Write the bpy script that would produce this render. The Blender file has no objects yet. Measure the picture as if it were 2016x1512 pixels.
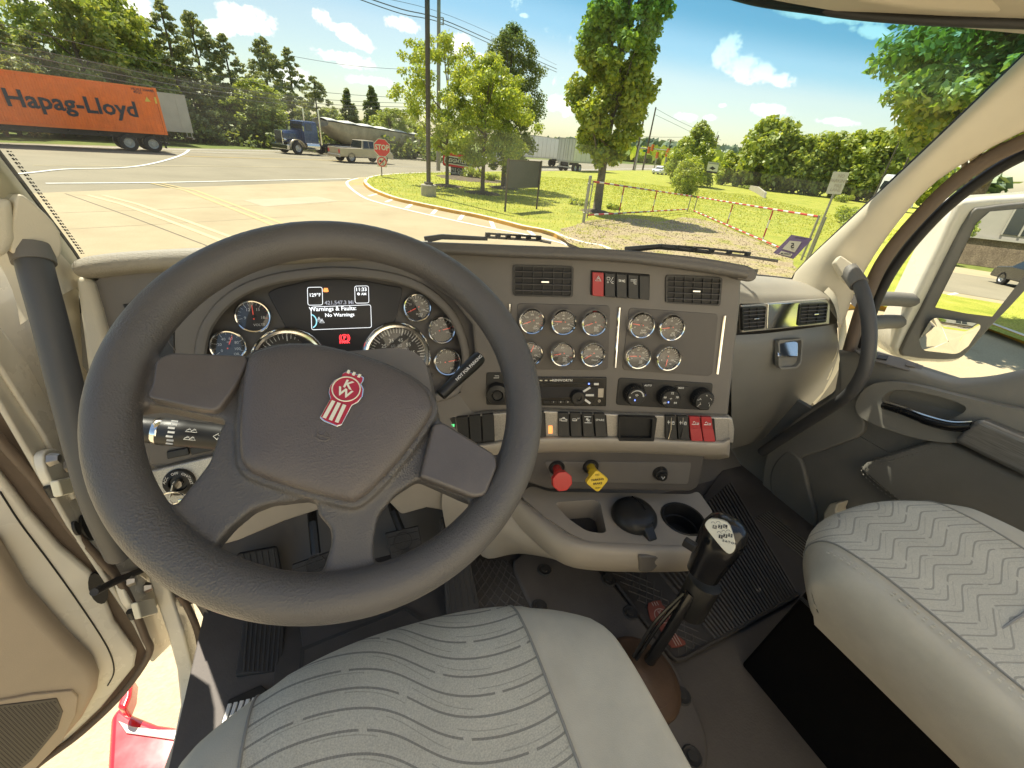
import bpy, bmesh, math, random
import numpy as np
from mathutils import Vector, Matrix, geometry
R = math.radians
PI = math.pi
random.seed(7)
sc = bpy.context.scene
col = sc.collection

# ---------------------------------------------------------------- camera, sky, sun, exposure
FPX, CX, CY = 842.0, 1008.0, 756.0          # focal length and centre of a 2016 x 1512 picture
EYE = Vector((0, 0, 2.4))                   # driver's eye: world X right, Y ahead of the truck, Z up
GZ = -0.25                                  # height of the pavement
_dn = Vector((-150.0, -1500.0, -FPX)); UPc = (-_dn).normalized()
_fx = 620.0 - CX
FWc = Vector((_fx, (-UPc.x * _fx + UPc.z * FPX) / UPc.y, -FPX)).normalized()
RTc = FWc.cross(UPc)
cam_d = bpy.data.cameras.new('camera'); cam = bpy.data.objects.new('camera', cam_d); col.objects.link(cam)
cam_d.sensor_width = 36.0; cam_d.lens = FPX / 2016 * 36.0
cam_d.clip_start = 0.02; cam_d.clip_end = 6000
cam.matrix_world = Matrix((( RTc.x, RTc.y, RTc.z, EYE.x), (FWc.x, FWc.y, FWc.z, EYE.y), (UPc.x, UPc.y, UPc.z, EYE.z), (0, 0, 0, 1)))
sc.camera = cam
SUN_EL, SUN_ROT = R(62), R(23.0)            # sun ahead and to the left of the truck
SUN_STRENGTH, SKY_STRENGTH, EXPOSURE = 3.2, 0.064, 1.75
sun_d = bpy.data.lights.new('sun', 'SUN'); sun = bpy.data.objects.new('sun', sun_d); col.objects.link(sun)
sun_d.energy = SUN_STRENGTH; sun_d.angle = R(0.5); sun_d.color = (1.0, 0.93, 0.80)
_s = Vector((-math.sin(SUN_ROT) * math.cos(SUN_EL), math.cos(SUN_ROT) * math.cos(SUN_EL), math.sin(SUN_EL)))
sun.rotation_euler = _s.to_track_quat('Z', 'Y').to_euler(); sun.location = (-30, 60, 100)
sc.view_settings.view_transform = 'Standard'; sc.view_settings.look = 'None'
sc.view_settings.exposure = EXPOSURE; sc.view_settings.gamma = 1.0; sc.view_settings.use_curve_mapping = False
sc.cycles.use_denoising = True
sc.cycles.max_bounces = 10; sc.cycles.transparent_max_bounces = 24; sc.cycles.diffuse_bounces = 5
sc.cycles.sample_clamp_indirect = 6.0; sc.cycles.caustics_reflective = False; sc.cycles.caustics_refractive = False

def ray(px, py):
    d = Vector((px - CX, CY - py, -FPX))
    return Vector((d.dot(RTc), d.dot(FWc), d.dot(UPc))).normalized()
def hitp(px, py, p0, n):
    r = ray(px, py); n = Vector(n)
    return EYE + r * ((Vector(p0) - EYE).dot(n) / r.dot(n))
def G(px, py, z=None):
    return hitp(px, py, (0, 0, GZ if z is None else z), (0, 0, 1))
def HX(px, py, x): return hitp(px, py, (x, 0, 0), (1, 0, 0))
def HY(px, py, y): return hitp(px, py, (0, y, 0), (0, 1, 0))
def HZ(px, py, z): return hitp(px, py, (0, 0, z), (0, 0, 1))
def up_at(base, px, py):
    """height over a ground point at which the vertical through it passes row py"""
    best = 0.0
    lo, hi = 0.0, 60.0
    while hi > 0.05 and ((base + Vector((0, 0, hi)) - EYE).dot(Vector((RTc.z, FWc.z, UPc.z)))) > -0.5: hi *= 0.8
    def row(z):
        p = base + Vector((0, 0, z)) - EYE
        c = RTc * p.x + FWc * p.y + UPc * p.z
        return CY + c.y / c.z * FPX
    for _ in range(50):
        m = (lo + hi) / 2
        if row(m) > py: lo = m
        else: hi = m
    return lo
class Frame:
    """a plane in the cab with its own axes: u to the right, v up, n towards the driver"""
    def __init__(s, p0, n, right=(1, 0, 0)):
        s.p = Vector(p0); s.n = Vector(n).normalized()
        s.u = (Vector(right) - s.n * Vector(right).dot(s.n)).normalized(); s.v = s.n.cross(s.u)
    def at(s, px, py, h=0.0): return hitp(px, py, s.p + s.n * h, s.n)
    def lo(s, px, py):
        d = s.at(px, py) - s.p; return (d.dot(s.u), d.dot(s.v))
    def pt(s, a, b, h=0.0): return s.p + s.u * a + s.v * b + s.n * h
    def shift(s, px, py, h=0.0):
        f = Frame(s.at(px, py, h), s.n); f.u = s.u.copy(); f.v = s.v.copy(); return f
    def turned(s, ang):
        f = Frame(s.p, s.n); f.u = s.u * math.cos(ang) + s.v * math.sin(ang); f.v = s.n.cross(f.u); return f

# ---------------------------------------------------------------- node helpers and world
def N(nt, typ, **kw):
    n = nt.nodes.new(typ)
    for k, v in kw.items():
        if k.startswith('i_'):
            key = k[2:]
            n.inputs[int(key) if key.isdigit() else key].default_value = v
        else: setattr(n, k, v)
    return n
def mth(nt, op, a, b=None, c=None, clamp=False):
    n = nt.nodes.new('ShaderNodeMath'); n.operation = op; n.use_clamp = clamp
    for i, x in enumerate((a, b, c)):
        if x is None: continue
        if isinstance(x, (int, float)): n.inputs[i].default_value = x
        else: nt.links.new(x, n.inputs[i])
    return n.outputs[0]
def ramp(nt, fac, stops, interp='LINEAR'):
    n = nt.nodes.new('ShaderNodeValToRGB'); n.color_ramp.interpolation = interp
    el = n.color_ramp.elements
    while len(el) < len(stops): el.new(0.5)
    for e, (p, c) in zip(el, stops):
        e.position = p; e.color = (c, c, c, 1) if isinstance(c, (int, float)) else (*c[:3], 1)
    if fac is not None: nt.links.new(fac, n.inputs[0])
    return n.outputs[0]
def mixc(nt, fac, a, b, mode='MIX'):
    n = nt.nodes.new('ShaderNodeMix'); n.data_type = 'RGBA'; n.blend_type = mode
    for i, x in ((0, fac), (6, a), (7, b)):
        if isinstance(x, (int, float)): n.inputs[i].default_value = x
        elif isinstance(x, tuple): n.inputs[i].default_value = (*x[:3], 1)
        else: nt.links.new(x, n.inputs[i])
    return n.outputs[2]

world = bpy.data.worlds.new('World'); sc.world = world; world.use_nodes = True
wt = world.node_tree; wt.nodes.clear()
w_out = N(wt, 'ShaderNodeOutputWorld'); w_bg = N(wt, 'ShaderNodeBackground'); w_bg.inputs[1].default_value = SKY_STRENGTH
wt.links.new(w_bg.outputs[0], w_out.inputs[0])
sky = N(wt, 'ShaderNodeTexSky'); sky.sky_type = 'NISHITA'; sky.sun_disc = False
sky.sun_elevation = SUN_EL; sky.sun_rotation = SUN_ROT; sky.air_density = 1.0; sky.dust_density = 1.0; sky.ozone_density = 1.0
tc = N(wt, 'ShaderNodeTexCoord'); gen = tc.outputs['Generated']
def wnoise(scale, detail, vec, rough=0.6):
    n = N(wt, 'ShaderNodeTexNoise', i_Scale=scale, i_Detail=detail, i_Roughness=rough); wt.links.new(vec, n.inputs['Vector']); return n.outputs['Fac']
n_big = wnoise(20.0, 6.0, gen); n_fine = wnoise(48.0, 10.0, gen, 0.68)
def vdot(vec):
    n = N(wt, 'ShaderNodeVectorMath', operation='DOT_PRODUCT'); wt.links.new(gen, n.inputs[0]); n.inputs[1].default_value = vec; return n.outputs['Value']
# cumulus clouds: (pixel of the centre, half width, half height, tilt in degrees)
CLOUDS = [(485, 38, 78, 34, 12), (430, 55, 40, 20, 0), (640, 38, 42, 22, 35), (690, 70, 62, 22, 28), (790, 50, 42, 16, 14), (900, 92, 30, 24, 0), (945, 118, 24, 14, 20), (690, 118, 60, 18, 15), (640, 105, 40, 14, 12),
          (1432, 100, 30, 36, 20), (1475, 135, 72, 26, 14), (1535, 155, 34, 16, 10), (1512, 218, 44, 15, 4), (1490, 212, 20, 12, 0), (1650, 240, 50, 11, 6), (1345, 230, 28, 9, 8), (1395, 232, 18, 8, 8), (1418, 208, 11, 6, 0),
          (1800, 100, 44, 34, -30), (1812, 135, 30, 22, -30), (1760, 232, 14, 9, 0), (1795, 236, 20, 9, 0), (1735, 265, 20, 7, 0), (1790, 262, 22, 12, 0), (1640, 30, 120, 16, 6), (1720, 62, 60, 14, 10),
          (90, 25, 90, 40, 10), (250, 20, 60, 40, 0), (1105, 205, 40, 22, 10), (1030, 30, 12, 6, 0), (730, 160, 80, 12, 6), (1180, 215, 26, 14, 0), (560, 150, 60, 20, 5)]
acc = None
for (cx, cy, hw, hh, tl) in CLOUDS:
    c = ray(cx, cy); a = R(tl)
    ex = (ray(cx + 8 * math.cos(a), cy + 8 * math.sin(a)) - c); sx = ex.length / 8; ex.normalize()
    ey = c.cross(ex).normalized()
    du = mth(wt, 'MULTIPLY', vdot(ex), 1.0 / (hw * sx * 1.08)); dv = mth(wt, 'MULTIPLY', vdot(ey), 1.0 / (hh * sx * 1.08))
    q = mth(wt, 'ADD', mth(wt, 'MULTIPLY', du, du), mth(wt, 'MULTIPLY', dv, dv))
    s_ = mth(wt, 'MULTIPLY', mth(wt, 'SUBTRACT', 1.0, q, clamp=True), mth(wt, 'GREATER_THAN', vdot(c), 0.0))
    acc = s_ if acc is None else mth(wt, 'MAXIMUM', acc, s_)
# scattered clouds of the same kind all round
n_cov = wnoise(3.2, 3.0, gen)
far_c = mth(wt, 'MULTIPLY', mth(wt, 'SUBTRACT', n_cov, 0.60, clamp=True), 2.6)
acc = mth(wt, 'MAXIMUM', acc, far_c)
dens = mth(wt, 'ADD', mth(wt, 'MULTIPLY', acc, 1.15), mth(wt, 'MULTIPLY', mth(wt, 'SUBTRACT', n_big, 0.5), 1.7))
dens = mth(wt, 'ADD', dens, mth(wt, 'MULTIPLY', mth(wt, 'SUBTRACT', n_fine, 0.5), 2.6))
mask = mth(wt, 'MULTIPLY', ramp(wt, dens, [(0.34, 0.0), (0.66, 1.0)]), mth(wt, 'GREATER_THAN', acc, 0.02))
shade = ramp(wt, dens, [(0.4, (6.6, 7.2, 7.4)), (0.75, (8.4, 8.4, 8.0)), (1.1, (9.8, 9.6, 9.0))])
sky_t = mixc(wt, 1.0, sky.outputs[0], (1.06, 1.03, 0.92), 'MULTIPLY')
wt.links.new(mixc(wt, mask, sky_t, shade), w_bg.inputs[0])

# ---------------------------------------------------------------- materials
MATS = {}
def new_mat(name):
    m = bpy.data.materials.new(name); m.use_nodes = True
    nt = m.node_tree; b = nt.nodes['Principled BSDF']; MATS[name] = m
    return m, nt, b
def mat(name, c, rough=0.5, metal=0.0, bump=0.0, bs=200.0, var=0.0, vs=6.0, spec=0.5, coat=0.0, vor=False, dist=0.002, emit=0.0):
    m, nt, b = new_mat(name)
    b.inputs['Base Color'].default_value = (*c, 1); b.inputs['Roughness'].default_value = rough; b.inputs['Metallic'].default_value = metal
    b.inputs['Specular IOR Level'].default_value = spec; b.inputs['Coat Weight'].default_value = coat; b.inputs['Coat Roughness'].default_value = 0.06
    if emit: b.inputs['Emission Color'].default_value = (*c, 1); b.inputs['Emission Strength'].default_value = emit
    t = N(nt, 'ShaderNodeTexCoord').outputs['Object']
    if var:
        n = N(nt, 'ShaderNodeTexNoise', i_Scale=vs, i_Detail=6.0, i_Roughness=0.62); nt.links.new(t, n.inputs['Vector'])
        f = ramp(nt, n.outputs['Fac'], [(0.25, 1 - var), (0.75, 1 + var)])
        nt.links.new(mixc(nt, 1.0, (*c, 1), f, 'MULTIPLY'), b.inputs['Base Color'])
        nt.links.new(mth(nt, 'ADD', mth(nt, 'MULTIPLY', mth(nt, 'SUBTRACT', n.outputs['Fac'], 0.5), 0.35), rough, clamp=True), b.inputs['Roughness'])
    if bump:
        if vor: n = N(nt, 'ShaderNodeTexVoronoi', i_Scale=bs); n.feature = 'SMOOTH_F1'; o = n.outputs['Distance']
        else: n = N(nt, 'ShaderNodeTexNoise', i_Scale=bs, i_Detail=3.0); o = n.outputs['Fac']
        nt.links.new(t, n.inputs['Vector'])
        bn = N(nt, 'ShaderNodeBump', i_Strength=bump, i_Distance=dist); nt.links.new(o, bn.inputs['Height']); nt.links.new(bn.outputs[0], b.inputs['Normal'])
    return m
# cab plastics and fabrics
mat('glove_grey', (0.235, 0.228, 0.205), 0.5, bump=0.25, bs=900, var=0.10, vs=9, dist=0.0008)
mat('dash_grey', (0.165, 0.151, 0.135), 0.55, bump=0.25, bs=900, var=0.10, vs=9, dist=0.0008)
mat('dash_dark', (0.105, 0.095, 0.086), 0.55, bump=0.25, bs=900, var=0.10, vs=9, dist=0.0008)
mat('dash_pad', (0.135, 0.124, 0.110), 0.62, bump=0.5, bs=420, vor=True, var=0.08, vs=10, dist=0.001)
mat('pad_sunlit', (0.30, 0.275, 0.225), 0.62, bump=0.5, bs=420, vor=True, var=0.08, vs=10, dist=0.001)  # dash pad lightened: the sunlight on it is put into the colour
mat('tray_grey', (0.40, 0.355, 0.295), 0.42, bump=0.15, bs=1100, var=0.08, vs=8, dist=0.0006)
mat('door_lining', (0.44, 0.36, 0.265), 0.6, bump=0.3, bs=700, var=0.08, vs=7, dist=0.0008)
mat('trim_beige', (0.64, 0.58, 0.45), 0.55, bump=0.3, bs=700, var=0.06, vs=7, dist=0.0008)
mat('headliner', (0.42, 0.37, 0.28), 0.85, bump=0.4, bs=900, var=0.05, dist=0.001)
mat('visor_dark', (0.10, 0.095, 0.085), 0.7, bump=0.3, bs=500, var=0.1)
mat('black_plastic', (0.018, 0.018, 0.018), 0.42, bump=0.15, bs=800, var=0.15, vs=14, dist=0.0006)
mat('black_gloss', (0.012, 0.012, 0.013), 0.22, coat=0.2, var=0.2, vs=20)
mat('black_rubber', (0.045, 0.042, 0.040), 0.72, bump=0.35, bs=350, var=0.25, vs=9)
mat('gauge_face', (0.040, 0.036, 0.033), 0.4)
mat('wheel_rubber', (0.050, 0.047, 0.044), 0.52, bump=0.22, bs=500, var=0.22, vs=9, dist=0.0009)
mat('wheel_leather', (0.105, 0.090, 0.084), 0.42, bump=0.6, bs=620, vor=True, var=0.12, vs=8, dist=0.0009)
mat('wheel_gloss', (0.105, 0.092, 0.085), 0.34, bump=0.2, bs=600, var=0.25, vs=8, dist=0.0006)
mat('chrome', (0.90, 0.89, 0.86), 0.10, metal=1.0)
mat('steel', (0.45, 0.43, 0.40), 0.38, metal=1.0, var=0.2, vs=40)
mat('white_print', (0.78, 0.77, 0.72), 0.6)
mat('cream_print', (0.80, 0.76, 0.60), 0.35, coat=0.6)
mat('grey_print', (0.35, 0.35, 0.36), 0.6)
mat('needle_red', (0.80, 0.10, 0.06), 0.4, emit=0.15)
mat('mark_red', (0.65, 0.05, 0.05), 0.5)
mat('lamp_red', (0.95, 0.04, 0.05), 0.5, emit=0.9)
mat('lamp_green', (0.10, 0.9, 0.25), 0.5, emit=0.9)
mat('lamp_amber', (0.95, 0.30, 0.08), 0.5, emit=0.5)
mat('lamp_blue', (0.15, 0.25, 0.95), 0.5, emit=0.9)
mat('screen', (0.010, 0.011, 0.017), 0.32)
mat('screen_white', (0.75, 0.78, 0.82), 0.5, emit=0.45)
mat('screen_grey', (0.36, 0.38, 0.46), 0.5, emit=0.2)
mat('badge_red', (0.42, 0.012, 0.018), 0.22, coat=0.8, var=0.08, vs=60)
mat('switch_red', (0.42, 0.025, 0.030), 0.38, var=0.08, vs=40)
mat('knob_red', (0.62, 0.035, 0.030), 0.35, coat=0.2, var=0.06, vs=40)
mat('knob_yellow', (0.88, 0.60, 0.03), 0.35, coat=0.2, var=0.06, vs=40)
mat('carpet_black', (0.006, 0.0056, 0.0055), 0.95, bump=0.6, bs=900, var=0.3, vs=30, spec=0.1)
mat('floor_vinyl', (0.125, 0.110, 0.098), 0.75, bump=0.3, bs=260, var=0.25, vs=7)
mat('mat_rubber', (0.070, 0.063, 0.058), 0.6, bump=0.2, bs=300, var=0.35, vs=8)
mat('boot_brown', (0.105, 0.062, 0.038), 0.6, bump=0.3, bs=200, var=0.35, vs=12)
mat('mat_rib', (0.105, 0.095, 0.088), 0.45, bump=0.2, bs=300, var=0.2, vs=8)
mat('mat_badge', (0.30, 0.085, 0.060), 0.6, var=0.2, vs=40)
mat('door_grey', (0.26, 0.245, 0.21), 0.55, bump=0.35, bs=420, vor=True, var=0.07, vs=8, dist=0.0008)
mat('door_dark', (0.21, 0.20, 0.175), 0.58, bump=0.3, bs=500, var=0.12, vs=8)
mat('white_paint', (0.72, 0.68, 0.58), 0.28, coat=0.6, var=0.05, vs=5)
mat('red_paint', (0.62, 0.020, 0.028), 0.2, coat=1.0, var=0.05, vs=5)
mat('weatherstrip', (0.13, 0.095, 0.068), 0.6, bump=0.2, bs=200, var=0.2, vs=12)
mat('seal_black', (0.014, 0.013, 0.012), 0.6)
mat('speaker_mesh', (0.12, 0.105, 0.085), 0.6)
mat('sticker_purple', (0.17, 0.115, 0.24), 0.5)
mat('sticker_cream', (0.62, 0.58, 0.46), 0.5)
mat('print_black', (0.02, 0.02, 0.022), 0.6)
mat('thread', (0.58, 0.54, 0.45), 0.8)
def brushed(name, c, metal, ang, sc1=220):
    m, nt, b = new_mat(name)
    t = N(nt, 'ShaderNodeTexCoord').outputs['Object']
    mp = N(nt, 'ShaderNodeMapping'); mp.inputs['Scale'].default_value = (6, 6, 1) ; mp.inputs['Rotation'].default_value = (R(20), R(ang), 0)
    mp.inputs['Scale'].default_value = (sc1, 8, sc1)
    nt.links.new(t, mp.inputs[0])
    n = N(nt, 'ShaderNodeTexNoise', i_Scale=3.0, i_Detail=4.0); nt.links.new(mp.outputs[0], n.inputs['Vector'])
    nt.links.new(mixc(nt, 1.0, (*c, 1), ramp(nt, n.outputs['Fac'], [(0.3, 0.72), (0.7, 1.2)]), 'MULTIPLY'), b.inputs['Base Color'])
    b.inputs['Metallic'].default_value = metal; b.inputs['Roughness'].default_value = 0.36
    return m
brushed('brushed_trim', (0.50, 0.47, 0.42), 0.55, 35)
brushed('brushed_dark', (0.26, 0.25, 0.23), 0.5, 15)
def glass_mat(name, tint, fres=0.06, rough=0.0, dust_haze=0.0):
    """thin pane: straight-through light plus a mirror reflection that grows at grazing angles"""
    m = bpy.data.materials.new(name); m.use_nodes = True; MATS[name] = m
    nt = m.node_tree; nt.nodes.clear()
    out = N(nt, 'ShaderNodeOutputMaterial'); tr = N(nt, 'ShaderNodeBsdfTransparent'); gl = N(nt, 'ShaderNodeBsdfGlossy', i_Roughness=rough)
    lw = N(nt, 'ShaderNodeLayerWeight', i_Blend=0.25); mx = N(nt, 'ShaderNodeMixShader')
    f = mth(nt, 'ADD', mth(nt, 'MULTIPLY', mth(nt, 'POWER', lw.outputs['Facing'], 3.0), 0.35), fres)
    nt.links.new(f, mx.inputs[0]); nt.links.new(tr.outputs[0], mx.inputs[1]); nt.links.new(gl.outputs[0], mx.inputs[2])
    tr.inputs[0].default_value = (*tint, 1)
    last = mx
    if dust_haze:
        df = N(nt, 'ShaderNodeBsdfTranslucent'); df.inputs[0].default_value = (0.80, 0.76, 0.66, 1); m2 = N(nt, 'ShaderNodeMixShader')
        t = N(nt, 'ShaderNodeTexCoord').outputs['Object']
        v = N(nt, 'ShaderNodeTexNoise', i_Scale=520.0, i_Detail=1.0); nt.links.new(t, v.inputs['Vector'])
        v2 = N(nt, 'ShaderNodeTexNoise', i_Scale=7.0, i_Detail=4.0); nt.links.new(t, v2.inputs['Vector'])
        d = mth(nt, 'ADD', mth(nt, 'MULTIPLY', ramp(nt, v.outputs['Fac'], [(0.74, 0.0), (0.80, 1.0)]), dust_haze * 1.6), mth(nt, 'MULTIPLY', ramp(nt, v2.outputs['Fac'], [(0.35, 0.2), (0.8, 1.0)]), dust_haze))  # dust specks, plus a broad film added for glare haze
        nt.links.new(d, m2.inputs[0]); nt.links.new(mx.outputs[0], m2.inputs[1]); nt.links.new(df.outputs[0], m2.inputs[2]); last = m2
    nt.links.new(last.outputs[0], out.inputs[0])
    return m, nt, tr
glass_mat('clear_glass', (0.90, 0.92, 0.88), 0.02)
glass_mat('gauge_glass', (0.96, 0.96, 0.96), 0.07, 0.015)
_m, _nt, _tr = glass_mat('windshield', (0.70, 0.71, 0.67), 0.006, dust_haze=0.028)
_t = N(_nt, 'ShaderNodeTexCoord').outputs['Generated']; _sx = N(_nt, 'ShaderNodeSeparateXYZ'); _nt.links.new(_t, _sx.inputs[0])
SHADE_BAND = ramp(_nt, _sx.outputs[2], [(0.0, (0.70, 0.71, 0.67)), (0.745, (0.65, 0.68, 0.66)), (0.83, (0.41, 0.59, 0.65)), (0.92, (0.20, 0.44, 0.53)), (1.0, (0.11, 0.34, 0.42))], 'EASE')
_nt.links.new(SHADE_BAND, _tr.inputs[0])
# outdoor materials
def ground_mat(name, stops, scale, rough=0.9, bump=0.4, bs=60, fine=0.25, fs=900, dist=0.02):
    m, nt, b = new_mat(name)
    t = N(nt, 'ShaderNodeTexCoord').outputs['Object']
    n = N(nt, 'ShaderNodeTexNoise', i_Scale=scale, i_Detail=8.0, i_Roughness=0.65); nt.links.new(t, n.inputs['Vector'])
    f = N(nt, 'ShaderNodeTexNoise', i_Scale=fs, i_Detail=2.0); nt.links.new(t, f.inputs['Vector'])
    c = ramp(nt, n.outputs['Fac'], stops)
    c = mixc(nt, 1.0, c, ramp(nt, f.outputs['Fac'], [(0.3, 1 - fine), (0.7, 1 + fine)]), 'MULTIPLY')
    nt.links.new(c, b.inputs['Base Color']); b.inputs['Roughness'].default_value = rough; b.inputs['Specular IOR Level'].default_value = 0.2
    g = N(nt, 'ShaderNodeTexNoise', i_Scale=bs, i_Detail=4.0); nt.links.new(t, g.inputs['Vector'])
    bn = N(nt, 'ShaderNodeBump', i_Strength=bump, i_Distance=dist); nt.links.new(g.outputs['Fac'], bn.inputs['Height']); nt.links.new(bn.outputs[0], b.inputs['Normal'])
    return m, nt, b, c
_m, _nt2, _b2, _c2 = ground_mat('concrete', [(0.30, (0.37, 0.30, 0.185)), (0.5, (0.42, 0.345, 0.215)), (0.62, (0.45, 0.37, 0.235)), (0.78, (0.35, 0.27, 0.155))], 0.45, fs=30, fine=0.08)
_t2 = N(_nt2, 'ShaderNodeTexCoord').outputs['Object']; _mp = N(_nt2, 'ShaderNodeMapping'); _mp.inputs['Scale'].default_value = (.9, .22, 1); _mp.inputs['Rotation'].default_value = (0, 0, R(52)); _nt2.links.new(_t2, _mp.inputs[0])
_n2 = N(_nt2, 'ShaderNodeTexNoise', i_Scale=1.6, i_Detail=9.0, i_Roughness=.72); _nt2.links.new(_mp.outputs[0], _n2.inputs['Vector'])
_n3 = N(_nt2, 'ShaderNodeTexNoise', i_Scale=2.6, i_Detail=6.0, i_Roughness=.7); _nt2.links.new(_t2, _n3.inputs['Vector'])
_st = mth(_nt2, 'MULTIPLY', ramp(_nt2, _n2.outputs['Fac'], [(.60, 0.0), (.74, 0.55)]), ramp(_nt2, _n3.outputs['Fac'], [(.45, 0.15), (.6, 1.0)]))
_nt2.links.new(mixc(_nt2, _st, _c2, (.20, .145, .085)), _b2.inputs['Base Color'])
ground_mat('concrete_patch', [(0.3, (0.43, 0.37, 0.25)), (0.7, (0.48, 0.42, 0.30))], 0.8, fs=40, fine=0.06)
ground_mat('asphalt', [(0.3, (0.245, 0.215, 0.15)), (0.5, (0.285, 0.25, 0.175)), (0.75, (0.325, 0.285, 0.20))], 0.25, fs=60, fine=0.15)
ground_mat('paint_white', [(0.3, (0.66, 0.65, 0.60)), (0.7, (0.80, 0.79, 0.74))], 3.0, fine=0.08, bump=0.05)
ground_mat('paint_yellow', [(0.3, (0.60, 0.42, 0.10)), (0.7, (0.72, 0.52, 0.14))], 3.0, fine=0.1, bump=0.05)
ground_mat('paint_faded', [(0.3, (0.52, 0.45, 0.28)), (0.7, (0.62, 0.52, 0.30))], 3.0, fine=0.1, bump=0.05)
ground_mat('paint_pale', [(0.3, (0.36, 0.34, 0.29)), (0.7, (0.46, 0.44, 0.38))], 3.0, fine=0.1, bump=0.05)
ground_mat('kerb_orange', [(0.3, (0.52, 0.27, 0.035)), (0.65, (0.66, 0.36, 0.06)), (0.8, (0.42, 0.30, 0.15))], 1.6, fs=40, fine=0.1)
ground_mat('kerb_white', [(0.3, (0.62, 0.58, 0.48)), (0.7, (0.74, 0.70, 0.60))], 2.0, fs=40, fine=0.08)
ground_mat('gravel', [(0.3, (0.27, 0.20, 0.115)), (0.48, (0.40, 0.32, 0.195)), (0.6, (0.34, 0.30, 0.10)), (0.72, (0.24, 0.27, 0.05))], 0.9, fs=18, fine=0.35, bs=14, bump=0.8, dist=0.06)
ground_mat('lawn', [(0.25, (0.20, 0.245, 0.030)), (0.42, (0.31, 0.34, 0.045)), (0.58, (0.41, 0.40, 0.065)), (0.78, (0.48, 0.42, 0.13))], 0.75, fs=22, fine=0.32, bs=30, bump=0.9, dist=0.05)
ground_mat('far_grass', [(0.3, (0.10, 0.14, 0.025)), (0.7, (0.19, 0.21, 0.05))], 0.02, fs=2, fine=0.25)
ground_mat('mulch', [(0.3, (0.10, 0.075, 0.05)), (0.7, (0.19, 0.15, 0.10))], 3.0, fs=30, fine=0.4, bs=20, bump=0.8)
ground_mat('bark', [(0.3, (0.13, 0.105, 0.075)), (0.7, (0.24, 0.20, 0.145))], 5.0, fs=40, fine=0.3, bs=25, bump=0.8)
ground_mat('stone_brown', [(0.3, (0.10, 0.075, 0.055)), (0.7, (0.22, 0.17, 0.12))], 1.5, fs=10, fine=0.3)
ground_mat('pole_concrete', [(0.3, (0.34, 0.31, 0.24)), (0.7, (0.48, 0.44, 0.35))], 3.0, fs=40, fine=0.15)
def leaf_mat(name, stops, trans=0.45):
    m = bpy.data.materials.new(name); m.use_nodes = True; MATS[name] = m
    nt = m.node_tree; nt.nodes.clear()
    out = N(nt, 'ShaderNodeOutputMaterial'); g = N(nt, 'ShaderNodeNewGeometry'); df = N(nt, 'ShaderNodeBsdfDiffuse'); tl = N(nt, 'ShaderNodeBsdfTranslucent')
    t = N(nt, 'ShaderNodeTexCoord').outputs['Object']; n = N(nt, 'ShaderNodeTexNoise', i_Scale=0.9, i_Detail=3.0); nt.links.new(t, n.inputs['Vector'])
    v = mth(nt, 'ADD', mth(nt, 'MULTIPLY', g.outputs['Random Per Island'], 0.55), mth(nt, 'MULTIPLY', n.outputs['Fac'], 0.45))
    c = ramp(nt, v, [(p, tuple(min(x * 3.2, .6) for x in k)) for p, k in stops])
    nt.links.new(c, df.inputs[0]); nt.links.new(mixc(nt, 1.0, c, (1.35, 1.25, 0.5), 'MULTIPLY'), tl.inputs[0])
    gs = N(nt, 'ShaderNodeBsdfGlossy', i_Roughness=0.45); gs.inputs[0].default_value = (0.9, 0.9, 0.8, 1)
    mx = N(nt, 'ShaderNodeMixShader', i_0=trans); m2 = N(nt, 'ShaderNodeMixShader', i_0=0.045)
    nt.links.new(df.outputs[0], mx.inputs[1]); nt.links.new(tl.outputs[0], mx.inputs[2])
    nt.links.new(mx.outputs[0], m2.inputs[1]); nt.links.new(gs.outputs[0], m2.inputs[2]); nt.links.new(m2.outputs[0], out.inputs[0])
    return m
leaf_mat('leaf_maple', [(0.2, (0.065, 0.095, 0.014)), (0.5, (0.12, 0.145, 0.018)), (0.85, (0.22, 0.19, 0.030))])
leaf_mat('leaf_light', [(0.2, (0.075, 0.105, 0.018)), (0.5, (0.13, 0.155, 0.026)), (0.85, (0.22, 0.21, 0.045))], 0.5)
leaf_mat('leaf_dark', [(0.2, (0.040, 0.056, 0.016)), (0.5, (0.065, 0.082, 0.022)), (0.85, (0.11, 0.118, 0.036))], 0.35)
leaf_mat('leaf_mid', [(0.2, (0.07, 0.095, 0.022)), (0.5, (0.115, 0.14, 0.032)), (0.85, (0.18, 0.185, 0.055))])
leaf_mat('needle', [(0.2, (0.060, 0.075, 0.034)), (0.5, (0.095, 0.108, 0.048)), (0.85, (0.15, 0.15, 0.072))], 0.35)
leaf_mat('leaf_oak', [(0.2, (0.045, 0.075, 0.016)), (0.5, (0.09, 0.125, 0.022)), (0.85, (0.24, 0.20, 0.05))], 0.5)
leaf_mat('grass_blade', [(0.2, (0.10, 0.12, 0.014)), (0.5, (0.15, 0.16, 0.02)), (0.85, (0.20, 0.18, 0.04))], 0.4)
mat('container_orange', (0.90, 0.185, 0.018), 0.55, var=0.16, vs=1.6)
mat('navy_print', (0.020, 0.028, 0.045), 0.7)
mat('chassis_dark', (0.035, 0.035, 0.036), 0.6, var=0.4, vs=3)
mat('tyre', (0.022, 0.021, 0.020), 0.8, var=0.3, vs=8)
mat('alloy', (0.55, 0.54, 0.52), 0.4, metal=0.6, var=0.15, vs=6)
mat('trailer_white', (0.74, 0.72, 0.66), 0.45, var=0.08, vs=0.8)
mat('trailer_grey', (0.52, 0.50, 0.44), 0.6, var=0.12, vs=0.9)
mat('truck_blue', (0.020, 0.055, 0.16), 0.28, coat=0.7, var=0.1, vs=3)
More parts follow.
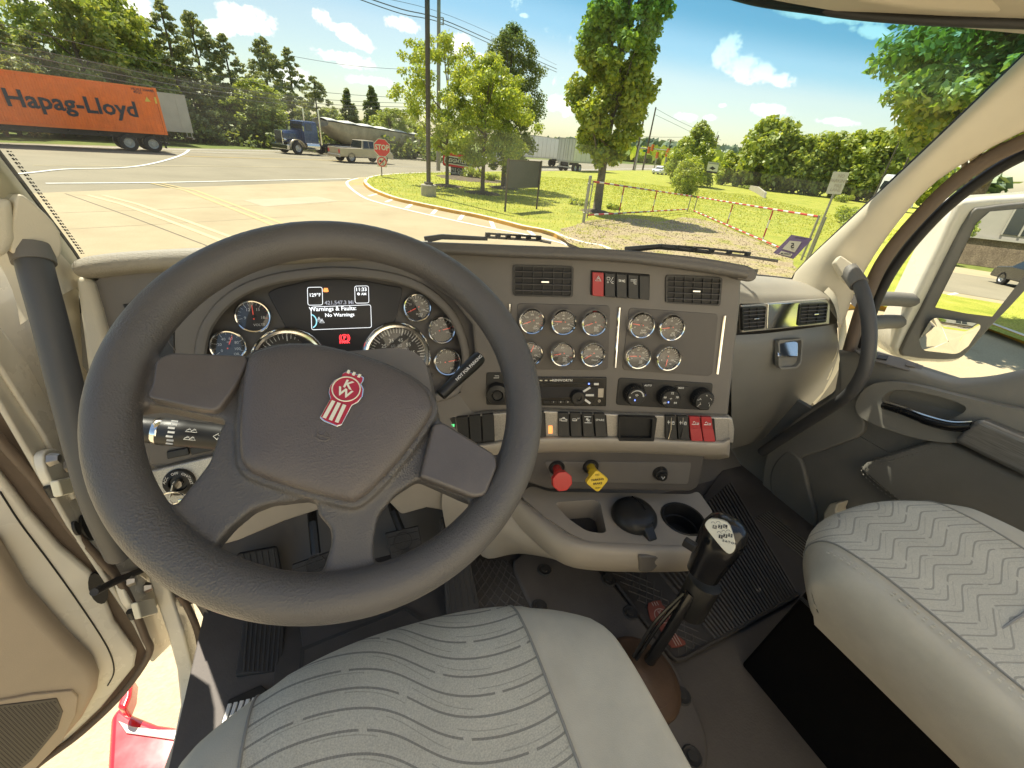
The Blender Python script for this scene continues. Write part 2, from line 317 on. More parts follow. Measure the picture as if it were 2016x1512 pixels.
mat('car_tan', (0.55, 0.46, 0.31), 0.35, coat=0.6, var=0.1, vs=3)
mat('car_white', (0.70, 0.70, 0.68), 0.3, coat=0.7, var=0.05, vs=3)
mat('car_silver', (0.42, 0.43, 0.44), 0.3, metal=0.4, coat=0.6)
mat('car_black', (0.012, 0.013, 0.015), 0.2, coat=0.8)
mat('car_glass', (0.020, 0.026, 0.032), 0.08, spec=0.8)
mat('dump_steel', (0.42, 0.37, 0.27), 0.5, metal=0.2, var=0.3, vs=1.5, bump=0.15, bs=4)
mat('tarp', (0.72, 0.70, 0.62), 0.8, var=0.1, vs=2)
mat('sign_red', (0.74, 0.030, 0.030), 0.5)
mat('sign_white', (0.72, 0.70, 0.62), 0.5)
mat('sign_grey', (0.095, 0.095, 0.088), 0.6, var=0.3, vs=30)
mat('pole_metal', (0.34, 0.31, 0.25), 0.5, metal=0.3, var=0.15, vs=5)
mat('pole_brown', (0.10, 0.08, 0.058), 0.6, var=0.2, vs=5)
mat('pole_wood', (0.13, 0.10, 0.075), 0.85, var=0.2, vs=3)
mat('galv', (0.36, 0.35, 0.31), 0.42, metal=0.5, var=0.15, vs=12)
mat('gate_red', (0.50, 0.035, 0.022), 0.5, var=0.12, vs=6)
mat('gate_white', (0.74, 0.71, 0.62), 0.5, var=0.08, vs=6)
mat('wire', (0.10, 0.10, 0.10), 0.6)
mat('wall_white', (0.30, 0.28, 0.24), 0.7, var=0.06, vs=2)
mat('fence_grey', (0.26, 0.28, 0.28), 0.6, var=0.1, vs=4)
mat('signal_amber', (0.60, 0.14, 0.02), 0.5)
mat('mirror', (0.90, 0.90, 0.88), 0.0, metal=1.0)
mat('rubber_grey', (0.16, 0.15, 0.135), 0.6, bump=0.2, bs=300, var=0.12, vs=9)
mat('grab_grey', (0.075, 0.074, 0.074), 0.5, bump=0.3, bs=900, var=0.1, vs=9, dist=0.0006)
mat('brown_post', (0.07, 0.055, 0.04), 0.7)

# fabric with a woven pattern of wavy broken lines
def fabric(name, base, line, direction_u, direction_v, period, amp, wl, center, width=0.10, steep=1.0):
    m, nt, b = new_mat(name)
    pos = N(nt, 'ShaderNodeNewGeometry').outputs['Position']
    def dot(v, off):
        n = N(nt, 'ShaderNodeVectorMath', operation='DOT_PRODUCT'); nt.links.new(pos, n.inputs[0]); n.inputs[1].default_value = v
        return mth(nt, 'SUBTRACT', n.outputs['Value'], off)
    U, V = Vector(direction_u), Vector(direction_v)
    u = dot(U, U.dot(Vector(center))); v = dot(V, V.dot(Vector(center)))
    s = mth(nt, 'SINE', mth(nt, 'MULTIPLY', u, 2 * PI / wl))
    s = mth(nt, 'MULTIPLY', mth(nt, 'ARCTANGENT', mth(nt, 'MULTIPLY', s, steep)), 1.0 / math.atan(steep)) if steep > .1 else mth(nt, 'MULTIPLY', mth(nt, 'ARCSINE', mth(nt, 'MULTIPLY', s, .96)), 1.0 / math.asin(.96))
    def lines(shift, per, dash, wdt, a2):
        w = mth(nt, 'ADD', mth(nt, 'ADD', v, shift), mth(nt, 'MULTIPLY', s, a2))
        ph = mth(nt, 'MULTIPLY', w, 1.0 / per)
        idx = mth(nt, 'FLOOR', ph); fr = mth(nt, 'FRACT', ph)
        ln = mth(nt, 'LESS_THAN', mth(nt, 'ABSOLUTE', mth(nt, 'SUBTRACT', fr, 0.5)), wdt)
        dsh = mth(nt, 'FRACT', mth(nt, 'ADD', mth(nt, 'MULTIPLY', u, dash), mth(nt, 'MULTIPLY', idx, 0.377)))
        return mth(nt, 'MULTIPLY', ln, mth(nt, 'GREATER_THAN', dsh, 0.05)), dsh
    l1, d1 = lines(0.0, period, 6.2, width, amp)
    l2, d2 = lines(period * 0.42, period, 9.0, width * 0.55, amp * 1.15)
    l2 = mth(nt, 'MULTIPLY', mth(nt, 'MULTIPLY', l2, mth(nt, 'GREATER_THAN', d2, 0.45)), 0.45)
    f = mth(nt, 'MAXIMUM', l1, l2)
    # weave: fine ribs break the line into stitches
    wv = N(nt, 'ShaderNodeTexWave', i_Scale=260.0, i_Distortion=1.0); nt.links.new(pos, wv.inputs['Vector'])
    ns = N(nt, 'ShaderNodeTexNoise', i_Scale=700.0, i_Detail=2.0); nt.links.new(pos, ns.inputs['Vector'])
    nb = N(nt, 'ShaderNodeTexNoise', i_Scale=14.0, i_Detail=4.0); nt.links.new(pos, nb.inputs['Vector'])
    f = mth(nt, 'MULTIPLY', f, mth(nt, 'ADD', mth(nt, 'MULTIPLY', wv.outputs['Fac'], 0.5), 0.5))
    bc = mixc(nt, 1.0, (*base, 1), ramp(nt, ns.outputs['Fac'], [(0.3, 0.82), (0.7, 1.15)]), 'MULTIPLY')
    bc = mixc(nt, 1.0, bc, ramp(nt, nb.outputs['Fac'], [(0.3, 0.93), (0.7, 1.06)]), 'MULTIPLY')
    nt.links.new(mixc(nt, f, bc, (*line, 1)), b.inputs['Base Color'])
    b.inputs['Roughness'].default_value = 0.9; b.inputs['Specular IOR Level'].default_value = 0.15; b.inputs['Sheen Weight'].default_value = 0.15
    bn = N(nt, 'ShaderNodeBump', i_Strength=0.5, i_Distance=0.0012)
    h = mth(nt, 'SUBTRACT', mth(nt, 'ADD', mth(nt, 'MULTIPLY', wv.outputs['Fac'], 0.5), mth(nt, 'MULTIPLY', ns.outputs['Fac'], 0.6)), mth(nt, 'MULTIPLY', f, 0.8))
    nt.links.new(h, bn.inputs['Height']); nt.links.new(bn.outputs[0], b.inputs['Normal'])
    return m
mat('suede_pale', (.74, .67, .54), .9, bump=.3, bs=300)
mat('trim_pale', (.80, .72, .58), .8)
mat('suede', (0.50, 0.46, 0.365), 0.92, bump=0.35, bs=900, var=0.09, vs=22, spec=0.15, dist=0.0008)

# ---------------------------------------------------------------- mesh helpers
def M_(x): return MATS[x]
WL = {}
def V3(p): return p if isinstance(p, Vector) else Vector(p)
def thing(name, label, cat, loc=(0, 0, 0), group=None, kind=None):
    o = bpy.data.objects.new(name, None); col.objects.link(o); o.location = loc; o.empty_display_size = 0.1
    o['label'] = label; o['category'] = cat
    if group: o['group'] = group
    if kind: o['kind'] = kind
    WL[o.name] = V3(loc).copy()
    return o
_tcache = {}
def text_geo(s, bold=0.0, shear=0.0):
    k = (s, bold, shear)
    if k not in _tcache:
        cu = bpy.data.curves.new('lettering', 'FONT'); cu.body = s; cu.size = 1.0; cu.resolution_u = 2; cu.offset = bold; cu.shear = shear
        cu.align_x = 'CENTER'; cu.align_y = 'CENTER'
        o = bpy.data.objects.new('lettering', cu); col.objects.link(o)
        dg = bpy.context.evaluated_depsgraph_get(); dg.update()
        me = o.evaluated_get(dg).to_mesh()
        _tcache[k] = ([tuple(v.co) for v in me.vertices], [tuple(p.vertices) for p in me.polygons])
        o.evaluated_get(dg).to_mesh_clear(); bpy.data.objects.remove(o); bpy.data.curves.remove(cu)
    return _tcache[k]
def smoothpoly(pts, n=6, closed=True):
    """Catmull-Rom through 2D or 3D points"""
    P = [Vector(p) for p in pts]; L = len(P); out = []
    for i in range(L if closed else L - 1):
        g = (lambda k: P[k % L]) if closed else (lambda k: P[min(max(k, 0), L - 1)])
        p0, p1, p2, p3 = g(i - 1), g(i), g(i + 1), g(i + 2)
        for k in range(n):
            t = k / n
            out.append(0.5 * ((2 * p1) + (p2 - p0) * t + (2 * p0 - 5 * p1 + 4 * p2 - p3) * t * t + (3 * p1 - p0 - 3 * p2 + p3) * t ** 3))
    if not closed: out.append(P[-1].copy())
    return out
def roundpoly(pts, r, n=4):
    """round the corners of a closed 2D polygon; r a number or one per corner"""
    out = []; L = len(pts)
    for i in range(L):
        p = Vector(pts[i]); a = Vector(pts[i - 1]) - p; b = Vector(pts[(i + 1) % L]) - p
        rr = r[i] if isinstance(r, (list, tuple)) else r
        d = min(rr, a.length * 0.48, b.length * 0.48)
        if d <= 1e-9: out.append(p); continue
        s, e = p + a.normalized() * d, p + b.normalized() * d
        for k in range(n + 1):
            t = k / n; out.append(s * (1 - t) ** 2 + p * 2 * t * (1 - t) + e * t * t)
    return out
def circ(r, n=24, cx=0, cy=0, ry=None, a0=0.0): return [Vector((cx + r * math.cos(a0 + 2 * PI * i / n), cy + (ry or r) * math.sin(a0 + 2 * PI * i / n))) for i in range(n)]
def resample(P, n):
    P = [V3(p) for p in P]; d = [0.0]
    for a, b in zip(P, P[1:]): d.append(d[-1] + (b - a).length)
    out = []; j = 0
    for i in range(n):
        t = d[-1] * i / (n - 1)
        while j < len(P) - 2 and d[j + 1] < t: j += 1
        s = (t - d[j]) / max(d[j + 1] - d[j], 1e-9); out.append(P[j].lerp(P[j + 1], min(max(s, 0), 1)))
    return out
class MB:
    def __init__(s): s.v = []; s.f = []; s.m = []
    def add(s, vs, fs, mi=0):
        b = len(s.v); s.v += [tuple(v) for v in vs]; s.f += [tuple(i + b for i in f) for f in fs]; s.m += [mi] * len(fs); return s
    def box(s, c, size, rot=None, mi=0, axes=None):
        c = V3(c); hx, hy, hz = [x / 2 for x in size]
        vs = [Vector((x, y, z)) for x in (-hx, hx) for y in (-hy, hy) for z in (-hz, hz)]
        if axes: vs = [axes[0] * v.x + axes[1] * v.y + axes[2] * v.z for v in vs]
        elif rot: 
            m = rot if isinstance(rot, Matrix) else Matrix.Rotation(rot, 3, 'Z'); vs = [m @ v for v in vs]
        return s.add([c + v for v in vs], [(0, 1, 3, 2), (4, 6, 7, 5), (0, 4, 5, 1), (2, 3, 7, 6), (0, 2, 6, 4), (1, 5, 7, 3)], mi)
    def prism(s, poly, vec, mi=0, caps=True):
        """extrude a closed 3D polygon along a vector"""
        n = len(poly); vec = V3(vec); vs = [V3(p) for p in poly] + [V3(p) + vec for p in poly]
        nrm = Vector((0, 0, 0))
        for i in range(n): nrm += vs[i].cross(vs[(i + 1) % n])
        fl = nrm.dot(vec) > 0
        fs = [((i, (i + 1) % n, n + (i + 1) % n, n + i) if fl else (n + i, n + (i + 1) % n, (i + 1) % n, i)) for i in range(n)]
        if caps:
            a, b = tuple(range(n)), tuple(range(n, 2 * n))
            fs += [tuple(reversed(a)), b] if fl else [a, tuple(reversed(b))]
        return s.add(vs, fs, mi)
    def plate(s, fr, outer, holes, h, th, mi=0, hole_mi=None, back=False, depth=None):
        """slab on a frame with holes through it; outer/holes are local 2D loops; depth: holes become blind pockets"""
        loops = [[Vector((p[0], p[1], 0)) for p in outer]] + [[Vector((p[0], p[1], 0)) for p in ho] for ho in holes]
        tris = geometry.tessellate_polygon(loops); flat = [p for l in loops for p in l]
        vs = [fr.pt(p.x, p.y, h) for p in flat]
        fs = []
        for t in tris:
            a, b, c = (flat[i] for i in t)
            fs.append(t if (b - a).cross(c - a).z > 0 else t[::-1])
        s.add(vs, fs, mi); base = 0
        for li, l in enumerate(loops):
            n = len(l); d = th if li == 0 or depth is None else depth
            area = sum(l[i].x * l[(i + 1) % n].y - l[(i + 1) % n].x * l[i].y for i in range(n))
            vv = [fr.pt(p.x, p.y, h) for p in l] + [fr.pt(p.x, p.y, h - d) for p in l]
            ccw = (area > 0) == (li == 0)
            ff = [((i, n + i, n + (i + 1) % n, (i + 1) % n) if ccw else ((i + 1) % n, n + (i + 1) % n, n + i, i)) for i in range(n)]
            mm = mi if li == 0 or hole_mi is None else hole_mi
            s.add(vv, ff, mm)
            if li and depth is not None: s.add(vv[n:], [tuple(range(n)) if area > 0 else tuple(reversed(range(n)))], mm)
        return s
    def tube(s, path, r, seg=10, cap=True, mi=0, closed=False, flat=1.0, ref=None):
        P = [V3(p) for p in path]; n = len(P); rs = r if isinstance(r, (list, tuple)) else [r] * n
        vs = []; up = None
        for i in range(n):
            t = (P[(i + 1) % n] - P[i - 1]) if closed else (P[min(i + 1, n - 1)] - P[max(i - 1, 0)])
            if t.length < 1e-9: t = Vector((0, 0, 1))
            t.normalize()
            if ref is not None: up = V3(ref)
            elif up is None: up = Vector((0, 0, 1)) if abs(t.z) < 0.9 else Vector((1, 0, 0))
            a = t.cross(up); 
            if a.length < 1e-6: a = t.orthogonal()
            a.normalize(); up = a.cross(t).normalized() if ref is None else up
            b = a.cross(t)
            for k in range(seg):
                th = 2 * PI * k / seg; vs.append(P[i] + (a * math.cos(th) + b * math.sin(th) * flat) * rs[i])
        fs = []
        for i in range(n if closed else n - 1):
            j = (i + 1) % n
            for k in range(seg):
                k2 = (k + 1) % seg; fs.append((i * seg + k, i * seg + k2, j * seg + k2, j * seg + k))
        if cap and not closed: fs += [tuple(reversed(range(seg))), tuple(range((n - 1) * seg, n * seg))]
        return s.add(vs, fs, mi)
    def cyl(s, c, axis, r, h, seg=20, mi=0, r2=None):
        a = V3(axis).normalized(); c = V3(c); return s.lathe([(0, 0), (r, 0), (r if r2 is None else r2, h), (0, h)], c, a, seg, mi)
    def lathe(s, prof, origin, axis, seg=24, mi=0, arc=None):
        o = V3(origin); z = V3(axis).normalized(); x = z.orthogonal().normalized() if abs(z.x) > 0.9 else (Vector((1, 0, 0)) - z * z.x).normalized(); y = z.cross(x)
        vs = []; idx = []
        for (r, h) in prof:
            if r < 1e-9: idx.append([len(vs)]); vs.append(o + z * h)
            else:
                idx.append(list(range(len(vs), len(vs) + seg)))
                vs += [o + z * h + (x * math.cos(2 * PI * k / seg) + y * math.sin(2 * PI * k / seg)) * r for k in range(seg)]
        fs = []
        for a, b in zip(idx, idx[1:]):
            for k in range(seg):
                k2 = (k + 1) % seg
                if len(a) == 1 and len(b) == 1: break
                if len(a) == 1: fs.append((a[0], b[k], b[k2])[::-1])
                elif len(b) == 1: fs.append((a[k], a[k2], b[0]))
                else: fs.append((a[k], a[k2], b[k2], b[k]))
        return s.add(vs, fs, mi)
    def loft(s, rings, closed=True, cap=True, mi=0):
        n = len(rings[0]); vs = [V3(p) for r in rings for p in r]; fs = []
        for i in range(len(rings) - 1):
            for k in range(n if closed else n - 1):
                k2 = (k + 1) % n; fs.append((i * n + k, i * n + k2, (i + 1) * n + k2, (i + 1) * n + k))
        if cap and closed: fs += [tuple(reversed(range(n))), tuple(range((len(rings) - 1) * n, len(rings) * n))]
        return s.add(vs, fs, mi)
    def grid(s, rows, mi=0): return s.loft(rows, closed=False, cap=False, mi=mi)
    def surf(s, rows, nu=24, nv=6, mi=0):
        """smooth sheet through rows of 3D points (rows may have different counts)"""
        rr = [resample(smoothpoly(r, 8, False), nu) for r in rows]
        cols = [smoothpoly([r[i] for r in rr], nv, False) for i in range(nu)]
        return s.grid([[c[j] for c in cols] for j in range(len(cols[0]))], mi)
    def text(s, t, o, u, v, size, bold=0.0, mi=0, shear=0.0, sx=1.0):
        vs, fs = text_geo(t, bold, shear); o = V3(o)
        return s.add([o + u * (x * size * sx) + v * (y * size) for x, y, z in vs], fs, mi)
    def build(s, name, mats, parent=None, bevel=0.0, seg=2, smooth=True, solid=0.0, sub=0, ang=38, label=None, cat=None, group=None, kind=None, soff=-1, flip=False, origin=None):
        if isinstance(mats, str): mats = [mats]
        me = bpy.data.meshes.new(name)
        a = np.array(s.v, dtype=float)
        o0 = Vector(origin) if origin is not None else Vector(((a[:, 0].min() + a[:, 0].max()) / 2, (a[:, 1].min() + a[:, 1].max()) / 2, a[:, 2].min()))
        me.from_pydata((a - np.array(o0)).tolist(), [], s.f)
        for m in mats: me.materials.append(MATS[m] if isinstance(m, str) else m)
        me.polygons.foreach_set('material_index', s.m)
        if flip: me.flip_normals()
        me.update()
        if smooth:
            me.shade_smooth()
            if not bevel and not sub: me.set_sharp_from_angle(angle=R(ang))
        o = bpy.data.objects.new(name, me); col.objects.link(o)
        if parent is not None: o.parent = parent; o.location = o0 - WL[parent.name]
        else: o.location = o0
        WL[o.name] = o0.copy()
        if solid:
            md = o.modifiers.new('solid', 'SOLIDIFY'); md.thickness = solid; md.offset = soff
        if sub:
            md = o.modifiers.new('sub', 'SUBSURF'); md.levels = sub; md.render_levels = sub
        if bevel:
            md = o.modifiers.new('bevel', 'BEVEL'); md.width = bevel; md.segments = seg; md.limit_method = 'ANGLE'; md.angle_limit = R(35); md.harden_normals = True
        if label: o['label'] = label
        if cat: o['category'] = cat
        if group: o['group'] = group
        if kind: o['kind'] = kind
        return o
def kids(o): return [c for c in bpy.data.objects if c.parent is o]
def copy_tree(o, parent=None, _ch=None):
    if _ch is None:
        _ch = {}
        for c in bpy.data.objects:
            if c.parent is not None: _ch.setdefault(c.parent.name, []).append(c)
    c = o.copy(); col.objects.link(c)
    if parent is not None: c.parent = parent
    for k in _ch.get(o.name, []): copy_tree(k, c, _ch)
    return c

# ================================================================ THE GROUND
def sheet(name, pts, z, m, kind='structure', **kw):
    """flat sheet through ground points (pixels or world xy), at height GZ + z"""
    P = [(G(p[0], p[1]) if len(p) == 2 else Vector((p[0], p[1], 0))) for p in pts]
    P = [Vector((p.x, p.y, GZ + z)) for p in P]
    t = geometry.tessellate_polygon([P]); mb = MB()
    fs = []
    for a, b, c in t:
        n = (P[b] - P[a]).cross(P[c] - P[a]).z
        fs.append((a, b, c) if n > 0 else (c, b, a))
    mb.add(P, fs)
    return mb.build(name, m, kind=kind, smooth=False, **kw)
mb = MB(); ring0 = [Vector((2500 * math.cos(2 * PI * i / 64), 2500 * math.sin(2 * PI * i / 64), GZ - 0.03)) for i in range(64)]
mb.add(ring0, [tuple(range(64))]); mb.build('ground', 'far_grass', kind='structure', smooth=False)
def W(x, y): return (x, y, 0)
# road: near edge and far edge seen through the windshield, carried on past the frame
ne = [G(70, 380), G(690, 356), G(850, 341), G(1300, 336)]
fe = [G(0, 280), G(350, 291), G(560, 295), G(830, 304), G(1050, 313), G(1250, 323.5)]
nd = (ne[3] - ne[2]).normalized(); 
near_pts = [ne[0] - (ne[1] - ne[0]).normalized() * 120] + ne + [ne[3] + nd * 500]
far_pts = [fe[0] + (fe[0] - fe[1]).normalized() * 200] + fe + [fe[5] + nd * 700]
sheet('road', [tuple(p) for p in near_pts] + [tuple(p) for p in reversed(far_pts)], -0.012, 'asphalt')
# concrete lot from the truck to the road
a0, a1 = near_pts[0], ne[1]
sheet('concrete_lot', [tuple(a0), tuple(ne[0]), tuple(ne[1]), tuple(G(705, 349)), tuple(G(790, 345)), W(9, 26), W(24, 24), W(30, -40), W(-60, -60), W(-90, -20)], 0.0, 'concrete')
sheet('concrete_patch', [(478, 394), (625, 387), (668, 396), (520, 407)], 0.004, 'concrete_patch')
# kerb traced along its top edge
KP = [(905, 337.8), (850, 339), (800, 340.5), (764, 342.5), (740, 345), (722, 350), (716.5, 357), (727, 368), (749, 378.4), (779, 388.8), (813, 396.5), (853, 405), (898, 414), (928, 419.5), (960, 426.6), (1004.6, 437.7), (1030, 444.4), (1079, 453.4), (1109, 466), (1150, 478), (1200, 492)]
KH = 0.13
K = [hitp(x, y, (0, 0, GZ + KH), (0, 0, 1)) for x, y in KP]
K = smoothpoly(K + [Vector((5.9, 5.8, GZ + KH))], 5, False)
k_right = [hitp(x, y, (0, 0, GZ + KH), (0, 0, 1)) for x, y in ((1722, 594), (1790, 609), (1870, 632), (2016, 655))]
k_right = smoothpoly([Vector((5.9, 5.6, GZ + KH))] + k_right + [Vector((11.5, -3.0, GZ + KH)), Vector((12.5, -40.0, GZ + KH))], 5, False)
def kerb_build(name, path, label, sgn, seglen, tint):
    n = len(path); path = resample(path, max(8, int(n * 1.2))); n = len(path); side = []
    for i in range(n):
        t = (path[min(i + 1, n - 1)] - path[max(i - 1, 0)]); t.z = 0; t.normalize(); side.append(Vector((t.y, -t.x, 0)) * sgn)
    root = thing(name, label, 'kerb', Vector((path[0].x, path[0].y, GZ)), kind='structure')
    step = seglen; i = 0
    while i < n - 1:
        j = min(i + step, n - 1); mb = MB(); rings = []
        for k in range(i, j + 1):
            p = path[k].copy(); p.z = GZ + KH
            if k == j and j < n - 1: p = path[k].lerp(path[k - 1], 0.02); p.z = GZ + KH
            s_ = side[k]; lo = Vector((0, 0, -KH - 0.02))
            rings.append([p - s_ * 0.17 + lo, p - s_ * 0.17, p + s_ * 0.015, p + s_ * 0.03 + Vector((0, 0, -0.02)), p + s_ * 0.045 + lo])
        mb.loft(rings, closed=True, cap=True)
        nf = len(mb.f)
        mb.m = [(1 if (q % 5) in (2, 3) and q < nf - 2 else 0) for q in range(nf)] if tint else [0] * nf
        mb.build('kerb_stone', ['kerb_white', 'kerb_orange'], root, ang=30); i = j
    return root, path, side
kr, KPATH, KSIDE = kerb_build('lawn_kerb', K, 'long curved kerb with white top and orange painted face round the lawn', 1, 12, True)
kerb_build('entrance_kerb', k_right, 'orange faced kerb beside the driveway outside the passenger window', 1, 10, True)
# lawn, raised to the kerb
lawn_pts = [tuple(p) for p in resample(K, 40)] + [W(6.0, 5.6)] + [tuple(p) for p in resample(k_right, 20)] + [W(30, -40), W(40, 10), W(120, 20), W(260, 160), tuple(ne[3] + nd * 240), tuple(ne[3])]
sheet('lawn', lawn_pts, KH - 0.012, 'lawn')
# gravel apron in front of the gates
gp = [(1098, 462), (1118, 447), (1160, 434), (1215, 430), (1262, 431), (1300, 436), (1345, 428), (1400, 436), (1440, 452), (1490, 472), (1535, 492), (1562, 520), (1560, 560), (1300, 560), (1170, 500)]
gp = [hitp(x, y, (0, 0, GZ + KH), (0, 0, 1)) for x, y in gp]
gp = smoothpoly([(p.x, p.y, 0) for p in gp], 4)
_r = random.Random(3)
sheet('gravel_apron', [(p[0] + _r.uniform(-.09, .09), p[1] + _r.uniform(-.09, .09), 0) for p in gp], KH - 0.006, 'gravel')
# loose stones on the apron
def scatter_in(poly, n, rnd):
    xs = [p[0] for p in poly]; ys = [p[1] for p in poly]; out = []
    while len(out) < n:
        x, y = rnd.uniform(min(xs), max(xs)), rnd.uniform(min(ys), max(ys)); ins = False
        for i in range(len(poly)):
            a, b = poly[i - 1], poly[i]
            if (a[1] > y) != (b[1] > y) and x < (b[0] - a[0]) * (y - a[1]) / (b[1] - a[1]) + a[0]: ins = not ins
        if ins: out.append((x, y))
    return out
rnd = random.Random(5); mb = MB()
for (x, y) in scatter_in([(p[0], p[1]) for p in gp], 5200, rnd):
    s = rnd.uniform(0.012, 0.05); a = rnd.uniform(0, 6); z = GZ + KH - 0.008
    q = [Vector((x + s * math.cos(a + k * 2.1) * rnd.uniform(.6, 1.2), y + s * math.sin(a + k * 2.1) * rnd.uniform(.6, 1.2), z)) for k in range(3)]
    q.append(Vector((x, y, z + s * rnd.uniform(.4, .9)))); mb.add(q, [(0, 1, 3), (1, 2, 3), (2, 0, 3)])
mb.build('gravel', 'gravel', kind='stuff', smooth=False)
ground_mat('paint_worn', [(0.3, (0.43, 0.35, 0.20)), (0.55, (0.54, 0.43, 0.21)), (0.7, (0.46, 0.38, 0.22))], 5.0, fine=0.1, bump=0.05)
# pavement markings
def stripe(name, pts, w, m, z=0.008, px=True, root=None):
    P = [G(*p) if px else V3(p) for p in pts]; n = len(P); L, Rr = [], []
    for i in range(n):
        t = P[min(i + 1, n - 1)] - P[max(i - 1, 0)]; t.z = 0; t.normalize(); s_ = Vector((t.y, -t.x, 0)) * w / 2
        for l, q in ((L, P[i] - s_), (Rr, P[i] + s_)): l.append(Vector((q.x, q.y, GZ + z)))
    mb = MB(); mb.grid([L, Rr]); o = mb.build(name, m, kind='structure' if root is None else None, parent=root, smooth=False)
    return o
stripe('edge_line', smoothpoly([G(*p) for p in ((90, 361), (300, 359.5), (480, 356), (690, 352))], 4, False), 0.20, 'paint_white', 0.006, False)
stripe('lane_line', [(65, 325.5), (400, 327), (640, 329.5)], 0.10, 'paint_faded', 0.006)
stripe('centre_line', [(345, 307), (520, 312), (690, 316.5)], 0.16, 'paint_yellow', 0.006)
stripe('far_lane_line', [(340, 299), (560, 302), (700, 309)], 0.14, 'paint_white', 0.006)
stripe('far_edge_line', [(0, 284), (200, 290), (350, 294.5), (560, 297)], 0.22, 'paint_white', 0.006)
stripe('curved_line', smoothpoly([G(*p) for p in ((-10, 346), (60, 340), (130, 333), (235, 330.5), (290, 324), (335, 313), (362, 303), (372, 295))], 5, False), 0.2, 'paint_white', 0.009, False)  # white curve laid across the asphalt
for o_, w_ in ((0.0, 0.13), (0.32, 0.13)):
    stripe('driveway_line', [G(*p) + Vector((o_, o_ * 0.3, 0)) for p in ((298, 361), (365, 375), (440, 404), (520, 436), (620, 480))], w_, 'paint_worn', 0.006, False)
for o_ in (0.0, 0.36):
    stripe('worn_line', [G(*p) + Vector((o_, o_ * 0.3, 0)) for p in ((172, 384), (240, 402), (330, 434), (430, 472), (520, 510))], 0.13, 'paint_faded', 0.006, False)
mat('joint', (0.12, 0.10, 0.07), 0.9)
mat('joint_pale', (0.32, 0.26, 0.17), 0.9)
stripe('pavement_joint', [(128, 381), (250, 424), (400, 481), (470, 510)], 0.035, 'joint', 0.003)
for a_, b_ in (((60, 421), (330, 412)), ((330, 412), (640, 398)), ((120, 452), (410, 436)), ((640, 398), (720, 396)), ((410, 436), (600, 425))):
    stripe('pavement_joint', [a_, b_], 0.025, 'joint_pale', 0.003)
stripe('crosswalk_line', [(650, 323), (880, 331)], 0.18, 'paint_pale', 0.006)
for y0, y1, w_ in ((324, 330, 0.5), (318, 322.5, 0.3)):
    for k in range(9):
        x = 1068 + k * 30; stripe('lane_dash', [(x, y0 + (x - 1068) * 0.02), (x + 16, y0 + (x - 1052) * 0.02)], w_, 'paint_pale', 0.006)
stripe('right_edge_line', [(1050, 333), (1180, 333.5), (1330, 331)], 0.35, 'paint_white', 0.006)
# painted ladder of lines along the kerb
inner = [(705, 351), (688, 355.5), (683, 361), (692, 372), (715, 388), (742, 398), (800, 413), (875, 430), (960, 448), (1040, 463), (1110, 480), (1200, 505)]
ic = smoothpoly([G(*p) for p in inner], 4, False)
stripe('kerb_line', ic, 0.14, 'paint_white', 0.008, False)
for a_, b_ in (((726, 386), (752, 379.5)), ((760, 398), (778, 390)), ((800, 410), (815, 399)), ((851, 422), (860, 411)), ((904, 433), (913, 421)), ((972, 449), (966, 434)), ((1052, 464), (1035, 449)), ((1118, 484), (1094, 464))):
    stripe('kerb_tick', [a_, b_], 0.16, 'paint_white', 0.006)
for k in range(5):
    stripe('nose_hatch', [(684 + k * 0.5, 353.5 + k * 2.6), (714 + k * 0.6, 352.5 + k * 2.9)], 0.16, 'paint_yellow', 0.006)
# grass standing up near the kerb and gates
rnd = np.random.default_rng(11)
lawn_poly = [(p[0], p[1]) for p in K] + [(9.5, 14.0), (18, 14), (30, 12), (42, 36), (30, 44), (20, 42)]
pr = random.Random(9); pts = scatter_in(lawn_poly, 26000, pr)
pts = [p for p in pts if not (10.2 < p[0] < 15 and p[1] < 14.6)]
pa = np.array(pts); n = len(pa); d = np.hypot(pa[:, 0], pa[:, 1])
h = rnd.uniform(0.03, 0.085, n) * (1 + rnd.random(n) * (rnd.random(n) > .93) * 1.2); w = rnd.uniform(0.012, 0.03, n) * np.clip(d / 22, 0.7, 2.2); a = rnd.uniform(0, 6.28, n); le = rnd.uniform(-.05, .05, (n, 2))
vs = np.zeros((n, 3, 3)); vs[:, 0, 0] = pa[:, 0] - np.cos(a) * w; vs[:, 0, 1] = pa[:, 1] - np.sin(a) * w
vs[:, 1, 0] = pa[:, 0] + np.cos(a) * w; vs[:, 1, 1] = pa[:, 1] + np.sin(a) * w
vs[:, 2, 0] = pa[:, 0] + le[:, 0]; vs[:, 2, 1] = pa[:, 1] + le[:, 1]
vs[:, :2, 2] = GZ + KH - 0.014; vs[:, 2, 2] = GZ + KH + h - 0.012
def raw_mesh(name, vs, nper, mname, tri=True, **kw):
    """many small faces from one numpy array (n, nper, 3)"""
    n = vs.shape[0]; me = bpy.data.meshes.new(name); me.vertices.add(n * nper); me.vertices.foreach_set('co', vs.reshape(-1))
    me.loops.add(n * nper); me.loops.foreach_set('vertex_index', np.arange(n * nper, dtype=np.int32))
    me.polygons.add(n); me.polygons.foreach_set('loop_start', np.arange(0, n * nper, nper, dtype=np.int32)); me.polygons.foreach_set('loop_total', np.full(n, nper, dtype=np.int32))
    me.materials.append(MATS[mname]); me.update(calc_edges=True); return me
o = bpy.data.objects.new('grass', raw_mesh('grass', vs, 3, 'grass_blade')); col.objects.link(o); o['kind'] = 'stuff'
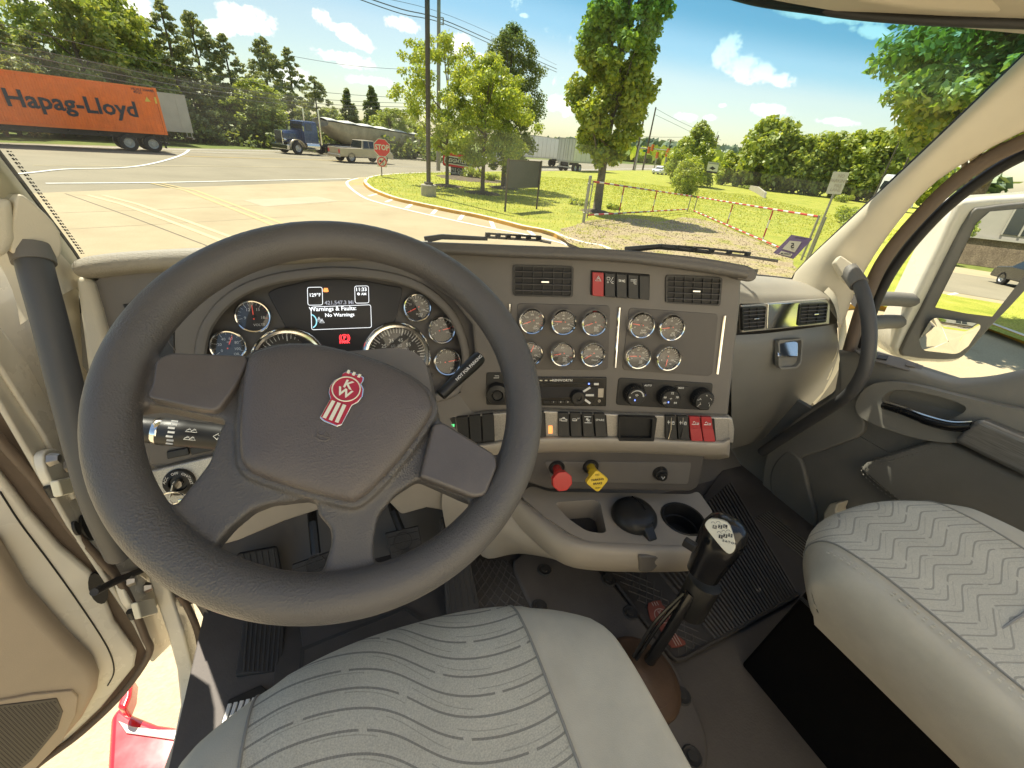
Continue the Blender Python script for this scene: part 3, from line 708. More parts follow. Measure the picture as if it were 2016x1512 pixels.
# mulch rings under the young trees and by the sign
def mulch_ring(px, py, r, name='mulch_bed'):
    b = G(px, py, GZ + KH); rr = random.Random(int(px)); mb = MB()
    rings = [[b + Vector((math.cos(t) * q * rr.uniform(.85, 1.15), math.sin(t) * q * rr.uniform(.85, 1.15), hgt)) for t in [2 * PI * k / 28 for k in range(28)]] for q, hgt in ((r, -0.02), (r * .7, .05), (r * .3, .09), (.02, .1))]
    mb.loft(rings, cap=False); mb.build(name, 'mulch', kind='structure')
for a_ in ((880, 366, .95), (950, 380, 1.05), (992, 370, 1.0), (1172, 416, .75), (930, 352, 2.6), (900, 349, 1.6)): mulch_ring(*a_)
# wooded rise on the skyline
def skyline(name, pts, dist, z0, mname, seed):
    rr = np.random.default_rng(seed); P = []
    for (x0, y0), (x1, y1) in zip(pts, pts[1:]):
        for t in np.linspace(0, 1, max(2, int(abs(x1 - x0) / 3)), endpoint=False): P.append((x0 + (x1 - x0) * t, y0 + (y1 - y0) * t))
    cs = []
    for (x, y) in P:
        r = ray(x, y); h = Vector((r.x, r.y, 0)).length; p = EYE + r * (dist / h)
        for k in range(26):
            f = rr.random() ** .6; cs.append((p.x + rr.normal(0, dist * .012), p.y + rr.normal(0, dist * .03), z0 + (p.z - z0) * f * rr.uniform(.8, 1.08)))
    c = np.array(cs); n = len(c); s = dist * 0.0075 * rr.uniform(.5, 1.2, (n, 1))
    u = rr.normal(size=(n, 3)); u /= np.linalg.norm(u, axis=1, keepdims=True); v = np.cross(u, rr.normal(size=(n, 3))); v /= np.linalg.norm(v, axis=1, keepdims=True)
    q = np.stack([c - u * s - v * s, c + u * s - v * s, c + u * s + v * s, c - u * s + v * s], 1)
    o = bpy.data.objects.new(name, raw_mesh(name, q, 4, mname)); col.objects.link(o); o['kind'] = 'stuff'
leaf_mat('far_leaf', [(0.2, (0.045, 0.065, 0.045)), (0.5, (0.065, 0.085, 0.055)), (0.85, (0.10, 0.12, 0.07))], 0.2)
skyline('far_woods', [(1000, 285), (1080, 278), (1130, 282), (1200, 280), (1240, 281), (1265, 279), (1285, 282), (1300, 285), (1330, 287), (1370, 291), (1420, 292), (1480, 300), (1560, 306), (1700, 322), (1900, 345)], 900, GZ, 'far_leaf', 4)
skyline('verge_shrubs', [(1100, 306), (1180, 304), (1230, 297), (1250, 296), (1275, 300), (1300, 298), (1330, 296), (1360, 305), (1400, 308), (1440, 306)], 260, GZ, 'leaf_light', 6)

# ================================================================ TREES AND SHRUBS
def leaf_cloud(centres, radii, n_leaves, size, rng, squash=1.0, droop=0.0, aspect=0.55):
    """leaf-sized faces spread through clumps: returns (n, 4, 3)"""
    c = np.array(centres); r = np.array(radii); k = len(c)
    w = r ** 2; idx = rng.choice(k, n_leaves, p=w / w.sum())
    d = rng.normal(size=(n_leaves, 3)); d /= np.linalg.norm(d, axis=1, keepdims=True)
    f = rng.random((n_leaves, 1)) ** 0.45
    p = c[idx] + d * f * r[idx][:, None] * np.array([1, 1, squash])
    nrm = d * 0.7 + rng.normal(size=(n_leaves, 3)) * 0.6 + np.array([0, 0, 0.45]); nrm /= np.linalg.norm(nrm, axis=1, keepdims=True)
    t = rng.normal(size=(n_leaves, 3)) + np.array([0, 0, -droop]); u = t - nrm * (t * nrm).sum(1, keepdims=True); u /= np.linalg.norm(u, axis=1, keepdims=True)
    v = np.cross(nrm, u); s = size * rng.uniform(.6, 1.3, (n_leaves, 1))
    return np.stack([p - u * s, p + v * s * aspect - u * s * .1, p + u * s, p - v * s * aspect - u * s * .1], 1)
def trunk_mesh(mb, h, r, limbs, rng, lean=(0, 0), fork=0.35, tops=None):
    path = [Vector((lean[0] * t * h + rng.normal() * .02 * h * .15, lean[1] * t * h + rng.normal() * .02 * h * .15, h * t)) for t in np.linspace(0, 1, 8)]
    mb.tube([Vector((0, 0, -.15))] + path, [r * 1.5] + [r * (1.15 - .85 * t) for t in np.linspace(0, 1, 8)], 9)
    for i in range(limbs):
        t = fork + (0.9 - fork) * i / max(limbs - 1, 1); k = t * 7; a = path[int(k)].lerp(path[min(int(k) + 1, 7)], k - int(k))
        tip = tops[i % len(tops)] if tops is not None else None
        if tip is None: continue
        b = V3(tip); m = a.lerp(b, .5) + Vector((0, 0, -.04 * h))
        mb.tube([a, m, b], [r * (.62 - .35 * t), r * .3, r * .1], 6)
def tree_meshes(seed, h, profile, crown_w, n_clumps, clump_r, n_leaves, leaf, mname, r_trunk, bare, squash=.8, limbs=10, droop=0.0, lean=(0, 0), skew=(0, 0), aspect=.55, kind='round'):
    rng = np.random.default_rng(seed); cs, rs = [], []
    for i in range(n_clumps):
        t = (i + rng.random()) / n_clumps; t = t ** 0.85 if kind == 'round' else t
        z = h * (bare + (1 - bare) * t); w = crown_w * np.interp(t, *zip(*profile))
        a = rng.uniform(0, 6.283); q = w * math.sqrt(rng.uniform(.12, 1.0))
        cr = clump_r * rng.uniform(.6, 1.25) * (0.55 + 0.45 * np.interp(t, *zip(*profile)))
        q = max(q - cr * .5, 0)
        cs.append((q * math.cos(a) + skew[0] * t + lean[0] * z, q * math.sin(a) + skew[1] * t + lean[1] * z, z - (q / max(crown_w, .1)) * (.1 * h if kind == 'pine' else 0))); rs.append(cr)
    quads = leaf_cloud(cs, rs, n_leaves, leaf, rng, squash, droop, aspect)
    crown = raw_mesh('crown', quads, 4, mname)
    mb = MB(); o = sorted(range(len(cs)), key=lambda i: cs[i][2]); tops = [cs[o[int(k)]] for k in np.linspace(0, len(o) - 1, limbs)]
    trunk_mesh(mb, h * (.92 if kind != 'round' else .78), r_trunk, limbs, rng, lean, max(bare * .9, .12), tops)
    me = bpy.data.meshes.new('trunk'); me.from_pydata(mb.v, [], mb.f); me.materials.append(MATS['bark']); me.shade_smooth()
    return crown, me
def put_tree(name, meshes, loc, label, cat='tree', group=None, rot=0.0, s=1.0, sz=None):
    root = thing(name, label, cat, loc, group); root.rotation_euler = (0, 0, rot); root.scale = (s, s, sz or s)
    for nm, me in (('trunk', meshes[1]), ('crown', meshes[0])):
        if me is None: continue
        c = bpy.data.objects.new(nm, me); col.objects.link(c); c.parent = root
    return root
ROUND = [(0, .45), (.15, .8), (.4, 1.0), (.7, .85), (.9, .5), (1, .2)]
VASE = [(0, .25), (.25, .7), (.5, 1.0), (.8, .9), (1, .45)]
OVAL = [(0, .55), (.15, .85), (.45, 1.0), (.75, .8), (.92, .45), (1, .15)]
CONE = [(0, .95), (.1, 1.0), (.4, .72), (.7, .42), (.9, .18), (1, .04)]
COLM = [(0, .35), (.12, .7), (.35, 1.0), (.6, .98), (.8, .78), (1, .35)]
SPREAD = [(0, .6), (.2, .95), (.5, 1.0), (.8, .8), (1, .45)]
LZ = GZ + KH - 0.02
def atd_(px, py, d):
    r = ray(px, py); return EYE + r * (d / Vector((r.x, r.y, 0)).length)
def base(px, py): return G(px, py, LZ)
b = base(880, 366); m_ = tree_meshes(21, 6.9, VASE, 3.3, 100, .52, 17000, .078, 'leaf_light', .10, .24, .7, 12, .5, skew=(-.5, 0))
put_tree('young_tree', m_, b, 'loose light green young tree just right of the tall lamp pole', rot=.6)
b = base(950, 380); m_ = tree_meshes(22, 6.1, ROUND, 3.0, 110, .52, 23000, .078, 'leaf_light', .11, .24, .75, 12, .5)
put_tree('young_tree', m_, b, 'rounded light green young tree in front of the dark oval tree', rot=2.0)
b = base(991, 370) + Vector((.2, .6, 0)); m_ = tree_meshes(23, 8.4, OVAL, 2.5, 170, .5, 27000, .078, 'leaf_dark', .15, .12, .8, 10)
put_tree('oval_tree', m_, b, 'dense dark green oval tree behind the grey signboard', rot=.4)
b = base(1172, 416); m_ = tree_meshes(24, 9.6, COLM, 2.05, 190, .46, 38000, .088, 'leaf_maple', .19, .22, .95, 14, .6, skew=(.25, 0), aspect=.8)
put_tree('maple_tree', m_, b, 'tall upright maple tree growing behind the red and white gate', rot=1.1)
# big tree whose crown hangs in from the right, behind the windshield pillar
c_ = atd_(2050, 150, 13.0); b = Vector((c_.x, c_.y, LZ)); th_ = atd_(1990, -60, 13.0).z - LZ; bare_ = (atd_(1900, 285, 13.0).z - LZ) / th_
m_ = tree_meshes(25, th_, SPREAD, 2.5, 200, .5, 42000, .082, 'leaf_oak', .20, bare_, .7, 14, .3)
put_tree('oak_tree', m_, b, 'broad oak tree leaning in behind the right windshield pillar', rot=.2)
# conical evergreen and clipped ball by the far road
b = base(1360, 338); d_ = 62.0; r_ = ray(1360, 338); b = Vector((r_.x, r_.y, 0)).normalized() * 62.0; b.z = LZ
m_ = tree_meshes(26, 6.6, [(0, .85), (.2, 1), (.5, .86), (.78, .5), (1, .1)], 3.5, 170, .62, 11000, .18, 'leaf_mid', .15, .04, .9, 6)
put_tree('holly_tree', m_, b, 'broad cone shaped evergreen behind the clipped ball shrub')
b = base(1345, 384); m_ = tree_meshes(27, 2.7, [(0, .7), (.3, 1), (.7, .9), (1, .5)], 1.45, 90, .36, 9000, .075, 'leaf_light', .06, .04, .9, 4)
put_tree('ball_shrub', m_, b, 'clipped round yellow green shrub behind the gate hinge', 'shrub')
# tree screen on the right horizon
scr = [tree_meshes(31, 6.5, SPREAD, 3.4, 70, 1.05, 3800, .30, 'leaf_mid', .18, .06, .8, 8), tree_meshes(32, 6.5, OVAL, 2.6, 70, .9, 3800, .28, 'leaf_light', .16, .05, .8, 8), tree_meshes(33, 7.0, CONE, 2.4, 70, .8, 3500, .26, 'leaf_mid', .16, .04, .8, 6)]
SCREEN = [(1497, 345, 237, 0, 'loose spired tree tallest in the row across the right lawn'), (1453, 343, 286, 2, 'small cone shaped tree standing in front of the spired tree'), (1428, 341, 300, 1, 'small bush tree beside the white sign with the black diamond'),
          (1530, 348, 278, 1, 'light green tree right of the spired tree'), (1570, 352, 272, 0, 'rounded tree in the middle of the tree row'), (1612, 356, 266, 0, 'spreading tree behind the no parking sign'),
          (1655, 360, 264, 1, 'feathery tree just right of the no parking sign'), (1700, 366, 262, 0, 'spreading tree near the thin lamp post on the right'), (1748, 372, 266, 1, 'thin topped tree at the right end of the tree row'),
          (1545, 357, 312, 1, 'low bushy tree at the foot of the tree row'), (1480, 350, 316, 1, 'low shrubby tree beside the small cone tree'), (1600, 362, 318, 0, 'low tree spilling on to the lawn left of the no parking sign'), (1790, 372, 285, 0, 'tree half hidden by the right windshield pillar'), (1680, 374, 312, 1, 'bushy low tree behind the grey fence')]
for i, (px, pyb, pyt, k, lab) in enumerate(SCREEN):
    b = base(px, pyb)
    dd = Vector((b.x, b.y, 0)).length
    if dd > 75: b = Vector((b.x, b.y, 0)) * (75 / dd); b.z = LZ
    hh = max(up_at(b, px, pyt), 1.5); me0 = (6.5, 6.5, 7.0)[k]
    s_ = hh / me0; put_tree('screen_tree', scr[k], b, lab, group='row of trees across the right lawn', rot=i * 1.7, s=s_ * (1.25 if hh < 4 else 1.0), sz=s_)
# tall dark trees behind the road on the left
bg = [tree_meshes(41, 11.0, [(0, .8), (.2, 1), (.5, .85), (.8, .5), (1, .12)], 4.7, 170, .68, 11000, .18, 'needle', .2, .10, .55, 10, 0, kind='pine'),
      tree_meshes(42, 11.0, SPREAD, 4.8, 140, 1.0, 13000, .21, 'leaf_mid', .24, .12, .75, 12), tree_meshes(43, 11.0, [(0, .7), (.25, 1), (.5, .75), (.75, .5), (1, .1)], 4.2, 150, .58, 9500, .17, 'needle', .2, .08, .5, 10, 0, kind='pine'),
      tree_meshes(44, 8.0, CONE, 3.3, 110, .62, 6000, .22, 'leaf_dark', .15, .03, .7, 6)]
BG = [(15, 268, 8, 0, 'dark pine at the far left edge above the container'), (70, 268, 20, 2, 'pine left of the big bright broadleaf tree'), (125, 268, 60, 0, 'dark pine behind the middle of the orange container'), (205, 268, -62, 1, 'tallest bright broadleaf tree above the orange container'), (275, 270, -10, 1, 'broadleaf tree above the end of the orange container'),
      (330, 272, 40, 0, 'dark pine behind the white box trailer'), (378, 276, 0, 2, 'tall slim pine right of the white box trailer'), (425, 278, 22, 0, 'pine with open crown over the grass strip'), (478, 282, 68, 2, 'mid height pine left of the blue tractor'), (520, 284, 160, 1, 'low broadleaf tree in front of the pines'), (545, 285, 72, 0, 'dense pine left above the blue tractor'),
      (590, 287, 95, 2, 'pine above the blue tractor cab'), (632, 288, 150, 0, 'short pine above the exhaust stacks'), (692, 292, 176, 3, 'small pointed evergreen above the dump trailer'), (738, 294, 172, 3, 'pointed evergreen right of its twin above the dump trailer'), (770, 296, 215, 1, 'bushy tree behind the dump trailer tail'), (660, 290, 215, 1, 'low bushy tree behind the blue tractor stacks'), (300, 272, 120, 1, 'leafy tree low behind the container end'), (460, 281, 190, 1, 'low leafy tree over the grass strip'),
      (40, 266, 110, 1, 'leafy tree low behind the container letters'), (165, 268, 100, 2, 'dark pine in the gap behind the container'), (400, 277, 150, 2, 'short dark pine close to the white box trailer'), (810, 298, 235, 1, 'bushy tree behind the white van')]
for i, (px, pyb, pyt, k, lab) in enumerate(BG):
    b = G(px, pyb, GZ); dd = Vector((b.x, b.y, 0)).length
    lim = 62 + 6 * (i % 3)
    b = Vector((b.x, b.y, 0)) * (lim / dd if dd > lim or dd < 50 else 1); b.z = GZ
    hh = up_at(b, px, pyt); s_ = hh / (11.0, 11.0, 11.0, 8.0)[k]
    put_tree('roadside_tree', bg[k], b, lab, group='tall trees beyond the road', rot=i * 2.3, s=s_ * (1.3 if s_ < .62 else 1.0), sz=s_)
# undergrowth below them
rng = np.random.default_rng(77); cs = []
for px in range(-60, 860, 9):
    b = G(px, 268 + max(px, 0) * 0.036); d_ = Vector((b.x, b.y, 0)); d_ = d_ * (60 / d_.length)
    for k in range(3): cs.append((d_.x + rng.normal(0, 1.2), d_.y + rng.normal(0, 1.6), GZ + rng.uniform(.2, 2.2)))
q = leaf_cloud(cs, [1.0] * len(cs), 11000, .24, rng, .8)
o = bpy.data.objects.new('undergrowth', raw_mesh('undergrowth', q, 4, 'leaf_dark')); col.objects.link(o); o['kind'] = 'stuff'
# low shrubs
def shrub(name, px, py, w, h, mname, label, seed, n=1800, leaf=.06, long=1.0, ang=0.0, group=None):
    rng = np.random.default_rng(seed); b = base(px, py); cs, rs = [], []
    for i in range(26):
        x = rng.uniform(-1, 1) * long; y = rng.uniform(-1, 1); cs.append((x * w * .8, y * w * .8, h * rng.uniform(.25, .72))); rs.append(h * rng.uniform(.28, .42))
    q = leaf_cloud(cs, rs, n, leaf, rng, .8); mb = MB()
    for i in range(8): mb.tube([(0, 0, -.05), (cs[i][0] * .5, cs[i][1] * .5, cs[i][2] * .6), cs[i]], [.025, .015, .006], 5)
    me = bpy.data.meshes.new('stem'); me.from_pydata(mb.v, [], mb.f); me.materials.append(MATS['bark'])
    root = thing(name, label, 'shrub', b, group); root.rotation_euler = (0, 0, ang)
    for nm, m2 in (('stem', me), ('foliage', raw_mesh('foliage', q, 4, mname))):
        c = bpy.data.objects.new(nm, m2); col.objects.link(c); c.parent = root
    return root
shrub('flower_shrub', 930, 352, .75, .85, 'leaf_light', 'low pale shrub beside the red sign base', 51)
shrub('flower_shrub', 968, 357, .6, .6, 'leaf_light', 'small shrub between the sign and the grey signboard', 52)
shrub('hosta_plant', 1140, 404, .5, .35, 'leaf_light', 'low leafy plant at the foot of the maple tree', 53, 700, .08)
shrub('hosta_plant', 1205, 412, .35, .3, 'leaf_light', 'small leafy plant right of the maple trunk', 54, 500, .08)
shrub('hedge_shrub', 1668, 440, .85, 1.05, 'leaf_maple', 'bright clipped shrub right of the no parking sign post', 55, 6000, .06)
shrub('hedge_shrub', 1655, 398, .9, .9, 'leaf_light', 'smaller clipped shrub behind the sign post', 56, 4000, .06)
shrub('hedge_shrub', 1690, 470, .8, .95, 'leaf_maple', 'clipped shrub nearest the windshield pillar', 57, 5000, .06)
shrub('dark_shrub', 1463, 358, .8, .7, 'leaf_dark', 'tiny dark shrub on the lawn above the concrete headwall', 58, 700, .09)
shrub('weed_clump', 1470, 372, 1.0, .5, 'leaf_mid', 'weeds growing beside the concrete headwall', 59, 900, .08)

# ================================================================ SIGNS, POLES, GATES, WIRES
ZU = Vector((0, 0, 1))
def vframe(a, b):
    """upright plane through two ground points, facing the truck"""
    d = V3(b) - V3(a); d.z = 0; d.normalize(); n = d.cross(ZU)
    if n.dot(EYE - V3(a)) < 0: n = -n
    f = Frame(a, n); f.u = d if d.dot(RTc) * 0 + (ZU.cross(n)).dot(d) > 0 else -d; f.v = ZU.copy(); return f
def facing(p, yaw=0.0):
    n = EYE - V3(p); n.z = 0; n.normalize(); n = Matrix.Rotation(yaw, 3, 'Z') @ n
    f = Frame(p, n); f.u = ZU.cross(n).normalized(); f.v = ZU.copy(); return f
def tr(fr, pts): return [fr.lo(*p) for p in pts]
def slab(mb, fr, loc, h, th, mi=0): return mb.prism([fr.pt(p[0], p[1], h) for p in loc], fr.n * -th, mi)
# stop sign with the no left turn plate below it
b = base(752, 348); f = facing(b); t = thing('stop_sign', 'red octagonal stop sign on a thin post at the lawn corner', 'road sign', b)
mb = MB(); hh = up_at(b, 752, 274); mb.box(b + Vector((0, 0, hh / 2)) - f.n * .04, (.06, .05, hh)); mb.build('post', 'pole_brown', t)
c = f.lo(752, 291); r_ = abs(f.lo(768, 291)[0] - c[0]) / math.cos(PI / 8)
oct_ = lambda q: [(c[0] + q * math.cos(PI / 8 + k * PI / 4), c[1] + q * math.sin(PI / 8 + k * PI / 4)) for k in range(8)]
mb = MB(); slab(mb, f, oct_(r_), .012, .006); fw_ = mb.build('border', 'sign_white', t)
mb = MB(); slab(mb, f, oct_(r_ * .93), .016, .004); mb.build('sign_face', 'sign_red', t)
mb = MB(); mb.text('STOP', f.pt(c[0], c[1] + .01, .022), f.u, f.v, r_ * .78, .03, sx=.85); mb.build('lettering', 'sign_white', t)
b2 = f.lo(752, 318.5); s_ = abs(f.lo(761.5, 318)[0] - b2[0])
t2 = thing('turn_sign', 'square white no left turn sign under the stop sign', 'road sign', f.pt(*b2))
mb = MB(); slab(mb, f, roundpoly([(b2[0] - s_, b2[1] - s_), (b2[0] + s_, b2[1] - s_), (b2[0] + s_, b2[1] + s_), (b2[0] - s_, b2[1] + s_)], .04), .018, .006); mb.build('plate', 'sign_white', t2)
mb = MB(); ft = f; q = .72 * s_
mb.prism([f.pt(b2[0] + p.x, b2[1] + p.y, .02) for p in [Vector((.12, -.55)) * s_, Vector((.28, -.55)) * s_, Vector((.28, .2)) * s_, Vector((-.2, .2)) * s_, Vector((-.2, .42)) * s_, Vector((-.6, .1)) * s_, Vector((-.2, -.2)) * s_, Vector((-.2, .04)) * s_, Vector((.12, .04)) * s_]], f.n * .002); mb.build('arrow', 'print_black', t2)
mb = MB(); mb.tube([f.pt(b2[0] + p.x, b2[1] + p.y, .024) for p in circ(.86 * s_, 28)], .035, 5, closed=True); mb.tube([f.pt(b2[0] - .6 * s_, b2[1] - .6 * s_, .024), f.pt(b2[0] + .6 * s_, b2[1] + .6 * s_, .024)], .035, 5); mb.build('ring', 'sign_red', t2)
# tall lamp pole on its concrete base
b = base(844, 386); t = thing('lamp_pole', 'tall brown lamp pole on a round concrete footing', 'lamp post', b)
rr_ = abs(facing(b).lo(859, 386)[0] - facing(b).lo(829, 386)[0]) / 2; hb = up_at(b, 844, 363)
mb = MB(); mb.lathe([(0, 0), (rr_, 0), (rr_, hb - .03), (rr_ - .03, hb), (0, hb)], b, ZU, 22); mb.build('footing', 'pole_concrete', t)
mb = MB(); mb.box(b + Vector((0, 0, hb + .05)), (.36, .36, .10)); mb.box(b + Vector((0, 0, hb + 5.2)), (.15, .15, 10.4), rot=.5); mb.build('pole', 'pole_brown', t, bevel=.012)
# utility pole and the overhead wires
b = base(863, 336); t = thing('utility_pole', 'grey utility pole rising behind the young tree, carrying wires', 'utility pole', b)
mb = MB(); mb.tube([b, b + Vector((0, 0, 15))], [.17, .12], 10); mb.build('pole', 'pole_metal', t)
pz = up_at(b, 866, 40); ar = RTc.copy(); ar.z = 0; ar.normalize()
mb = MB(); mb.box(b + Vector((0, 0, pz)) + ar * .35, (.08, .08, .45)); mb.box(b + Vector((0, 0, pz + .2)) + ar * .18, (.4, .05, .05), axes=(ar, ZU.cross(ar), ZU)); mb.box(b + Vector((0, 0, pz - .2)) + ar * .18, (.4, .05, .05), axes=(ar, ZU.cross(ar), ZU)); mb.build('bracket', 'pole_metal', t)
def atd(px, py, d):
    r = ray(px, py); return EYE + r * (d / Vector((r.x, r.y, 0)).length)
def wire(pts, label, r=.02, group='overhead wires', name='overhead_wire'):
    P = smoothpoly([atd(*p) for p in pts], 6, False); mb = MB(); mb.tube(P, r, 5)
    return mb.build(name, 'wire', label=label, cat='wire', group=group)
WIRES = [([(700, -12, 40), (790, 18, 43), (872, 39, 47), (985, 88, 60), (1096, 136, 75)], 'upper of the thick paired wires strung from the utility pole', .035),
         ([(700, -4, 40), (790, 27, 43), (872, 46, 47), (985, 95, 60), (1096, 142, 75)], 'lower of the thick paired wires strung from the utility pole', .03),
         ([(735, -8, 40), (866, 24, 47), (985, 74, 60), (1096, 128, 75)], 'single thin wire above the paired wires on the utility pole', .015),
         ([(-40, 38, 45), (200, 96, 46), (400, 144, 47), (640, 182, 50), (862, 196, 52)], 'wire crossing in front of the tall trees, topmost on the left', .018),
         ([(-40, 74, 45), (200, 126, 46), (400, 166, 47), (640, 196, 50), (862, 205, 52)], 'second wire down in front of the tall trees on the left', .018),
         ([(-40, 90, 45), (200, 140, 46), (400, 176, 47), (640, 205, 50), (862, 212, 52)], 'third wire down in front of the tall trees on the left', .022),
         ([(-40, 105, 45), (200, 152, 46), (400, 186, 47), (640, 212, 50), (862, 218, 52)], 'lowest wire in front of the tall trees on the left', .018),
         ([(560, 108, 60), (700, 130, 62), (862, 140, 64)], 'thin wire between the clouds left of the tall lamp pole', .018),
         ([(1290, 213, 110), (1340, 240, 112), (1420, 276, 115)], 'upper wire running right from the leaning poles', .03),
         ([(1290, 226, 110), (1340, 250, 112), (1420, 290, 115)], 'lower wire running right from the leaning poles', .03),
         ([(1250, 268, 110), (1300, 270, 110), (1350, 270, 110)], 'level wire above the traffic signals', .03)]
for p_, l_, r_ in WIRES: wire(p_, l_, r_)
def far_base(px, py, d):
    r = ray(px, py); b = Vector((r.x, r.y, 0)).normalized() * d; b.z = GZ; return b
for (px, pb, px2, pt, d, rw, lab) in ((1249.5, 322, 1277, 195, 105, .22, 'dark pole right of the maple, nearer the trunk'), (1268.5, 319, 1294, 211, 112, .20, 'dark pole right of the maple, the farther of two'), (1310, 322, 1318.5, 274, 120, .16, 'short pole with a cross arm beyond the traffic signals'), (1400, 318, 1417, 266, 100, .16, 'pole rising behind the white diamond sign')):
    b = far_base(px, pb, d); h = up_at(b, px2, pt); mb = MB(); mb.tube([b, b + Vector((0, 0, h))], [rw, rw * .7], 8)
    if px == 1310: mb.box(b + Vector((0, 0, h - .2)), (2.2, .12, .12), axes=(ar, ZU.cross(ar), ZU))
    mb.build('utility_pole', 'pole_wood', label=lab, cat='utility pole', group='far utility poles')
b = far_base(1252, 322, 100); t = thing('traffic_signal', 'grey traffic signal mast with a long arm over the far junction', 'traffic light', b)
h = up_at(b, 1262, 291); e_ = atd(1317, 296, 98); a_ = b + Vector((0, 0, h)); e_.z = a_.z
mb = MB(); mb.tube([b, a_ + Vector((0, 0, .4))], .17, 8); mb.build('mast', 'galv', t)
mb = MB(); mb.tube([a_, e_], [.12, .08], 8); mb.build('arm', 'galv', t)
for q in (.34, .45, .98):
    p = a_.lerp(e_, q); mb = MB(); mb.box(p + Vector((0, 0, -.25 if q != .45 else .2)), (.42, .35, 1.15)); mb.build('signal_head', 'signal_amber', t)
p = a_.lerp(e_, .22); mb = MB(); mb.box(p - Vector((0, 0, .45)), (1.1, .05, .4), axes=(ar, ZU.cross(ar), ZU)); mat('sign_green', (.03, .2, .12), .5); mb.build('street_sign', 'sign_green', t)
for (px, pb, pt, lab) in ((1290, 322, 302, 'low traffic signal post on the left of the far junction'), (1308, 325, 299, 'low traffic signal post on the right of the far junction')):
    b = far_base(px, pb, 102); h = up_at(b, px, pt); t = thing('signal_post', lab, 'traffic light', b)
    mb = MB(); mb.tube([b, b + Vector((0, 0, h))], .13, 8); mb.build('post', 'galv', t)
    mb = MB(); mb.box(b + Vector((0, 0, h - .3)), (.42, .36, 1.1)); mb.build('signal_head', 'signal_amber', t)
# lattice tower far off
b = far_base(1398, 300, 420); t = thing('lattice_tower', 'faint steel lattice power tower on the skyline', 'power tower', b); h = up_at(b, 1404, 258); mb = MB()
for sx in (-1, 1):
    mb.tube([b + ar * sx * 3.5, b + ar * sx * 1.5 + ZU * h * .7, b + ar * sx * 2.6 + ZU * h], .22, 4)
for k in range(6):
    z0, z1 = h * k / 8, h * (k + 1) / 8; w0, w1 = 3.5 - 2 * k / 6.0, 3.5 - 2 * (k + 1) / 6.0; mb.tube([b - ar * w0 + ZU * z0, b + ar * w1 + ZU * z1], .15, 4); mb.tube([b + ar * w0 + ZU * z0, b - ar * w1 + ZU * z1], .15, 4)
for z, w in ((.7, 7), (.85, 6)): mb.tube([b - ar * w + ZU * h * z, b + ar * w + ZU * h * z], .2, 4)
mb.build('lattice', 'galv', t)
# street lamp on the right
b = base(1724, 380); b2 = b * (60 / Vector((b.x, b.y, 0)).length) if Vector((b.x, b.y, 0)).length > 60 else b; b2.z = LZ
t = thing('street_lamp', 'thin street lamp above the tree row on the right', 'street lamp', b2); h = up_at(b2, 1763, 278); mb = MB(); mb.tube([b2, b2 + ZU * h], [.09, .06], 8); mb.build('pole', 'pole_brown', t)
mb = MB(); mb.box(b2 + ZU * h + ar * .35, (.8, .3, .14), axes=(ar, ZU.cross(ar), ZU)); mb.build('lamp_head', 'pole_brown', t)
# thin flag-less pole near the windshield pillar
b = base(1757, 378); b = b * (52 / Vector((b.x, b.y, 0)).length); b.z = LZ; mb = MB(); mb.tube([b, b + ZU * up_at(b, 1812, 268)], .08, 8); mb.build('lamp_pole', 'pole_brown', label='thin brown pole close to the right windshield pillar', cat='lamp post')
# red dealer sign on the lawn
A, B = base(868, 345), base(936, 351.5); f = vframe(A, B); t = thing('dealer_sign', 'red monument sign with a white lettered plate on a dark base', 'sign', A.lerp(B, .5))
pan = roundpoly(tr(f, [(871, 326), (933, 335), (936, 310), (872, 296)]), .22)
mb = MB(); slab(mb, f, pan, 0, .42); mb.build('cabinet', 'chassis_dark', t)
mb = MB(); cx_ = sum(p[0] for p in pan) / len(pan); cy_ = sum(p[1] for p in pan) / len(pan)
slab(mb, f, [(cx_ + (p[0] - cx_) * .97, cy_ + (p[1] - cy_) * .95) for p in pan], .02, .02); mb.build('sign_face', 'sign_red', t)
w_ = max(p[0] for p in pan) - min(p[0] for p in pan)
dv = Vector(f.lo(933, 322)) - Vector(f.lo(871, 312)); dv.normalize(); u_ = f.u * dv.x + f.v * dv.y; v_ = f.n.cross(u_)
cc = f.lo(903, 318); o_ = f.pt(cc[0], cc[1], .03)
def lozenge(wd, ht): return roundpoly([(-wd, -ht * .9), (wd * .94, -ht * .9), (wd, ht), (-wd * .94, ht)], ht * .5)
for (wd, ht, mt, hh) in ((w_ * .45, .30, 'sign_white', 0), (w_ * .42, .215, 'print_black', .012)):
    mb = MB(); mb.prism([o_ + u_ * p.x + v_ * p.y + f.n * hh for p in lozenge(wd, ht)], f.n * .01); mb.build('plate', mt, t)
mb = MB(); mb.text('FREIGHTLINER', o_ + f.n * .03, u_, v_, .36, .03, sx=.95, shear=.15); mb.build('lettering', 'sign_white', t)
lw = tr(f, [(887, 345), (928, 351), (928, 334.5), (887, 328)])
mb = MB(); slab(mb, f, lw, -.08, .25); mb.build('base', 'chassis_dark', t)
mb = MB()
for s_, py in (('915 Cranbury', 336), ('South River Road', 342)):
    q = f.lo(907, py); mb.text(s_, f.pt(q[0], q[1], -.06), u_, v_, .29, .015, sx=.9)
mb.build('lettering', 'sign_white', t)
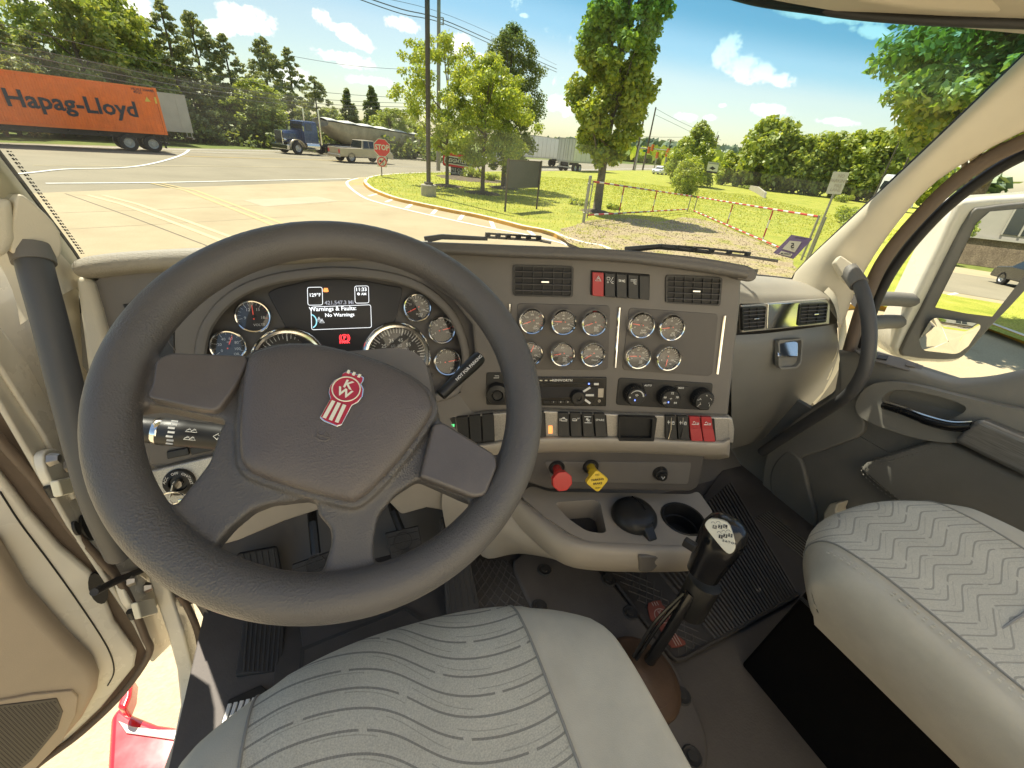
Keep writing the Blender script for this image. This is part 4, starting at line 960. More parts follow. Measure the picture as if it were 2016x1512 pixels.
# back of the grey signboard on two legs
A, B = base(993, 417), base(1055, 412); f = vframe(A, B); t = thing('signboard', 'plain grey signboard on two legs standing on the lawn', 'sign', A.lerp(B, .5))
mb = MB(); slab(mb, f, tr(f, [(996, 371), (1062.5, 369.5), (1067, 319.5), (999.5, 315)]), 0, .03); mb.build('panel', 'sign_grey', t, bevel=.004)
for q in ((993, 417, 999, 314), (1055, 412, 1067, 319)):
    a = f.lo(q[0], q[1]); e = f.lo(q[2], q[3]); mb = MB(); mb.box(f.pt(a[0], e[1] / 2 + a[1] / 2, .03), (.075, .05, abs(e[1] - a[1]) + .1), axes=(f.u, f.n, ZU)); mb.build('leg', 'pole_brown', t)
mb = MB(); tp = tr(f, [(999, 315), (1067, 319.5)]); mb.box(f.pt((tp[0][0] + tp[1][0]) / 2, (tp[0][1] + tp[1][1]) / 2 + .01, -.01), (abs(tp[1][0] - tp[0][0]), .05, .04), axes=(f.u, f.n, ZU)); mb.build('top_rail', 'pole_brown', t)
# red and white barrier gates
def candy(mb, a, b, r, n0=.46, n1=.36, start=0):
    a, b = V3(a), V3(b); L = (b - a).length; d = (b - a) / L; x = 0; k = start
    while x < L - 1e-3:
        e = min(x + (n0 if k % 2 == 0 else n1), L); mb.tube([a + d * x, a + d * e], r, 8, mi=k % 2, cap=False); x = e; k += 1
def gate(label, A, B, top, bot, bars, posts):
    f = vframe(A, B); t = thing('barrier_gate', label, 'gate', A, 'red and white gates across the gravel drive')
    P = lambda p: f.pt(*f.lo(*p))
    for nm, seg in (('top_rail', top), ('bottom_rail', bot)):
        mb = MB(); candy(mb, P(seg[0]), P(seg[1]), .034); mb.build(nm, ['gate_red', 'gate_white'], t)
    for (p, q) in bars:
        mb = MB(); a = f.lo(*p); e = f.lo(*q); m = (a[0] + e[0]) / 2; candy(mb, f.pt(m, a[1]), f.pt(m, e[1]), .028, .34, .3); mb.build('upright', ['gate_red', 'gate_white'], t)
    for (p, q, r) in posts:
        mb = MB(); a = f.lo(*p); e = f.lo(*q); mb.tube([f.pt((a[0] + e[0]) / 2, a[1], -.02), f.pt((a[0] + e[0]) / 2, e[1], -.02)], r, 10); mb.build('end_post', 'galv', t)
    return f
f1 = gate('red and white gate left of the round shrub, tapering to the right', base(1150, 438), base(1357, 416), ((1168, 357.5), (1362, 386.5)), ((1157, 423.5), (1354, 412)), (((1228, 368), (1219.5, 419)), ((1292, 378), (1285, 416))), (((1354, 416), (1362, 384), .03), ((1157, 430), (1169, 356), .025)))
f2 = gate('red and white gate right of the round shrub, with a slanting bottom rail', base(1366, 417), base(1584, 516), ((1373, 388), (1611, 426.5)), ((1366, 415), (1566, 501)), (((1443, 402.6), (1431, 441)), ((1523, 414.6), (1501, 470))), (((1365, 417), (1373, 386), .03), ((1577, 512), (1611, 424), .035)))
b = base(1148, 439); h = up_at(b, 1163, 347); t = thing('gate_post', 'round steel gate post with clamps at the left gate', 'post', b)
mb = MB(); mb.lathe([(0, -.1), (.06, -.1), (.06, h - .02), (.065, h - .02), (.05, h + .02), (0, h + .03)], b, ZU, 14); mb.build('post', 'galv', t)
for z in (.35, h * .82): mb = MB(); mb.lathe([(.06, z), (.075, z + .01), (.075, z + .06), (.06, z + .07)], b, ZU, 14); mb.box(b + ar * .08 + ZU * (z + .035), (.09, .03, .05)); mb.build('clamp', 'galv', t)
# no parking sign
b = base(1584, 519); f = facing(b, R(-8)); t = thing('parking_sign', 'faded white no parking fire lane sign on a steel post', 'road sign', b)
h = up_at(b, 1650, 345); mb = MB(); mb.tube([b - ZU * .1, b + ZU * h], .032, 8); mb.build('post', 'galv', t)
mb = MB(); mb.tube([b + ar * .12 - f.n * .05 - ZU * .1, b + ar * .1 - f.n * .05 + ZU * h * .55], .03, 8); mb.build('back_post', 'galv', t)
pl = roundpoly(tr(f, [(1626, 381), (1655.5, 383), (1673.5, 339.5), (1641.5, 337.5)]), .035); mb = MB(); slab(mb, f, pl, .05, .008); mb.build('plate', 'sign_white', t)
ctr = [f.lo(*p) for p in ((1657, 347), (1652, 356.5), (1650, 366.5), (1645, 374))]
d_ = Vector(f.lo(1673.5, 339.5)) - Vector(f.lo(1641.5, 337.5)); d_.normalize(); u_ = f.u * d_.x + f.v * d_.y; v_ = f.n.cross(u_)
mat('print_faded', (.50, .44, .38), .6); mb = MB()
for s_, q in zip(('NO', 'PARKING', 'FIRE', 'LANE'), ctr): mb.text(s_, f.pt(q[0], q[1], .056), u_, v_, .125, .012, sx=.85)
mb.build('lettering', 'print_faded', t)
# white sign with the black diamond
b = far_base(1404, 340, 58); b.z = LZ; f = facing(b); t = thing('diamond_sign', 'small white sign with a black diamond at the far lawn edge', 'sign', b)
mb = MB(); slab(mb, f, tr(f, [(1391, 336), (1412, 338.5), (1416, 321), (1394.5, 318)]), 0, .15); mb.build('panel', 'sign_white', t)
mb = MB(); slab(mb, f, tr(f, [(1396, 331), (1403, 335), (1409, 332), (1403, 327.5)]), .01, .008); mb.build('diamond', 'print_black', t)
mb = MB(); slab(mb, f, tr(f, [(1391.5, 340), (1412, 342), (1412.3, 338.5), (1391.3, 336)]), -.02, .12); mb.build('base', 'chassis_dark', t)
mb = MB(); q = f.lo(1405.5, 322); mb.box(f.pt(q[0], q[1], .01), (1.1, .01, .12), axes=(f.u, f.n, ZU)); mb.build('print', 'grey_print', t)
# concrete headwall of the ditch
A, B = base(1488, 380), base(1503, 390); f = vframe(A, B); t = thing('headwall', 'small concrete headwall sunk in the lawn beyond the gates', 'wall', A)
mb = MB(); slab(mb, f, tr(f, [(1487, 381), (1502.5, 391), (1506, 378.5), (1491, 367)]), 0, .2); mb.build('wall', 'pole_concrete', t, bevel=.02)
C = base(1474, 374); f3 = vframe(A, C); mb = MB(); slab(mb, f3, tr(f3, [(1487, 381), (1474, 373), (1477, 365), (1491, 367)]), -.02, .18); mb.build('wing', 'pole_concrete', t, bevel=.02)
# grey board fence and the roofs behind it, at the right
A, B = base(1667, 372), base(1722, 402); f = vframe(A, B); t = thing('board_fence', 'grey board fence by the right windshield pillar', 'fence', A)
a_, e_ = f.lo(1667, 376), f.lo(1726, 404); hb = up_at(A, 1668, 358)
nb = 16; pb_ = None
for k in range(nb):
    x0 = a_[0] + (e_[0] - a_[0]) * k / nb; x1 = a_[0] + (e_[0] - a_[0]) * (k + .94) / nb
    if pb_ is None:
        mb = MB(); mb.prism([f.pt(p[0], p[1], (k % 2) * .02) for p in ((x0, 0), (x1, 0), (x1, hb), (x0, hb))], f.n * -.03); pb_ = mb.build('board', 'fence_grey', t, smooth=False)
    else:
        c = pb_.copy(); col.objects.link(c); c.location = pb_.location + f.u * (x0 - a_[0]) + f.n * ((k % 2) * .02)

# ================================================================ VEHICLES ON THE ROAD
def place(root, pos, ang):
    """ang: heading in degrees from straight ahead, clockwise; local +x is the heading"""
    root.location = (pos.x, pos.y, GZ); root.rotation_euler = (0, 0, R(90 - ang))
def wheel(root, x, y, r, w, side, rim='alloy'):
    o = Vector((x, y, r)); mb = MB(); ax = Vector((0, side, 0))
    mb.lathe([(r * .55, -w / 2), (r * .92, -w / 2), (r, -w * .38), (r, w * .38), (r * .92, w / 2), (r * .6, w / 2), (r * .55, w * .42)], o, ax, 20); wo = mb.build('wheel', 'tyre', root)
    mb = MB(); mb.lathe([(0, w * .30), (r * .2, w * .34), (r * .24, w * .18), (r * .42, w * .10), (r * .56, w * .44), (r * .58, w * .47)], o, ax, 20)
    for k in range(5): a = 2 * PI * k / 5; mb.lathe([(0, w * .2), (r * .07, w * .17), (r * .07, w * .05)], o + Vector((math.cos(a), 0, math.sin(a))) * r * .33, ax, 6)
    mb.build('rim', rim, wo)
def heading(a, b):
    d = b - a; return math.degrees(math.atan2(d.x, d.y))
# container lorry: rear near corner, length runs away to the left
P0 = G(340, 301.5); zt, zb = up_at(P0, 319, 174), up_at(P0, 344, 266)
q1 = HZ(0, 137, GZ + zt); q2 = HZ(0, 246, GZ + zb); ang = (heading(P0, q1) + heading(P0, q2)) / 2
t = thing('container_lorry', 'orange corrugated shipping container on a trailer passing on the left', 'truck'); L, Wd = 12.2, 2.44
def corr(mb, x0, x1, y, z0, z1, sgn, pitch=.275, dep=.036, mi=0):
    xs = []; x = x0; n = int((x1 - x0) / pitch); pt = (x1 - x0) / n
    for k in range(n):
        for q, dd in ((0, 0), (.25, 0), (.42, dep), (.83, dep)): xs.append((x0 + (k + q) * pt, dd))
    xs.append((x1, 0)); A = [Vector((a, y - sgn * d, z0)) for a, d in xs]; B = [Vector((a, y - sgn * d, z1)) for a, d in xs]
    mb.grid([A, B] if sgn < 0 else [B, A], mi)
# local: rear at x=0, heading +x; near side is the left (+y)
mb = MB(); corr(mb, .15, L - .15, 0, zb + .15, zt - .1, 1); mb.build('side_wall', 'container_orange', t, smooth=False)
mb = MB(); mb.box((L / 2, -Wd / 2, (zt + zb) / 2), (L - .2, Wd - .14, zt - zb - .12)); mb.build('box_body', 'container_orange', t)
for x in (.06, L - .06): mb = MB(); mb.box((x, -.05, (zt + zb) / 2), (.14, .14, zt - zb)); mb.build('corner_post', 'container_orange', t, bevel=.01)
for z, hh in ((zt - .05, .10), (zb + .08, .16)): mb = MB(); mb.box((L / 2, -.05, z), (L - .26, .13, hh)); mb.build('rail', 'container_orange', t)
for x in (0.09, L - .09):
    for z in (zt - .05, zb + .06): mb = MB(); mb.box((x, -.03, z), (.19, .17, .125)); mb.build('corner_casting', 'container_orange', t, bevel=.01)
SF = Frame(P0, Vector((math.sin(R(ang)), math.cos(R(ang)), 0)).cross(ZU) * -1)
dvec = Vector((math.sin(R(ang)), math.cos(R(ang)), 0)); SFn = ZU.cross(dvec)
if SFn.dot(EYE - P0) < 0: SFn = -SFn
def side_xy(px, py):
    p = hitp(px, py, P0, SFn) - P0; return p.dot(dvec), p.z
xa, za = side_xy(20, 190); xb, zb2 = side_xy(278, 218)
tv = text_geo('Hapag-Lloyd', .02); wx = max(v[0] for v in tv[0]) - min(v[0] for v in tv[0]); size = (xa - xb) / wx
xm, zm = side_xy(149, 206)
mb = MB(); mb.text('Hapag-Lloyd', (xm, .012, zm), Vector((-1, 0, 0)), ZU, size, .024); mb.build('lettering', 'navy_print', t)
mb = MB()
for s_, px, py in (('HLXU 334448 9', 283, 177.5), ('45G1', 271, 182)):
    x, z = side_xy(px, py); mb.text(s_, (x, .012, z), Vector((-1, 0, 0)), ZU, .2, .012)
mb.build('code_lettering', 'navy_print', t)
mat('label_yellow', (.75, .55, .08), .5)
mb = MB(); x, z = side_xy(290, 196); mb.prism([(x + .16, .012, z - .12), (x - .16, .012, z - .12), (x, .012, z + .16)], (0, .004, 0)); x, z = side_xy(309, 198); mb.box((x, .014, z), (.26, .006, .36)); mb.build('label', 'label_yellow', t)
for y in (-.6, -1.85): mb = MB(); mb.box((L / 2 - .2, y, zb - .17), (L - .6, .14, .32)); mb.build('beam', 'chassis_dark', t)
mb = MB()
for k in range(9): mb.box((.8 + k * 1.4, -1.22, zb - .12), (.1, 2.3, .12))
mb.build('cross_member', 'chassis_dark', t)
mb = MB(); mb.box((.04, -1.22, .55), (.08, 2.3, .1)); mb.box((.04, -.5, .85), (.06, .1, .6)); mb.box((.04, -1.95, .85), (.06, .1, .6)); mb.build('rear_guard', 'chassis_dark', t)
for x in (.95, 2.25): wheel(t, x, -.22, .5, .34, 1, 'trailer_grey'); wheel(t, x, -2.2, .5, .34, -1, 'trailer_grey')
mb = MB(); mb.box((.25, -.25, .62), (.02, .5, .7)); mb.build('mudflap', 'chassis_dark', t)
mb = MB(); mb.box((8.6, -.55, .65), (.14, .14, 1.0)); mb.box((8.6, -.55, .14), (.35, .3, .05)); mb.build('landing_leg', 'truck_blue', t)
mb = MB(); mb.box((14.0, -1.22, 1.6), (2.2, 2.4, 2.6)); mb.build('cab', 'truck_blue', t, bevel=.1); wheel(t, 11.0, -.2, .5, .34, 1); wheel(t, 12.3, -.2, .5, .34, 1)
place(t, P0, ang)
# pale box trailer behind it
def box_trailer(name, label, P, ang, near, L, zb, zt, m='trailer_white', wheels=True, doors=True):
    """near = +1 when the truck's left side faces us"""
    t = thing(name, label, 'trailer'); s = near
    mb = MB(); mb.box((L / 2, -s * 1.3, (zb + zt) / 2), (L, 2.6, zt - zb)); mb.build('box_body', m, t, bevel=.03)
    mb = MB(); mb.box((L / 2, -s * 1.3, zb + .1), (L + .04, 2.64, .2)); mb.build('bottom_rail', 'trailer_grey', t)
    mb = MB(); mb.box((L / 2, -s * 1.3, zt - .05), (L + .04, 2.64, .1)); mb.build('top_rail', 'trailer_grey', t)
    for k in range(int(L / 1.4)):
        mb = MB(); mb.box((.7 + k * 1.4, s * .005, (zb + zt) / 2), (.05, .03, zt - zb - .3)); mb.build('panel_seam', 'trailer_grey', t)
    for y in (-.05, -1.3, -2.55): mb = MB(); mb.box((-.02, s * y, (zb + zt) / 2), (.05, .1 if y != -1.3 else .05, zt - zb)); mb.build('door_post', 'trailer_grey', t)
    for y in (-.45, -.95, -1.65, -2.15): mb = MB(); mb.tube([(-.05, s * y, zb + .1), (-.05, s * y, zt - .1)], .025, 6); mb.build('lock_rod', 'steel', t)
    mb = MB(); mb.box((-.03, -s * 1.3, .55), (.1, 2.3, .12)); mb.box((-.03, -s * .6, .85), (.08, .1, .6)); mb.box((-.03, -s * 2.0, .85), (.08, .1, .6)); mb.build('rear_guard', 'trailer_grey', t)
    if wheels:
        for x in (1.0, 2.3):
            wheel(t, x, -s * .25, .5, .4, s, 'trailer_white'); wheel(t, x, -s * 2.35, .5, .4, -s, 'trailer_white')
        mb = MB(); mb.box((1.65, -s * 1.3, zb - .2), (3, 1.0, .3)); mb.build('bogie', 'chassis_dark', t)
    place(t, P, ang); return t
b = G(386, 287.5); zt2 = up_at(b, 366, 187); zb2_ = up_at(b, 384, 262)
box_trailer('box_trailer', 'pale grey box trailer standing behind the orange container', b, ang, 1, 13.0, zb2_, zt2, 'trailer_grey', wheels=False)
# blue tractor pulling a dump trailer
A, B = G(590, 304.5), G(820, 312.5); hd = heading(B, A); LT = (A - B).length
sc_ = 1.0
t = thing('dump_lorry', 'blue long-nosed tractor pulling a tan steel dump trailer', 'truck')
# local origin under the front axle's near side; heading +x, near side +y = 0
mb = MB(); mb.loft([[Vector((x, y, z)) for y, z in ((-.62 - w, 1.0), (-.62 - w, 1.72), (-.75, 2.0 - d), (-1.65, 2.0 - d), (-1.78 + w, 1.72), (-1.78 + w, 1.0))] for x, w, d in ((1.0, -.12, .12), (.2, 0, .03), (-1.0, .15, 0))], closed=True); mb.build('hood', 'truck_blue', t, bevel=.03)
mb = MB(); mb.box((1.06, -1.2, 1.35), (.12, 1.05, 1.15)); mb.build('grille', 'chrome', t, bevel=.03)
for k in range(7): mb = MB(); mb.box((1.13, -1.2 + (k - 3) * .14, 1.35), (.03, .025, 1.02)); mb.build('grille_bar', 'chassis_dark', t)
mb = MB(); mb.box((1.05, -1.2, .58), (.25, 2.4, .42)); mb.build('bumper', 'chrome', t, bevel=.05)
for y in (-.3, -2.1):
    mb = MB(); ar_ = [Vector((.78 * math.cos(a), 0, .5 + .72 * math.sin(a))) for a in np.linspace(-.05, PI * .95, 12)]
    mb.grid([[p + Vector((0, y - .28, 0)) for p in ar_], [p + Vector((0, y + .28, 0)) for p in ar_]]); mb.build('fender', 'car_tan' if y > -1 else 'truck_blue', t, solid=.05)
    mb = MB(); mb.lathe([(0, .06), (.13, .04), (.15, -.05), (.10, -.2), (0, -.22)], (1.02, y + (-.28 if y > -1 else .28), 1.18), (1, 0, 0), 14); mb.build('headlight', 'chrome', t)
mb = MB(); mb.loft([[Vector((x, y, z)) for x, y in ((-.95, -.2 - i), (-2.5, -.2 - i), (-2.5, -2.2 + i), (-.95, -2.2 + i))] for z, i in ((.95, 0), (2.15, 0), (2.75, .1))] + [[Vector((x, y, 2.85)) for x, y in ((-1.15, -.4), (-2.4, -.4), (-2.4, -2.0), (-1.15, -2.0))]]); mb.build('cab', 'truck_blue', t, bevel=.05)
mb = MB(); mb.prism([(-1.15, -.19, 2.05), (-1.85, -.19, 2.05), (-1.85, -.25, 2.62), (-1.2, -.25, 2.62)], (0, .02, 0)); mb.build('side_window', 'car_glass', t)
mb = MB(); mb.prism([(-.93, -.32, 2.15), (-.93, -2.08, 2.15), (-.98, -2.0, 2.65), (-.98, -.4, 2.65)], (.02, 0, 0)); mb.build('front_window', 'car_glass', t)
mb = MB(); mb.box((-.9, -1.2, 2.74), (.35, 1.9, .06), rot=None); mb.build('sun_visor', 'truck_blue', t)
for y in (-.08, -2.3): mb = MB(); mb.tube([(-2.7, y, .9), (-2.7, y, 3.2), (-2.7, y, 3.9)], [.1, .085, .08], 10); mb.build('exhaust_stack', 'chrome', t)
mb = MB(); mb.tube([(-1.0, -.28, .75), (-2.4, -.28, .75)], .31, 16); mb.build('fuel_tank', 'chrome', t)
for y in (-.02, -2.42): mb = MB(); mb.box((-.75, y, 2.2), (.08, .12, .42)); mb.build('mirror', 'chrome', t)
mb = MB(); mb.box((-4.0, -1.2, .85), (4.5, .9, .25)); mb.build('frame', 'chassis_dark', t)
wheel(t, 0, -.2, .52, .32, 1); wheel(t, 0, -2.2, .52, .32, -1)
for x in (-4.1, -5.4): wheel(t, x, -.25, .52, .45, 1); wheel(t, x, -2.15, .52, .45, -1)
xr = -LT; xf = -3.7; zt_ = 2.75
secs = []
for x, zb_, w, top in ((xr - .9, 1.0, 1.0, 2.45), (xr, .95, 1.15, 2.55), (xr + 3, 1.0, 1.2, 2.7), (-6.2, 1.05, 1.2, 2.95), (-5.0, 1.5, 1.2, 3.02), (xf, 2.5, 1.2, 3.05)):
    a_ = [Vector((x, -1.2 + w * math.cos(PI + PI * k / 12), zb_ + (top - zb_) * .62 * (1 + math.sin(PI + PI * k / 12)))) for k in range(13)]
    secs.append([Vector((x, -1.2 - w, top))] + a_ + [Vector((x, -1.2 + w, top))])
mb = MB(); mb.loft(secs); mb.build('dump_body', 'dump_steel', t)
mb = MB()
for y in (0.02, -2.42): mb.tube([(s_[0].x, y, s_[0].z) for s_ in secs], .06, 6)
mb.build('top_rail', 'chassis_dark', t)
rows = []; rr = random.Random(2)
for k in range(26):
    x = xr - .8 + (xf - xr + .8) * k / 25; zt_ = 2.5 + .52 * k / 25; rows.append([Vector((x, -1.2 + 1.15 * q, zt_ + .05 + .22 * (1 - q * q) + .06 * math.sin(k * 1.4))) for q in np.linspace(-1, 1, 9)])
mb = MB(); mb.grid(rows); mb.build('tarp', 'tarp', t, solid=.03)
mb = MB(); mb.box(((xr - 2) / 2 - 1.5, -1.2, .95), (abs(xr) - 5, 1.0, .2)); mb.build('trailer_frame', 'chassis_dark', t)
for x in (xr + .1, xr + 1.35): wheel(t, x, -.25, .52, .45, 1); wheel(t, x, -2.15, .52, .45, -1)
mb = MB(); mb.box((xr - .8, -1.2, .75), (.1, 2.3, .3)); mb.build('rear_guard', 'chassis_dark', t)
place(t, A, hd)
# road cars
def car(name, label, cat, P, ang, near, prof, cab, w, m, r=.36, wx=(.85, 3.6), bed=None, group=None):
    """prof: side outline (x, z) of the body from the tail; cab: roof outline; near side +1 left / -1 right"""
    t = thing(name, label, cat, group=group); s = near
    def Y(y): return -s * (w / 2) + y
    n = len(prof); rings = []
    for q, ins, dz in ((-1, .06, .03), (-.94, 0, 0), (.94, 0, 0), (1, .06, .03)):
        cx_ = sum(p[0] for p in prof) / n
        rings.append([Vector((cx_ + (p[0] - cx_) * (1 - ins * .25), Y(q * w / 2), p[1] - (dz if p[1] > .7 else -dz))) for p in prof])
    mb = MB(); mb.loft(rings); mb.build('body', m, t, bevel=.02)
    mb = MB(); rings = []
    for q, ins in ((-1, 0), (1, 0)):
        rings.append([Vector((p[0], Y(q * (w / 2 - .06 - (.16 if p[1] > cab[0][1] + .1 else 0))), p[1])) for p in cab])
    mb.loft(rings); mb.build('roof', m, t, bevel=.03)
    zlo, zhi = cab[0][1] + .05, max(p[1] for p in cab) - .07; xs = [p[0] for p in cab if p[1] < cab[0][1] + .1]; xt = [p[0] for p in cab if p[1] > zhi - .1]
    xm = (min(xt) + max(xt)) / 2
    for a_, b_ in (((min(xs) + .16, min(xt) + .1), (xm - .04, xm - .04)), ((xm + .04, xm + .04), (max(xs) - .22, max(xt) - .1))):
        for q in (-1, 1):
            mb = MB(); y0, y1 = Y(q * (w / 2 - .055)), Y(q * (w / 2 - .2)); mb.prism([(a_[0], y0, zlo), (b_[0], y0, zlo), (b_[1], y1, zhi), (a_[1], y1, zhi)], (0, .012 * q, 0)); mb.build('side_window', 'car_glass', t)
    for x0, x1, nm in ((max(xs) + .01, max(xt) + .03, 'windscreen'), (min(xs) - .01, min(xt) - .03, 'rear_window')):
        mb = MB(); mb.prism([(x0, Y(-w / 2 + .18), zlo), (x0, Y(w / 2 - .18), zlo), (x1, Y(w / 2 - .3), zhi), (x1, Y(-w / 2 + .3), zhi)], (.015 if x0 > xm else -.015, 0, .01)); mb.build(nm, 'car_glass', t)
    for x in wx:
        for q in (-1, 1): wheel(t, x, Y(q * (w / 2 - .12)), r, .24, q)
    x0, x1 = min(p[0] for p in prof), max(p[0] for p in prof)
    for q in (-1, 1):
        mb = MB(); mb.box((x0 + .02, Y(q * (w / 2 - .18)), .85), (.06, .22, .28)); mb.build('tail_light', 'mark_red', t)
        mb = MB(); mb.box((x1 - .03, Y(q * (w / 2 - .28)), .78), (.08, .34, .16)); mb.build('headlight', 'sign_white', t)
    for x, nm in ((x0 - .03, 'rear_bumper'), (x1 + .02, 'front_bumper')): mb = MB(); mb.box((x, Y(0), .5), (.14, w * .96, .22)); mb.build(nm, 'steel' if 'pick' in name else m, t, bevel=.03)
    if bed: mb = MB(); mb.box(((bed[0] + bed[1]) / 2, Y(0), bed[2] + .004), (bed[1] - bed[0], w - .3, .008)); mb.build('bed_floor', 'chassis_dark', t)
    place(t, P, ang); return t
PICK = [(0, .45), (0, 1.12), (2.0, 1.16), (4.0, 1.16), (5.15, 1.05), (5.4, .85), (5.4, .42)]
SUV = [(0, .35), (.02, 1.0), (3.3, 1.05), (4.4, .92), (4.6, .7), (4.6, .35)]
A, B = G(708, 325), G(786, 327.5); hd = heading(A, B)
car('pickup_truck', 'tan pickup truck passing behind the stop sign', 'pickup', G(672, 320), hd, -1, PICK, [(2.15, 1.14), (2.35, 1.78), (3.5, 1.8), (4.2, 1.14)], 1.95, 'car_tan', .42, (1.05, 4.4), bed=(.1, 2.0, 1.165))
A, B = G(850, 308), G(905, 309.5)
car('white_van', 'white minivan half hidden by the lamp pole and young tree', 'van', G(833, 307), heading(A, B) , -1, SUV, [(.1, .98), (.3, 1.68), (2.6, 1.72), (3.6, 1.0)], 1.9, 'car_white', .36)
car('silver_car', 'silver car coming along the road left of the signboard', 'car', G(1000, 325), 230, 1, SUV, [(.5, .98), (1.1, 1.4), (2.5, 1.42), (3.4, 1.0)], 1.8, 'car_silver', .33)
b = far_base(1318, 331, 95); car('white_car', 'small white car on the far road beside the cone evergreen', 'car', b, 235, 1, SUV, [(.3, .98), (.8, 1.45), (2.5, 1.5), (3.4, 1.0)], 1.8, 'car_white', .33)
b = G(1127, 327.5); b = b * (66 / Vector((b.x, b.y, 0)).length)
box_trailer('box_trailer', 'white box trailer seen from the rear beside the maple trunk', b + Vector((0, 0, 0)), 58, -1, 12.0, 1.15, 4.0)
b = G(1120, 319); b = b * (82 / Vector((b.x, b.y, 0)).length)
box_trailer('box_trailer', 'white box trailer half hidden by the dark oval tree', b, 232, 1, 13.0, 1.15, 4.0)
# white lorry cab parked behind the board fence
b = far_base(1742, 392, 62); t = thing('parked_lorry', 'white lorry cab parked behind the board fence', 'truck')
mb = MB(); mb.loft([[Vector((x, y, z)) for x, y in ((0, -1.2 + i), (0, 1.2 - i), (2.2 - j, 1.2 - i), (2.2 - j, -1.2 + i))] for z, i, j in ((.6, 0, -.9), (1.7, 0, -.6), (1.9, .05, 0), (2.9, .15, .4), (3.3, .3, .9))]); mb.build('cab', 'car_white', t, bevel=.08)
mb = MB(); mb.prism([(2.28, -1.0, 1.95), (2.28, 1.0, 1.95), (1.92, .9, 2.8), (1.92, -.9, 2.8)], (.03, 0, .01)); mb.build('windscreen', 'car_glass', t)
mb = MB(); mb.prism([(.5, -1.17, 1.95), (2.0, -1.17, 1.95), (1.7, -1.05, 2.7), (.6, -1.05, 2.7)], (0, -.03, 0)); mb.build('side_window', 'car_glass', t)
mb = MB(); mb.box((3.12, 0, 1.1), (.06, 1.2, .7)); mb.build('grille', 'chassis_dark', t)
wheel(t, 2.2, 1.0, .5, .3, 1); wheel(t, 2.2, -1.0, .5, .3, -1); place(t, b, 215)

# ================================================================ THE CAB WE SIT IN
def FX(x, right_side=True): return Frame((x, 0, 0), (-1, 0, 0) if right_side else (1, 0, 0), (0, -1, 0) if right_side else (0, 1, 0))
def FZ(z): return Frame((0, 0, z), (0, 0, 1))
def FY(y): return Frame((0, y, 0), (0, -1, 0))
def trace(name, fr, pts, h, th, m, parent, bevel=.003, seg=2, smooth=0, round_=0, **kw):
    """solid piece whose front face is an outline on a frame"""
    loc = tr(fr, pts)
    if smooth: loc = smoothpoly(loc, smooth)
    if round_: loc = roundpoly(loc, round_)
    mb = MB(); slab(mb, fr, loc, h, th); return mb.build(name, m, parent, bevel=bevel, seg=seg, **kw)
def pxtube(name, pts, plane, r, m, parent, seg=10, n=6, flat=1.0, ref=None, **kw):
    P = smoothpoly([plane(*p) for p in pts], n, False); mb = MB(); mb.tube(P, r, seg, flat=flat, ref=ref); return mb.build(name, m, parent, **kw)
CABX, HALF = .44, .80
def wy(x, z): return 1.06 - .56 * (z - 2.15) - .20 * ((x - CABX) / HALF) ** 2
cab = thing('truck_cab', 'pale trimmed truck cab around the driver with windshield, pillars and dark floor', 'truck cab', (CABX, 0, 1.3), kind='structure')
# windshield
mb = MB(); zs = np.linspace(2.09, 2.68, 9); xs = np.linspace(-.385, 1.265, 25)
mb.grid([[Vector((x, wy(x, z), z)) for x in xs] for z in zs]); wsg = mb.build('windshield', 'windshield', cab, ang=180)
mb = MB(); mb.tube([Vector((x, wy(x, 2.115) - .01, 2.115)) for x in xs], .012, 6); mb.build('windshield_seal', 'seal_black', cab)
# header, headliner, sun visor
mb = MB(); rows = [[Vector((x, wy(x, z) + dy, z)) for x in np.linspace(-.45, 1.40, 25)] for z, dy in ((2.655, -.004), (2.70, .03), (2.74, -.02), (2.78, -.28), (2.775, -.31), (2.74, -.31), (2.70, -.20), (2.672, -.06), (2.655, -.004))]
mb.grid(rows); mb.build('roof_header', 'headliner', cab)
mb = MB(); vx = np.linspace(-.42, 1.30, 25); mb.grid([[Vector((x, wy(x, 2.655) + dy, z)) for x in vx] for dy, z in ((-.02, 2.745), (.30, 2.752), (.305, 2.762), (-.02, 2.78))]); mb.build('outer_sun_block', 'white_paint', cab)  # unseen plate over the glass, added to block the sun
slp = thing('bounce_wall', 'unseen pale wall added behind the seats to bounce sunlight', 'wall', (.5, -.9, 1.4), kind='structure')
mb = MB(); mb.box((.5, -.90, 2.35), (1.9, .05, 1.95)); mb.build('panel', 'trim_pale', slp)  # added out of view to bounce sun on to dash and seats
mb = MB(); mb.box((.5, -.70, 1.80), (1.9, .36, .12)); mb.build('bounce_shelf', 'suede_pale', slp, bevel=.03, seg=3)
pxtube('header_seal', [(1440, -12), (1500, 3), (1600, 17), (1700, 30), (1850, 41), (2030, 47)], lambda x, y: (lambda p: p)(HY(x, y, .80 - .235 * max(0, (x - 1440) / 590))), .008, 'seal_black', cab, ref=(0, 0, 1))
f = Frame((.8, .58, 2.67), (0, -.75, -.66))
trace('sun_visor', f, [(1560, -40), (1700, 12), (1800, 26), (1900, 31), (2080, 34), (2140, -90), (1560, -90)], 0, .03, 'headliner', cab, bevel=.01)
trace('visor_dark_trim', f, [(1420, -60), (1500, 0), (1640, 18), (1760, 34), (1900, 42), (2080, 45), (2100, -60)], -.032, .012, 'visor_dark', cab, bevel=.004)  # dark strip behind the lower edge of the visor
